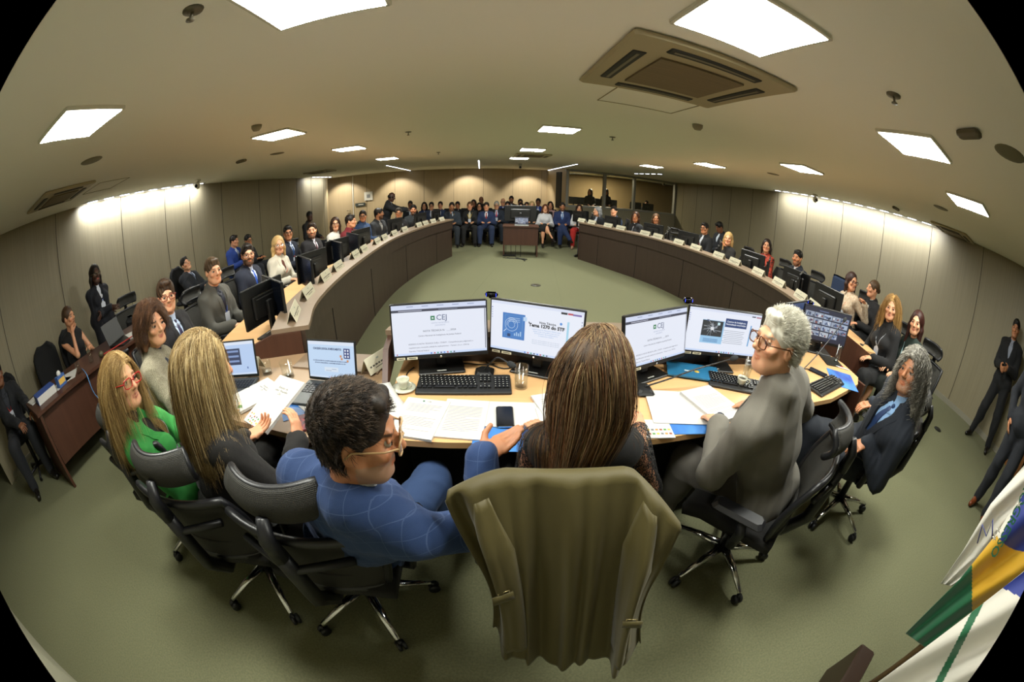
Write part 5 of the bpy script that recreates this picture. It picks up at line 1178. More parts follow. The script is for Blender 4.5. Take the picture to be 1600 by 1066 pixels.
    if watch: W_, d_ = wr[0][:2]; b = MB(); M3 = d_.to_track_quat('Z', 'Y').to_matrix(); b.lathe([(.029, -.008), (.034, -.008), (.034, .008), (.029, .008)], W_+d_*.014, M_chrome, 20, M3); b.lathe([(.001, 0), (.019, 0), (.018, .008), (.001, .008)], W_+d_*.014+Vector((0, 0, .03)), M_chrome, 16); b.build('wrist_watch', t, org=t.location)
    if bottom:
        if isinstance(bottom, tuple):      # skirt
            (k0, a0, h0), (k1, a1, h1) = kn; mid = k0.lerp(k1, .5); pr = [cap(A(-hw, 0, .05), A(hw, 0, .05), .1*s, k=.05)]+[cap(h_, h_.lerp(k_, .93), .09*s, .07*s, k=.08) for k_, a_, h_ in kn]+[cap(P, mid.lerp(P, .12), .085*s, .07*s, k=.08)]
            if pose != 'sit': pr = [cap(P+Vector((0, 0, .08)), P+Vector((0, 0, -.42)), .13, .17, k=.05, F=FR, S=(1.2, 1, 1))]
            V, F = solid(pr, c_h, off=.01); np_mesh('skirt', V, F, fabric(bottom[1]), t)
        else:
            V, F = solid([cap(A(-hw, -.01, .02), A(hw, -.01, .02), .1*s, k=.04)]+legp, c_h, off=.012); V = wrinkle(V, F, lo['w']*2.6, 16, seed+5); np_mesh('trousers', V, F, fabric(bottom), t)
    for sh in shoes_:
        V, F = solid(sh, .008 if lod != 'lo' else .018); np_mesh('shoe', V, F, M_shoeb if shoes == 'brown' else mat('shoe_nude', '#b08a70', .4) if shoes == 'nude' else M_shoe, t)
    # hair
    style, hcol = hair[0], hair[1]; G_ = Vector((0, 0, -1)); hh = max(lo['head'], .006 if lod == 'hi' else .009)
    face = [e(0, .115, -.045, .066, .085, .112, .01, True)]
    hp_ = []
    if style in ('short', 'quiff', 'thin'):
        th = {'short': 1., 'quiff': 1.04, 'thin': .965}[style]
        hp_ = [e(0, -.016, .04, .08*th, .098*th, .094*th), cc((0, -.06, -.03), (0, -.062, -.06), .045, .035, .03)] + ([cc((-.03, .07, .105), (.035, .065, .11), .022, .022, .03)] if style == 'quiff' else [cc((-.03, .06, .098), (.03, .06, .1), .016, .016, .03)] if style == 'short' else [])
        hp_ += face+[e(s_*.088, .012, -.035, .03, .04, .048, .008, True) for s_ in (-1, 1)]+[e(0, .02, -.14, .09, .085, .07, .01, True)]
    elif style in ('long', 'bob', 'wavy', 'curly'):
        Ln = {'long': .26, 'bob': .1, 'wavy': .06, 'curly': .2}[style]; ex_ = 1.1 if style == 'curly' else .97
        hp_ = [e(0, -.02, .04, .086*ex_, .104*ex_, .096*ex_, .02)]
        for s_ in (-1, 1):
            a0 = hd(s_*.072*ex_, -.012, .02); a1 = hd(s_*.082*ex_, -.02, -.05); a2 = a1+Vector((0, 0, -Ln))+Rb @ Vector((s_*.015, -.005, 0)); hp_ += [cap(a0, a1, .022*ex_*q, .025*ex_*q, k=.03), cap(a1, a2, .026*ex_*q, .018*q, k=.03)]
        b0 = hd(0, -.065, .02); b1 = hd(0, -.075, -.07); b2 = b1+Vector((0, 0, -Ln))-Yf*.02; hp_ += [cap(b0, b1, .05*q, .045*q, k=.05, F=HF, S=(1.5, 1, 1)), cap(b1, b2, .042*q, .03*q, k=.05, F=FR, S=(1.9, 1, 1))]
        hp_ += [e(0, .122, -.03, .062, .092, .122, .012, True)]
    elif style == 'bun': hp_ = [e(0, -.018, .04, .079, .098, .092, .015), e(0, -.105, .0, .04, .035, .04, .015)]+face+[e(s_*.088, .012, -.035, .03, .04, .048, .008, True) for s_ in (-1, 1)]+[e(0, .02, -.14, .09, .085, .07, .01, True)]
    elif style == 'fringe_bald': hp_ = [e(0, -.018, .0, .081, .098, .065, .01), e(0, -.01, .085, .066, .085, .06, .01, True)]+face+[e(s_*.088, .012, -.035, .03, .04, .048, .008, True) for s_ in (-1, 1)]+[e(0, .02, -.12, .09, .085, .07, .01, True)]
    if hp_:
        V, F = solid(hp_, hh)
        if len(F):
            N = vnormals(V, F)
            if style == 'curly':
                a = V*95; V = V+N*(.009*(np.sin(a[:, 0]+2*np.sin(a[:, 1]*.7))*np.sin(a[:, 1]+1.7*np.sin(a[:, 2]*.8))*np.sin(a[:, 2]+.5)))[:, None]
            elif style in ('short', 'quiff', 'wavy'): a = V*150; V = V+N*(.0016*np.sin(a[:, 0]+2*np.sin(a[:, 1]*.5)+a[:, 2]*.6))[:, None]
            c1_, c2_ = np.array(lin(hair[1])), np.array(lin(hair[2] if len(hair) > 2 else hair[1])); l2 = (V-npa(H)) @ HF
            if style in ('long', 'bob', 'wavy'): w_ = .5+.5*np.sin(np.arctan2(l2[:, 0], -l2[:, 1]+.02)*26+3*np.sin(l2[:, 2]*14))
            else: w_ = .5+.5*np.sin(V[:, 0]*190+2*np.sin(V[:, 1]*160)+V[:, 2]*70)
            np_mesh('hair', V, F, M_hair, t, c1_*(1-w_[:, None])+c2_*w_[:, None])
    if strands: hair_strands(t, H, Rh, HF, hs, hd, Rb, strands, torso+neck+head+sleeves, off, hair, seed)
    if glasses: add_glasses(t, hd, Rh, hs, glasses)
    if extra: extra(t, hd, A, Rh, wr)
    return t
def surf_pt(prims, o, d, off):
    """outermost point of the volume seen from o along d, lifted by off"""
    ts = np.arange(.34, -.02, -.006); P_ = npa(o)[None]+ts[:, None]*npa(d)[None]; D = sdf_pts(prims, P_)-off
    i = int(np.argmax(D < 0)); 
    if not (D < 0).any(): return Vector(o)+Vector(d)*.12
    t = ts[i] if i == 0 else ts[i-1]+(ts[i]-ts[i-1])*D[i-1]/(D[i-1]-D[i]+1e-9)
    return Vector(o)+Vector(d)*float(t)
def lace_mat():
    if 'lace' in _M: return _M['lace']
    m = mat('lace', '#0c0b0b', .8); nt = m.node_tree; N = nt.nodes; tc = N.new('ShaderNodeTexCoord'); v = N.new('ShaderNodeTexNoise'); v.inputs['Scale'].default_value = 95; v.inputs['Detail'].default_value = 2.5; v.inputs['Distortion'].default_value = 1.8
    nt.links.new(tc.outputs['Object'], v.inputs['Vector']); r_ = N.new('ShaderNodeMath'); r_.operation = 'GREATER_THAN'; r_.inputs[1].default_value = .47; nt.links.new(v.outputs['Fac'], r_.inputs[0]); nt.links.new(r_.outputs[0], N['Principled BSDF'].inputs['Alpha']); return m
def add_glasses(t, hd, Rh, hs, col):
    m = mat('glasses_'+col[1:], col, .25); b = MB(); rim = []
    for q in (-1, 1):
        pts = [hd(q*.034+.027*math.copysign(abs(math.cos(a))**.6, math.cos(a)), .107-.006*abs(math.cos(a)*q+0*a), .003+.019*math.copysign(abs(math.sin(a))**.6, math.sin(a))) for a in [i*math.pi/10 for i in range(21)]]
        b.tube(pts, .0024*hs, m, 6, cap=False); rim.append(pts)
    b.tube([hd(-.008, .108, .008), hd(0, .111, .01), hd(.008, .108, .008)], .0022*hs, m, 6); b.build('glasses_front', t, org=t.location)
    for q in (-1, 1): b = MB(); b.tube([hd(q*.061, .1, .009), hd(q*.078, .07, .01), hd(q*.083, .0, .008), hd(q*.08, -.02, -.012)], .0024*hs, m, 6); b.build('glasses_temple', t, org=t.location)
    for pts in rim: b = MB(); b.raw(pts[:-1], [tuple(range(20))], lens_mat()); b.build('lens', t, org=t.location)
def hair_strands(t, H, Rh, HF, hs, hd, Rb, sp, prims, off, hair, seed):
    """sp: dict(n, len, r, mode, part)"""
    r_ = np.random.RandomState(seed); n = sp['n']; mode = sp.get('mode', 'long'); steps = sp.get('steps', 22); Ln = sp['len']; h_ = Ln/steps
    D = r_.normal(size=(n*5, 3)); D /= np.linalg.norm(D, axis=1, keepdims=True); loc = D*np.array([.078, .0965, .0925])+np.array([0, -.014, .038])
    x, y, z = loc.T; hl = .062 if mode != 'thin' else .03
    keep = (z > -.05+.0*y) & ~((y > .045) & (z < .084-(y-.045)*.4)) & ~((np.abs(x) > .05) & (y > -.0) & (z < .03) ) & ~((z < -.0) & (y > -.02))
    loc = loc[keep][:n]; n = len(loc); Pn = loc/np.linalg.norm(loc, axis=1, keepdims=True)
    pos = (loc*hs) @ HF.T+npa(H); nrm = Pn @ HF.T; g = np.array([0, 0, -1.])
    part = sp.get('part', .0); side = np.sign(loc[:, 0]-part); back = npa(Rh @ Vector((0, -1, 0))); rt = npa(Rh @ Vector((1, 0, 0))); fw = -back; up = npa(Rh @ Vector((0, 0, 1)))
    if mode in ('long', 'curly'):
        side = np.where((np.abs(loc[:, 0]-part) < .05) & (r_.rand(n) < .4) & (loc[:, 1] < .0), -side*.3, side)
        d = rt[None]*side[:, None]*.65+r_.normal(size=(n, 3))*.12+back[None]*.55+nrm*.25+g[None]*.25
    else: cv = npa(Rh @ Vector(sp.get('comb', (.5, .5, 0)))); d = cv[None]+nrm*sp.get('lift', .45)+r_.normal(size=(n, 3))*sp.get('mess', .2)
    d /= np.linalg.norm(d, axis=1, keepdims=True); path = [pos.copy()]; lens = r_.uniform(.75, 1.05, n) if mode != 'short' else r_.uniform(.6, 1.1, n)
    lay = r_.uniform(.002, sp.get('lay', .016), n); pr = [p for p in prims if not p[8]]; ph = r_.rand(n)*6.28; clump = r_.normal(size=(n, 3))*sp.get('clump', .045); dir2 = npa(Rb @ Vector(sp.get('fall', (0, -.12, 0))))
    for k in range(steps):
        if mode in ('long', 'curly'): d = d*.72+g[None]*.34+clump*.6+dir2[None]*.12+rt[None]*(side*.03)[:, None]*(k < 5)-rt[None]*(((pos-npa(H)) @ rt)*sp.get('pinch', 0)*(k > 8))[:, None]
        else: d = d*.9+g[None]*.06
        d /= np.linalg.norm(d, axis=1, keepdims=True); pos = pos+d*(h_*lens)[:, None]
        for _ in range(2):
            s0 = sdf_pts(pr, pos)-off; e_ = .004; bad = s0 < lay
            if bad.any():
                q = pos[bad]; gr = np.stack([sdf_pts(pr, q+np.eye(3)[i]*e_)-off-s0[bad] for i in range(3)], 1); gr /= np.linalg.norm(gr, axis=1, keepdims=True)+1e-9; q = q+gr*(lay[bad]-s0[bad])[:, None]; pos[bad] = q
        dd = pos-path[-1]; L_ = np.linalg.norm(dd, axis=1, keepdims=True)+1e-9; d = d*.5+dd/L_*.5; path.append(pos.copy())
    PT = np.stack(path, 1)
    if mode == 'curly' or sp.get('wave'):
        a = np.arange(steps+1)[None]*sp.get('freq', 1.5)+ph[:, None]; w_ = sp.get('wave', .011)*np.linspace(.2, 1, steps+1)[None]
        PT = PT+(rt*1)[None, None]*(np.cos(a)*w_)[..., None]+back[None, None]*(np.sin(a)*w_)[..., None]
    cs = np.array([lin(c) for c in sp['cols']]); cs = cs[np.argsort(cs.sum(1))]; an = np.arctan2(loc[:, 0], -loc[:, 1]); w_ = .5+.33*np.sin(an*7+4*loc[:, 2]*20+2*np.sin(an*17))+r_.normal(size=n)*.16+loc[:, 2]*1.2-.05; w_ = np.clip(w_, 0, .999)*(len(cs)-1); i0 = w_.astype(int); f_ = (w_-i0)[:, None]; cols = cs[i0]*(1-f_)+cs[np.minimum(i0+1, len(cs)-1)]*f_
    V, F, C_ = strand_mesh(PT, sp.get('r', .001), cols); np_mesh('hair_strands', V, F, M_hair, t, C_)

# ================================================================ CHAIRS
M_weave = mesh_weave('chair_weave', '#161512', '#4a473e', 90); M_cpl = mat('chair_plastic', '#17171a', .4); M_cseat = mat('chair_seat_fabric', '#141312', .9, bump=(300, .4))
def make_chair(label, loc, rz, arms=True, tagc=False, blue=False, head=True):
    t = thing('office_chair', loc, label, 'chair', 'mesh office chairs', rz); L = dict(local=True)
    wv = M_weave if not blue else mat('blue_chair_fabric', '#1c2c44', .85)
    def panel(zl, zh, hwf, yf, th): return [[Vector((hwf(v)*(-1+2*i/12), yf(v, -1+2*i/12), zl+(zh-zl)*v)) for v in [j/12 for j in range(13)]] for i in range(13)]
    def outline(G): return [G[i][0] for i in range(13)]+[G[12][j] for j in range(1, 13)]+[G[i][12] for i in range(11, -1, -1)]+[G[0][j] for j in range(11, 0, -1)]+[G[0][0], G[1][0]]
    hwf = lambda v: .205+.045*math.sin(math.pi*min(1, v*.62+.12)); yf = lambda v, x: -.23-.075*v+.05*math.sin(v*math.pi)*.6+.055*x*x
    G = panel(.5, .87, hwf, yf, .01); b = MB(); b.sheet(G, wv, .012); b.build('backrest', t, **L); b = MB(); b.tube(outline(G), .017, M_cpl, 8, cap=False)
    b.build('back_frame', t, **L)
    G = panel(.46, .6, lambda v: .17, lambda v, x: -.225+.04*x*x-.0*v, .01); b = MB(); b.sheet(G, wv, .03); b.build('lumbar_pad', t, **L)
    if head:
        G = panel(.94, 1.05, lambda v: .145+.02*math.sin(math.pi*v), lambda v, x: -.31+.06*x*x+.03*(v-.5)**2*4, .01); b = MB(); b.sheet(G, wv, .03); b.build('headrest', t, **L); b = MB(); b.tube(outline(G), .015, M_cpl, 8, cap=False); b.build('headrest_frame', t, **L)
        b = MB(); b.tube([(0, -.35, .84), (0, -.36, .93), (0, -.33, .99)], [.03, .026, .02], M_cpl, 8); b.build('headrest_bracket', t, **L)
    b = MB(); b.tube([(0, -.02, .42), (0, -.24, .42), (0, -.32, .55), (0, -.335, .72), (0, -.35, .86)], [.03, .034, .032, .03, .028], M_cpl, 8); b.tube([(-.2, -.27, .78), (0, -.345, .76), (.2, -.27, .78)], .016, M_cpl, 8); b.build('back_support', t, **L)
    G = [[Vector((-.25+.5*i/10, -.22+.48*j/10, .475+.02*(1-math.cos((i-5)/5*1.2))-.03*max(0, j-8)/2)) for j in range(11)] for i in range(11)]; b = MB(); b.sheet(G, M_cseat, .055); b.build('seat', t, **L)
    b = MB(); b.box((0, 0, .415), (.26, .26, .06), M_cpl, bev=.02); b.build('tilt_mechanism', t, **L)
    if arms:
        for s_ in (-1, 1):
            b = MB(); b.tube([(s_*.16, -.02, .42), (s_*.285, -.04, .44), (s_*.3, -.05, .54), (s_*.29, -.03, .6)], [.022, .024, .026, .024], M_cpl, 8, flat=.7); b.build('armrest_post', t, **L)
            b = MB(); b.box((s_*.285, .0, .625), (.09, .26, .035), M_cpl, bev=.016); b.build('armrest_pad', t, **L)
    b = MB(); b.tube([(0, 0, .12), (0, 0, .42)], [.03, .022], M_cpl, 12); b.build('gas_column', t, **L)
    for k in range(5):
        a = k*2*math.pi/5+.3; d = Vector((math.cos(a), math.sin(a), 0)); b = MB(); b.tube([d*.02+Vector((0, 0, .13)), d*.16+Vector((0, 0, .115)), d*.305+Vector((0, 0, .078))], [.03, .022, .015], M_chrome, 8, flat=.7); lg = b.build('base_leg', t, **L)
        b = MB(); c = d*.315+Vector((0, 0, .03)); q = Vector((-d.y, d.x, 0)); M3 = q.to_track_quat('Z', 'Y').to_matrix()
        for s_ in (-1, 1): b.lathe([(.001, -.009), (.026, -.009), (.029, -.004), (.029, .004), (.026, .009), (.001, .009)], c+q*s_*.014, M_cpl, 14, M3)
        b.tube([c, c+Vector((0, 0, .045))], .01, M_cpl, 6); b.build('caster', lg, local=True)
    if tagc: b = MB(); b.box((.1, .0, .36), (.07, .005, .1), mat('red_tag', '#b01818'), Ry(.5)); b.build('red_label', t, **L)
    return t
# ================================================================ WHO SITS WHERE
def camyaw(H): return math.atan2(H.x, -H.y)
def wrap(a): return (a+math.pi) % (2*math.pi)-math.pi
def sit(label, H, yaw, look=None, back=.06, pz=.52, **k):
    """seated person: head at H, body facing yaw, head turned to look (radians, absolute)"""
    H = Vector(H); f = Rz(yaw) @ Vector((0, 1, 0)); P = H-f*back; P.z = pz
    hy = wrap((look if look is not None else yaw)-yaw); hy = max(-1.35, min(1.35, hy))
    return person(label, H, P, yaw, hy=hy, **k)
CH = make_chair('office chair with its headrest behind the man in blue', (-.64, .82, 0), R(3))
def chair(label, x, y, rz, grp='mesh office chairs'): return dup(CH, (x, y, 0), rz, label, grp)
chair('office chair of the blond woman in black, its headrest nearest the green jacket', -1.2, .79, R(10))
chair('office chair of the woman in the green jacket, leftmost at the front desk', -1.80, .92, R(16))
chair('office chair under the man in the grey suit, chrome base in full view', 1.13, 1.02, R(40)); 
chair('office chair under the man with long curly grey hair', 2.24, 1.12, R(34))
make_chair('office chair covered by the olive trench coat', (.17, 1.02, 0), 0., head=False)

# --- the six nearest people
person('man in a blue windowpane suit seen from behind, right palm turned up', at(556, 680, 1.17), (-.58, .82, .52), R(-14), hy=R(-62), hp=.12, hr=-.05, lod='hi', skin='tan', hair=('short', '#1a130e', '#30241a'), top=('jacket', '#1f3864', 'plaid'), shirt='#dfe2e8', bottom='#22395f',
       rh=at(783, 694, .93), lh=(-.66, 1.05, .66), hfr=((.95, .6, .25), (.1, -.25, 1), .2, -1), hfl=None, glasses='#b8956a', beard=('#8d8378', .45), tie='#50303c', hs=1.04, elbow_out=.4, vd=.32,
       strands=dict(n=9000, len=.02, r=.0007, mode='short', steps=4, cols=['#1c1510', '#34281e', '#6a594a', '#120d0a'], comb=(-.3, .7, .0), lift=.16, mess=.25, lay=.001))
person('blond woman in a black blazer seen from behind holding up a white booklet', at(318, 575, 1.22), (-1.16, .78, .53), R(-10), hy=R(-28), hp=.2, lod='hi', sex='f', skin='light', hair=('long', '#6a5232', '#a58a58'), top=('jacket', '#14110f'), shirt='#201c1a', bottom='#141210', knee_w=.05,
       rh=at(462, 660, .85), lh=at(405, 672, .83), hfr=((-.2, .6, .75), (-.9, .1, .1), .55), hfl=((.5, .6, .1), (0, 0, 1), .5), tw=R(-8), lapel=False,
       strands=dict(n=9000, len=.37, r=.00065, cols=['#6a5230', '#9a8052', '#c0a572', '#d8c294', '#4c3a22'], lay=.008, part=.01, fall=(-.05, -.3, 0), clump=.03, steps=24))
person('woman in a green jacket with red glasses and long blond hair at the front desk', at(190, 598, 1.16), (-1.74, .90, .52), R(-42), hy=R(-38), hp=-.08, hr=-.08, lod='hi', sex='f', skin='fair', hair=('long', '#8a6a40', '#b8965c'), top=('jacket', '#2f8a3c'), shirt='#15130f', bottom='#16181c',
       glasses='#b01c20', lanyard='#c8ccd4', rh=(-1.28, .98, .68), lh=(-1.36, 1.12, .68), vd=.4,
       strands=dict(n=6000, len=.38, r=.0006, cols=['#8a6c40', '#b8965c', '#d8bc84', '#6a5030'], lay=.008, part=-.01, fall=(0, -.1, 0), steps=22))
person('woman in a black lace dress seen from behind, long brown hair with light streaks', at(935, 578, 1.21), (.21, .93, .53), R(0), hy=R(-42), hp=.05, lod='hi', sex='f', skin='light', hair=('long', '#3a2a1c', '#5c4630'), top=('dress', '#0e0d0d', 'lace'), bottom=('skirt', '#100f0f'), lh=at(836, 664, .79), rh=at(1000, 668, .8), hfl=((-.3, .9, -.1), (0, 0, -1), .3), glasses='#4a2c18',
       elbow_out=.3, strands=dict(n=10000, len=.42, r=.0006, cols=['#3a2a1c', '#5c4630', '#8c7350', '#a88e66', '#2c2016', '#6a3c1c'], lay=.008, part=-.02, pinch=1.1, fall=(.0, -.5, 0), clump=.022, steps=26))
def pen_in_hand(t, hd, A, Rh, wr): pass
person('white haired man in a grey suit with tortoiseshell glasses in profile', at(1216, 537, 1.27), (1.2, 1.02, .53), R(28), hy=R(58), hp=-.08, lod='hi', skin='fair', hair=('short', '#b8b2a0', '#d8d4c6'), top=('jacket', '#6f6b62'), shirt='#e2e4ea', bottom='#4a4640', lh=at(1112, 652, .785), rh=(1.22, 1.38, .78), hfl=((.05, .95, -.15), (0, 0, -1), .35), glasses='#5a3018', watch=True, tie='#404858', hs=1.0,
       strands=dict(n=9000, len=.03, r=.0007, mode='short', steps=5, cols=['#d8d4c4', '#b4ae9c', '#f0ece0', '#8c8676'], comb=(.1, -.5, .1), lift=.1, mess=.2, lay=.002), elbow_out=.9, tw=R(-6), smile=True)
person('man with long curly grey hair in a navy suit leaning back in his chair', at(1424, 583, 1.18), (2.2, 1.12, .52), R(62), hy=R(28), hp=-.12, hr=.05, lod='hi', skin='tan', hair=('curly', '#4c4840', '#8a857a'), top=('jacket', '#1b212c'), shirt='#8fb4e0', bottom='#161b24', lh=at(1340, 698, .70), rh=at(1352, 632, .76), beard=('#6a645c', .35), hs=.98,
       hfl=((-.8, .1, -.2), (0, 0, -1), .4), hfr=((-.8, .3, -.1), (0, 0, -1), .4), tie='#28406c', vd=.4, strands=dict(n=2600, len=.27, r=.0011, mode='curly', wave=.015, freq=1.25, cols=['#3c3832', '#6c675e', '#9a958a', '#b8b4a8'], lay=.022, steps=26, fall=(0, -.25, 0)))

# --- the trench coat over the empty back of the middle chair
def trench():
    M_coat = mat('olive_coat', '#4c431b', .6, bump=(600, .12), sheen=.1)
    t = thing('trench_coat', (.17, .62, .3), 'long olive green trench coat hung over the back of the middle chair', 'coat'); n, mm = 96, 60
    bl, brr = at(768, 1022, .27), at(1000, 1032, .27); G = []
    def prof(u):
        a = abs(u); z = 1.035-.01*math.cos(a*3)-(max(0, a-.5)/.5)**1.4*(.07 if u < 0 else .11); x = .145+u*(.30); y = .665+.03*(1-a*a)-max(0, a-.6)*(.02 if u < 0 else .26); return Vector((x, y, z))
    rg = np.random.RandomState(3)
    def fold(u, v):
        A_ = .008+.04*v**.6; f_ = .55*math.sin(u*9.5+.8+v*.5)+.35*math.sin(u*17+2+v*1.3)+.25*math.sin(u*29+v*2)
        edge = max(0, abs(u)-.4)/.6; return A_*f_*(.75+1.5*edge)+.03*edge*v*math.sin(u*23+1)
    for i in range(n+1):
        u = -1+2*i/n; row = []; top = prof(u); b0 = bl.lerp(brr, (u+1)/2)
        for j in range(-8, mm+1):
            if j < 0: k = -j/8; row.append(top+Vector((0, .06*math.sin(k*2.2), -.13*k*k+.026*math.sin(k*3.1)))); continue
            v = j/mm; p = top.lerp(Vector((b0.x, b0.y, .27+.03*math.sin(u*7)-.05*math.cos(u*2.4))), v); p.y -= .03*math.sin(min(1, v*3.2)*math.pi/2)*(1-v)+fold(u, v); p.x += -.05*math.sin(v*math.pi)*u*abs(u)+.35*fold(u+.12, v)
            row.append(p)
        G.append(row)
    b = MB(); b.sheet(G, M_coat, .005); b.build('coat_shell', t, org=t.location)
    for ii, jj, sg in ((12, 26, -1), (82, 30, 1)):
        c = Vector(G[ii][8+jj])+Vector((0, -.034, 0)); dx = (Vector(G[ii+4][8+jj])-Vector(G[ii-4][8+jj])); dx.normalize(); dz = (Vector(G[ii][8+jj-2])-Vector(G[ii][8+jj+2])).normalized()
        q = [c+dx*a_*.016+dz*b_*.022 for a_, b_ in ((-1, -1), (1, -1), (1, 1), (-1, 1), (-1, -1), (1, -1))]; b = MB(); b.tube(q, .0022, mat('buckle_metal', '#c0b080', .3, .8), 6); b.build('buckle', t, org=t.location)
        b = MB(); b.sheet([[c+dx*(.05*k*sg)+dz*(.016*m_2)+Vector((0, -.004*(k < 1), 0)) for m_2 in (-1, 1)] for k in (-.55, -.1, .35, .7)], M_coat, .006); b.build('strap', t, org=t.location)
    for sg, ii in ((-1, 13), (1, 82)):      # the flat hanging sleeves
        g = [[Vector(G[max(0, min(n, ii+int(w_*9*min(1, .3+j/18))))][8+j])+Vector((0, -.003-.03*(1-w_*w_)*min(1, (j-1)/12), 0)) for w_ in (-1, -.8, -.55, -.3, 0, .3, .55, .8, 1)] for j in range(2, 54, 2)]
        b = MB(); b.sheet(g, M_coat, .005); b.build('sleeve', t, org=t.location)
trench()

# --- the left row, from the camera outwards
LR = R(-88)
def LH(px, py, z=1.2): return at(px, py, z)
H = LH(238, 508); sit('woman in a grey tweed jacket smiling, short wavy brown hair', H, R(-58), R(-92), sex='f', skin='fair', hair=('wavy', '#3a2416', '#5c3c24'), top=('jacket', '#a09880', 'tweed'), shirt='#1a2030', bottom='#20242c', smile=True, lod='hi', rh=H+Vector((.36, .12, -.42)), lh=H+Vector((.3, .3, -.42)), vd=.42, lapel=False, strands=dict(n=4500, len=.12, r=.0007, cols=['#3a2416', '#5c3c24', '#7a5434', '#2a180e'], lay=.03, steps=14, wave=.012, freq=.6))
chair('office chair of the woman in tweed', H.x-.12, H.y-.05, R(-58))
H = LH(260, 463, 1.22); sit('smiling man in glasses and a black suit beside the woman in tweed', H, R(-80), R(-118), skin='fair', hair=('quiff', '#2a1c12', '#4a3626'), top=('jacket', '#16151a'), shirt='#c0d2f0', tie='#2a2448', glasses='#7a2c24', smile=True, lod='hi', hair_n=0) if 0 else sit('smiling man in glasses and a black suit beside the woman in tweed', H, R(-80), R(-118), skin='fair', hair=('quiff', '#2a1c12', '#4a3626'), top=('jacket', '#16151a'), shirt='#c0d2f0', tie='#2a2448', glasses='#7a2c24', smile=True, lod='hi')
chair('office chair behind the smiling man in the black suit', H.x-.16, H.y, R(-80))
H = LH(333, 424, 1.2); sit('clean shaven man in a grey suit with dark shirt and blue lanyard', H, R(-84), R(-110), skin='fair', hair=('short', '#3a2a1c', '#5a4632'), top=('jacket', '#4c4a44'), shirt='#2a2c34', tie='#16182a', lanyard='#3c58a8', lod='mid', hs=1.05)
chair('office chair behind the man in the grey suit on the left', H.x-.16, H.y, R(-84))
H = LH(387, 398, 1.18); sit('bearded man with glasses in a navy suit and bright blue tie', H, R(-86), R(-128), skin='fair', hair=('short', '#1c1410'), top=('jacket', '#1a1f30'), shirt='#d0d8ee', tie='#2c58c0', glasses='#201818', beard=('#20160f', .85), lod='mid', hs=1.05)
chair('office chair behind the bearded man in navy', H.x-.16, H.y, R(-86))
H = LH(435, 383, 1.15); sit('woman in a white blazer with glasses and a blond bob', H, R(-95), R(-130), sex='f', skin='fair', hair=('bob', '#b08a54', '#d0b07a'), top=('jacket', '#cfc8b8'), shirt='#5a2c20', glasses='#c0a890', lanyard='#c04828', lan_badge=False, lod='mid')
H = LH(450, 364, 1.2); sit('dark haired man in glasses and dark suit behind the woman in white', H, R(-95), R(-140), skin='tan', hair=('short', '#120e0c'), top=('jacket', '#1b2030'), shirt='#c8d0e4', tie='#2a4878', lanyard='#d04028', glasses='#181414', lod='mid')
H = LH(487, 360, 1.18); sit('bearded man in a black suit with a red lanyard', H, R(-98), R(-150), skin='fair', hair=('short', '#2a1c12'), top=('jacket', '#151318'), shirt='#d8d8e4', tie='#4a1c28', lanyard='#d03a24', beard=('#2a1a10', .7), lod='mid', hs=1.05)
chair('office chair beside the man with the red lanyard', H.x-.2, H.y, R(-98))
H = LH(524, 350, 1.18); sit('woman with glasses and a white top on the left row', H, R(-100), R(-150), sex='f', skin='fair', hair=('long', '#2c1a12', '#3c261a'), top=('blouse', '#d8d4cc'), glasses='#241c18', lod='mid')
H = LH(548, 346, 1.19); sit('short haired person in a dark red jumper seen in profile', H, R(-100), R(-85), skin='light', hair=('short', '#1c1410'), top=('shirt', '#6a1820'), shirt='#6a1820', lod='mid')
H = LH(567, 338, 1.2); sit('man in a blue shirt with glasses on the left row', H, R(-105), R(-160), skin='tan', hair=('short', '#201812'), top=('shirt', '#2c456c'), shirt='#2c456c', glasses='#302820', lod='mid')
H = LH(592, 334, 1.2); sit('bearded man with glasses turned away to the right on the left row', H, R(-110), R(-70), skin='tan', hair=('short', '#1a130e'), top=('jacket', '#2a2c30'), shirt='#a8a8a8', beard=('#1a130e', .8), glasses='#201818', lod='mid')
chair('office chair turned to the wall behind the bearded man on the left row', -3.2, 8.2, R(-100))
H = aty(623, 333, 8.5); sit('man whose face shows only above a monitor on the left row', H, R(-125), R(-165), skin='tan', hair=('short', '#3a342e'), top=('jacket', '#20242c'), glasses='#302820', lod='lo')
H = aty(646, 328, 9.0); sit('bearded man with a yellow lanyard at the far end of the left row', H, R(-135), R(-165), skin='tan', hair=('short', '#120e0c'), top=('jacket', '#1c2024'), shirt='#c8ccd0', lanyard='#d0a828', beard=('#120e0c', .8), lod='mid')

# --- along the left wall
p = at(150, 431, 1.47)
D_ = Vector((-.907, .419, 0)); H = Vector((D_.x*5.45, D_.y*5.45, 1.47)); person('dark haired woman in navy with a blue lanyard standing against the left wall', H, (H.x-.02, H.y, .92), R(-88), hy=R(-6), sex='f', pose='stand', skin='dark', hair=('bob', '#18120e', '#241a14'), top=('jacket', '#13151f'), shirt='#c8ccd8', bottom='#10121a', lanyard='#5a78d0', lod='mid', glasses='#8a7a60', lh=H+Vector((.2, -.15, -.5)), rh=H+Vector((.25, .1, -.48)), vd=.3)
H = Vector((-4.72, 1.62, 1.17)); sit('woman in a black sleeveless top resting her chin on her hand at the side table', H, R(-90), R(-60), sex='f', skin='light', hair=('bun', '#3c2a1c', '#5a4230'), top=('sleeveless', '#0f0e10'), sleeve='none', bottom='#101014', lod='mid', rh=H+Vector((.16, .0, -.14)), lh=H+Vector((.32, .12, -.4)))
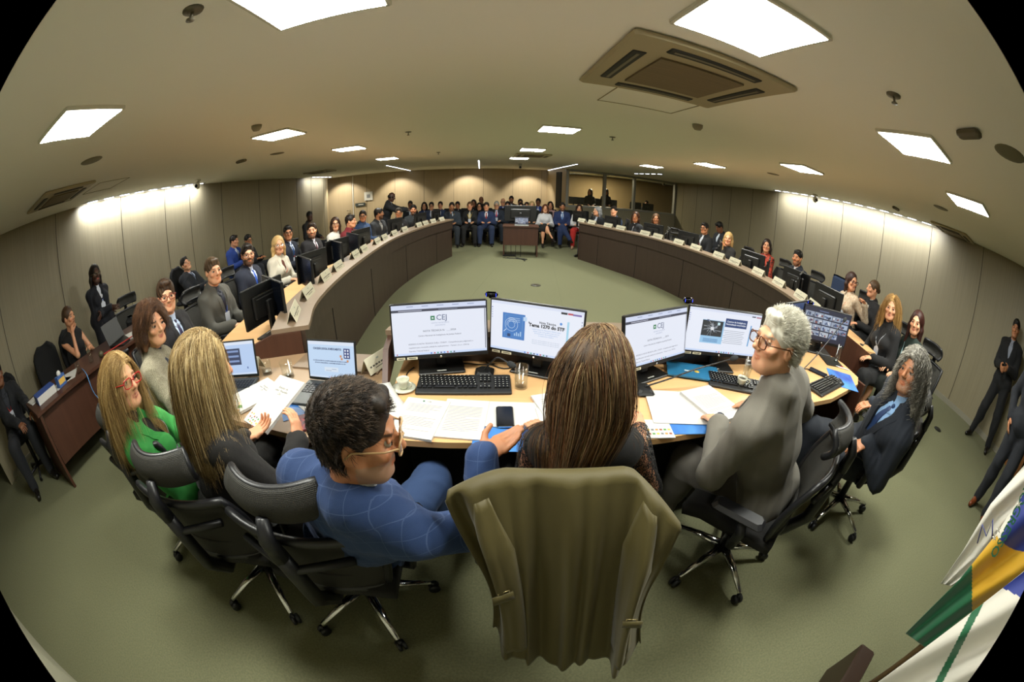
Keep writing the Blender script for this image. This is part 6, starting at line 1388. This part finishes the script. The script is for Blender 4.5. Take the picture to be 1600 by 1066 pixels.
H = Vector((-4.72, .32, 1.12)); sit('man in a dark suit with a red lanyard seated at the left edge', H, R(-92), R(-95), skin='brown', hair=('short', '#120e0c'), top=('jacket', '#101218'), shirt='#2a2c34', bottom='#1a1c22', lanyard='#c03020', lod='mid', rh=Vector((-4.2, .4, .58)), lh=Vector((-4.1, .6, .6)), pz=.5)
rb = make_round = None
def task_chair(label, x, y, rz, col='#0d0d0f', first=[None]):
    if first[0] is not None: return dup(first[0], (x, y, 0), rz, label, 'rounded task chairs')
    t = thing('task_chair', (x, y, 0), label, 'chair', 'rounded task chairs', rz); m = mat('task_fabric'+col[1:], col, .9); b = MB(); G = [[Vector(((.16+.05*math.sin(math.pi*(.15+v*.7)))*math.cos(0)*(-1+2*i/10)*(1 if v < .8 else math.cos((v-.8)*5.5)), -.22-.06*v+.04*(-1+2*i/10)**2, .55+.48*v)) for v in [j/10 for j in range(11)]] for i in range(11)]
    b.sheet(G, m, .05); b.build('backrest', t, local=True); b = MB(); b.box((0, 0, .46), (.46, .44, .07), m, bev=.03); b.build('seat', t, local=True); b = MB(); b.tube([(0, 0, .06), (0, 0, .43)], .03, M_cpl, 8); b.build('column', t, local=True); b = MB(); b.tube([(0, -.05, .42), (0, -.3, .44), (0, -.3, .7)], .02, M_cpl, 6); b.build('back_support', t, local=True)
    for k in range(5): a = k*1.2566; b = MB(); b.tube([(0, 0, .08), (math.cos(a)*.27, math.sin(a)*.27, .05), (math.cos(a)*.27, math.sin(a)*.27, .01)], .017, M_cpl, 6); b.build('base_leg', t, local=True)
    first[0] = t; return t
task_chair('rounded black task chair behind the side table, left of the sleeveless woman', -4.75, 1.15, R(-95)); task_chair('black task chair under the woman in the sleeveless top', -4.78, 1.66, R(-90)); task_chair('black task chair under the man at the left edge', -4.75, .38, R(-90))
D_ = at(290, 413, 1.2).normalized(); H = at(290, 413, 1.2); H = Vector((H.x*1.28, H.y*1.28, CAMZ-(CAMZ-1.2)*1.28)); sit('man in a dark suit and grey tie leaning back against the left wall', H, R(-80), R(-100), back=-.16, hp=-.35, hr=.25, skin='fair', hair=('short', '#1c1612'), top=('jacket', '#12151c'), shirt='#b8c4dc', tie='#404a60', lod='mid')
task_chair('task chair of the man leaning back by the wall', H.x-.02, H.y, R(-80))
H = at(366, 377, 1.2); H = Vector((H.x*1.15, H.y*1.15, CAMZ-.575)); sit('young man in a bright blue suit in profile by the left wall', H, R(-85), R(-82), skin='light', hair=('short', '#1c1410'), top=('jacket', '#1d3a84'), shirt='#ccd4e8', tie='#8a90a0', lod='mid')
H = at(388, 376, 1.2); H = Vector((H.x*1.25, H.y*1.25, CAMZ-.625)); sit('dark haired person in glasses looking down by the left wall', H, R(-85), R(-110), skin='tan', hair=('short', '#120e0c'), top=('jacket', '#141416'), glasses='#282020', lod='lo')
H = aty(484, 338, 8.6); sit('dark skinned person in black seated behind the left row', H, R(-100), R(-120), skin='dark', hair=('short', '#0c0a09'), top=('jacket', '#101012'), shirt='#101012', lod='lo')
pb_ = at(204, 498, .8); chair('office chair with a backpack hanging on it behind the smiling man', pb_.x-.05, pb_.y+.12, R(-100)); b = thing('backpack', (pb_.x, pb_.y, .5), 'grey and black backpack hanging on a chair behind the smiling man', 'bag', None, R(-20)); q = MB(); q.box((0, 0, .15), (.28, .14, .36), mat('bag_black', '#15161a', .8), bev=.05); q.build('body', b, local=True)
for s_ in (-1, 1): q = MB(); q.tube([(s_*.07, .07, .32), (s_*.08, .11, .2), (s_*.08, .1, .05), (s_*.09, .07, -.01)], .018, mat('bag_strap', '#8c8a7a', .8), 6, flat=.5); q.build('strap', b, local=True)
H = aty(612, 307, 9.9); person('waiter in a black suit bending over to serve, standing beyond the left row', H+Vector((.0, 0, -.02)), (H.x-.2, H.y, .88), R(-75), hp=.35, pose='stand', skin='dark', hair=('fringe_bald', '#0c0a09'), top=('jacket', '#121419'), shirt='#c8ccd4', bottom='#101218', rh=H+Vector((.5, -.1, -.38)), lh=H+Vector((.45, .15, -.4)), lod='mid')
b = MB(); p = H+Vector((.55, 0, -.43)); b.lathe([(.001, 0), (.16, 0), (.17, .015), (.001, .01)], p, mat('tray_steel', '#b0b4b8', .3, .8), 16); tr = b.build('tray', org=p); tag(tr, 'silver tray with cups held by the waiter', 'tray')

# --- far rows facing the camera
VC = None
def vchair(x, y, rz=math.pi):
    global VC
    if VC is not None: return dup(VC, (x, y, 0), rz, 'black visitor chair in the rows at the far end of the room', 'visitor chairs at the far end')
    t = thing('visitor_chair', (x, y, 0), 'black visitor chair in the rows at the far end of the room', 'chair', 'visitor chairs at the far end', rz); m = mat('visitor_black', '#0e0e10', .8); b = MB(); b.box((0, 0, .45), (.48, .46, .06), m, bev=.02); b.build('seat', t, local=True); b = MB(); b.box((0, -.24, .78), (.46, .05, .42), m, Rx(.12), bev=.02); b.build('backrest', t, local=True)
    for sx in (-1, 1):
        for sy in (-1, 1): b = MB(); b.box((sx*.22, sy*.2, .21), (.03, .03, .42), M_cpl); b.build('leg', t, local=True)
    VC = t; return t
FAR = [  # px, py, y down the room, sex, skin, hair, top, bottom, extras, label
 (706, 323, 10.9, 'm', 'tan', ('short', '#1a140f'), ('jacket', '#2a323c'), '#262c34', dict(tie='#1c2028', beard=('#30261c', .8), rh='chin', lanyard='#c09a28'), 'bearded man in grey with a hand at his chin, leftmost in the far front row'),
 (734, 322, 11.1, 'f', 'light', ('bun', '#5a4028'), ('jacket', '#151517'), '#121214', dict(shirt='#b8b09a', lanyard='#c8a828', lapel=False, vd=.6), 'woman in a black cardigan over a beige top in the far front row'),
 (760, 323, 11.1, 'm', 'light', ('short', '#1a140f'), ('jacket', '#1c2c50'), '#1c2a48', dict(tie='#8a1c20', shirt='#d8d8e0'), 'man in a blue suit with a red tie in the far front row'),
 (776, 321, 11.6, 'm', 'light', ('short', '#9a968c'), ('jacket', '#1e2634'), '#1c222c', dict(tie='#c04050', glasses='#404040', lanyard='#5070c0'), 'grey haired man in glasses next to the small table'),
 (852, 326, 11.1, 'f', 'fair', ('long', '#5a3420'), ('blouse', '#c4c4c8'), ('skirt', '#0e0e10'), dict(legs='cross'), 'woman in a white blouse and black skirt with crossed legs right of the small table'),
 (879, 323, 11.2, 'm', 'tan', ('short', '#1c1410'), ('jacket', '#1c2c58'), '#1a2a50', dict(tie='#5878b0', shirt='#c8d4e8', beard=('#20160f', .7), legs='cross'), 'bearded man in a navy suit in the far front row'),
 (905, 326, 11.1, 'f', 'fair', ('long', '#2c1a12'), ('blouse', '#cccccf'), '#a8201c', dict(shoes='nude'), 'woman in a white blouse and red trousers beside the right desk arm'),
 (641, 320, 12.2, 'm', 'brown', ('short', '#100c0a'), ('jacket', '#141a24'), '#14161c', {}, 'man half hidden behind the yellow lanyard man at the far left'),
 (663, 322, 12.0, 'f', 'light', ('long', '#15100d'), ('jacket', '#1c2c54'), '#14161c', dict(lapel=False), 'long haired woman in blue in the far left group'),
 (674, 322, 11.8, 'm', 'light', ('short', '#15100d'), ('jacket', '#28334c'), '#14161c', dict(glasses='#282828'), 'man with glasses and dark jacket in the far left group'),
 (688, 321, 12.0, 'f', 'light', ('bun', '#1c1410'), ('jacket', '#223454'), '#14161c', {}, 'woman with tied back hair in the far left group'),
 (715, 321, 12.5, 'm', 'tan', ('short', '#15100d'), ('jacket', '#18202c'), '#14161c', {}, 'dark haired man partly behind the bearded man in grey'),
 (740, 318, 12.4, 'f', 'brown', ('bob', '#15100d'), ('jacket', '#15161a'), '#14161c', {}, 'woman in black behind the woman in the cardigan'),
 (752, 313, 13.2, 'm', 'brown', ('fringe_bald', '#2a241f'), ('jacket', '#20242c'), '#14161c', {}, 'bald man in the last row left of the small table'),
 (749, 323, 11.9, 'f', 'light', ('long', '#15100d'), ('blouse', '#2a1c1c'), '#14161c', dict(glasses='#282020'), 'long haired woman with glasses between two suited people'),
 (786, 316, 12.6, 'm', 'fair', ('fringe_bald', '#8a8278'), ('jacket', '#2a3c74'), '#14161c', dict(glasses='#404040'), 'bald man with glasses in blue behind the grey haired man'),
 (793, 321, 12.0, 'm', 'tan', ('short', '#15100d'), ('jacket', '#1c2430'), '#14161c', {}, 'man just above the left end of the wide black monitor'),
 (799, 312, 13.2, 'm', 'tan', ('short', '#120e0c'), ('jacket', '#2a2624'), '#14161c', dict(beard=('#15100d', .8)), 'bearded man in the last row over the wide black monitor'),
 (813, 317, 12.8, 'm', 'tan', ('short', '#120e0c'), ('jacket', '#1c1e24'), '#14161c', dict(glasses='#282020'), 'man with glasses in the last row over the monitor'),
 (814, 323, 12.0, 'f', 'tan', ('bob', '#120e0c'), ('jacket', '#1c1e24'), '#14161c', {}, 'dark haired woman peeking over the wide monitor'),
 (823, 322, 12.3, 'f', 'light', ('bob', '#2c2018'), ('jacket', '#1c1e24'), '#14161c', {}, 'woman peeking over the right end of the wide monitor'),
 (831, 321, 11.6, 'f', 'fair', ('long', '#8a7048', '#c0a878'), ('jacket', '#24302c'), '#1a1c20', dict(shirt='#2c78a0', lapel=False), 'woman with long curly blond hair and a teal top'),
 (841, 316, 12.6, 'm', 'brown', ('short', '#100c0a'), ('jacket', '#22408c'), '#14161c', {}, 'dark skinned man in a blue jacket in the last row'),
 (860, 321, 12.2, 'f', 'light', ('long', '#20140f'), ('blouse', '#b09090'), '#14161c', {}, 'long haired woman in pink behind the woman in the white blouse')]
for px, py, y, sx, sk, hr_, tp, bt, ex_, lab in FAR:
    H = aty(px, py, y); ex_ = dict(ex_); yw = math.pi-math.atan2(H.x, H.y)*.6; f = Rz(yw) @ Vector((0, 1, 0))
    P = H-f*.04; P.z = min(.5, H.z-.58)
    if ex_.get('rh') == 'chin': ex_['rh'] = H+f*.13+Vector((0, 0, -.13))
    if ex_.get('legs') == 'cross':
        rX = Rz(yw) @ Vector((1, 0, 0)); ka = P+f*.42+rX*.05+Vector((0, 0, .0)); kb = P+f*.42+rX*.0+Vector((0, 0, .11)); ex_['legs'] = [(ka, ka+Vector((0, 0, -.40)), f), (kb, kb+f*.14+rX*(-.22)+Vector((0, 0, -.34)), (f-rX*.5).normalized())]
    person(lab, H, P, yw, sex=sx, skin=sk, hair=hr_, top=tp, bottom=bt, lod='lo', s=.97, hs=1.03, group='people seated in the far rows', **ex_)
    if y < 11.7: vchair(P.x, P.y, yw)
for k in range(9): vchair(-2.6+.55*k+(1.4 if k > 5 else 0)*.3, 12.1+.05*k, math.pi)

# --- control room, seen through the glass
for px, py, y, sx, tp, lab, hh in ((922, 300, 15.3, 'f', '#1a1612', 'woman with long hair behind the left control room pane', 'long'), (947, 300, 15.3, 'f', '#1a1612', 'woman with long hair behind the middle control room frame', 'long'), (1010, 318, 15.6, 'm', '#15161a', 'man seated low in the dark right part of the control room', 'short')):
    H = aty(px, py, y); sit(lab, H, R(180), R(150), sex=sx, skin='tan', hair=(hh, '#15100c'), top=('shirt', tp), shirt=tp, lod='lo', pz=max(.4, H.z-.7))
b = MB(); b.box((4.0, 15.35, .95), (4.2, .5, .05), M_panr); tag(b.build('control_room_desk'), 'dark desk inside the control room', 'desk')
for i, x in enumerate((2.3, 2.75, 3.3, 3.85, 4.9, 5.45)):
    monitor(x, 15.4, R(180), '%s dark monitor inside the control room, counted from the left' % ORD[i] if i else 'leftmost dark monitor inside the control room', None, group='control room monitors', z0=.975, zc=1.25)

# --- the right row
H = aty(933, 330, 9.6); sit('grey haired person behind the first monitor at the far right arm', H, R(130), R(110), skin='fair', hair=('bob', '#6c6e70', '#8a8c8e'), top=('jacket', '#2a2e34'), lod='lo')
H = aty(959, 330, 9.2); sit('man in a blue jacket behind a monitor at the far right arm', H, R(125), R(150), skin='fair', hair=('short', '#1c1410'), top=('jacket', '#26344c'), lod='lo')
H = aty(993, 339, 8.5); sit('woman whose face shows above a monitor on the right row', H, R(115), R(150), sex='f', skin='tan', hair=('bob', '#3a2214'), top=('jacket', '#1c1e24'), lod='lo')
H = at(1025, 342, 1.2); sit('smiling dark blond woman in a white top on the right row', H, R(110), R(160), sex='f', skin='tan', hair=('long', '#3a281a', '#5c4028'), top=('jacket', '#e0dccc'), shirt='#18161a', lod='mid', smile=True)
H = at(1101, 357, 1.2); sit('man in glasses with an orange lanyard on the right row', H, R(100), R(120), skin='tan', hair=('short', '#15100d'), top=('jacket', '#16181c'), shirt='#c8ccd4', lanyard='#d0502c', glasses='#202020', lod='mid')
H = aty(1124, 355, 8.0); sit('young man in a dark suit looking down behind the right row', H, R(100), R(95), hp=.5, skin='brown', hair=('short', '#100c0a'), top=('jacket', '#14171e'), shirt='#c0c8d4', lod='lo')
H = at(1138, 373, 1.15); sit('blond woman with her hand at her chin on the right row', H, R(95), R(140), sex='f', skin='fair', hair=('long', '#a08050', '#c8a870'), top=('blouse', '#1c1c1c'), rh=H+Vector((-.1, -.09, -.14)), lod='mid')
H = at(1198, 384, 1.2); sit('woman in an orange and black patterned blouse on the right row', H, R(92), R(140), sex='f', skin='light', hair=('bob', '#1a100c', '#2a1a12'), top=('blouse', '#c8462c', 'spots'), lod='mid')
H = at(1246, 403, 1.2); sit('bearded man in a navy suit with an orange tie on the right row', H, R(90), R(110), skin='tan', hair=('short', '#120e0c'), top=('jacket', '#181c28'), shirt='#d4d6dc', tie='#c8603c', beard=('#15100d', .6), lod='mid')
H = at(1331, 440, 1.18); sit('woman in a flowered blouse and glasses pointing with her hand', H, R(85), R(165), sex='f', skin='light', hair=('bob', '#241612', '#3a221a'), top=('blouse', '#c8b8a0', 'floral'), glasses='#4a1820', lanyard='#c86030', lh=H+Vector((.02, -.38, -.2)), lod='mid')
H = at(1364, 452, 1.18); sit('woman with tied up hair in black turned away to the left', H, R(75), R(62), sex='f', skin='light', hair=('bun', '#3a2a1c', '#5c442c'), top=('jacket', '#121114'), shirt='#c8c4bc', bottom='#101012', lod='mid')
H = at(1393, 482, 1.2); sit('long haired blond woman in a black jacket on the right', H, R(80), R(115), sex='f', skin='fair', hair=('long', '#9a7440', '#c8a064'), top=('jacket', '#111012'), shirt='#181618', bottom='#101012', lod='mid', lapel=False, lanyard='#a0a4ac', strands=dict(n=900, len=.33, r=.0016, cols=['#9a7440', '#c8a064', '#7a5a30'], lay=.02, steps=16))
H = at(1432, 505, 1.18); sit('dark haired woman in a green black dress smiling, bare crossed knees', H, R(78), R(105), sex='f', skin='fair', hair=('long', '#2a1410', '#3c1c14'), top=('dress', '#16241e'), bottom=('skirt', '#101512'), smile=True, lod='mid', lanyard='#8aa8b0', lan_badge=False, pz=.5, back=.1)
for x, y, a, lab in ((4.5, 4.5, 92, 'office chair behind the bearded man with the orange tie'), (4.35, 5.25, 92, 'office chair behind the woman in the patterned blouse'), (4.15, 6.2, 92, 'office chair behind the blond woman on the right row'), (3.35, 8.0, 110, 'empty office chair beside the smiling woman on the right row'), (3.95, 2.2, 85, 'office chair behind the long haired blond woman in black'), (3.85, 1.72, 80, 'office chair behind the dark haired woman in the dress'), (4.75, 3.55, 85, 'office chair beyond the woman in the flowered blouse')):
    chair(lab, x, y, R(a))
b = MB(); b.box((0, 0, 0), (.42, .09, .5), mat('blue_garment', '#1c2c48', .9), bev=.04); o = b.build('folded_jacket', loc=(4.62, 3.85, .9)); o.rotation_euler = (0, 0, R(80)); tag(o, 'dark blue jacket hung over a chair back on the right row', 'jacket')
# --- standing at the right edge
person('man in a black suit standing by the right wall with hands together', (6.1, .95, 1.6), (6.12, .93, .9), R(88), hy=R(5), pose='stand', skin='tan', hair=('short', '#100c0a'), top=('jacket', '#0e0f13'), shirt='#8a90a0', bottom='#0e0f13', lh=(5.82, .88, 1.08), rh=(5.82, 1.0, 1.06), lod='mid', feet=[(6.1, .72), (6.1, 1.16)])
person('standing man in dark trousers and brown leather shoes, cut by the right edge', (4.42, .16, 1.62), (4.42, .16, .93), R(96), pose='stand', skin='tan', hair=('short', '#100c0a'), top=('jacket', '#14171f'), bottom='#14171f', shoes='brown', lod='mid', feet=[(4.3, .05), (4.42, .3)])
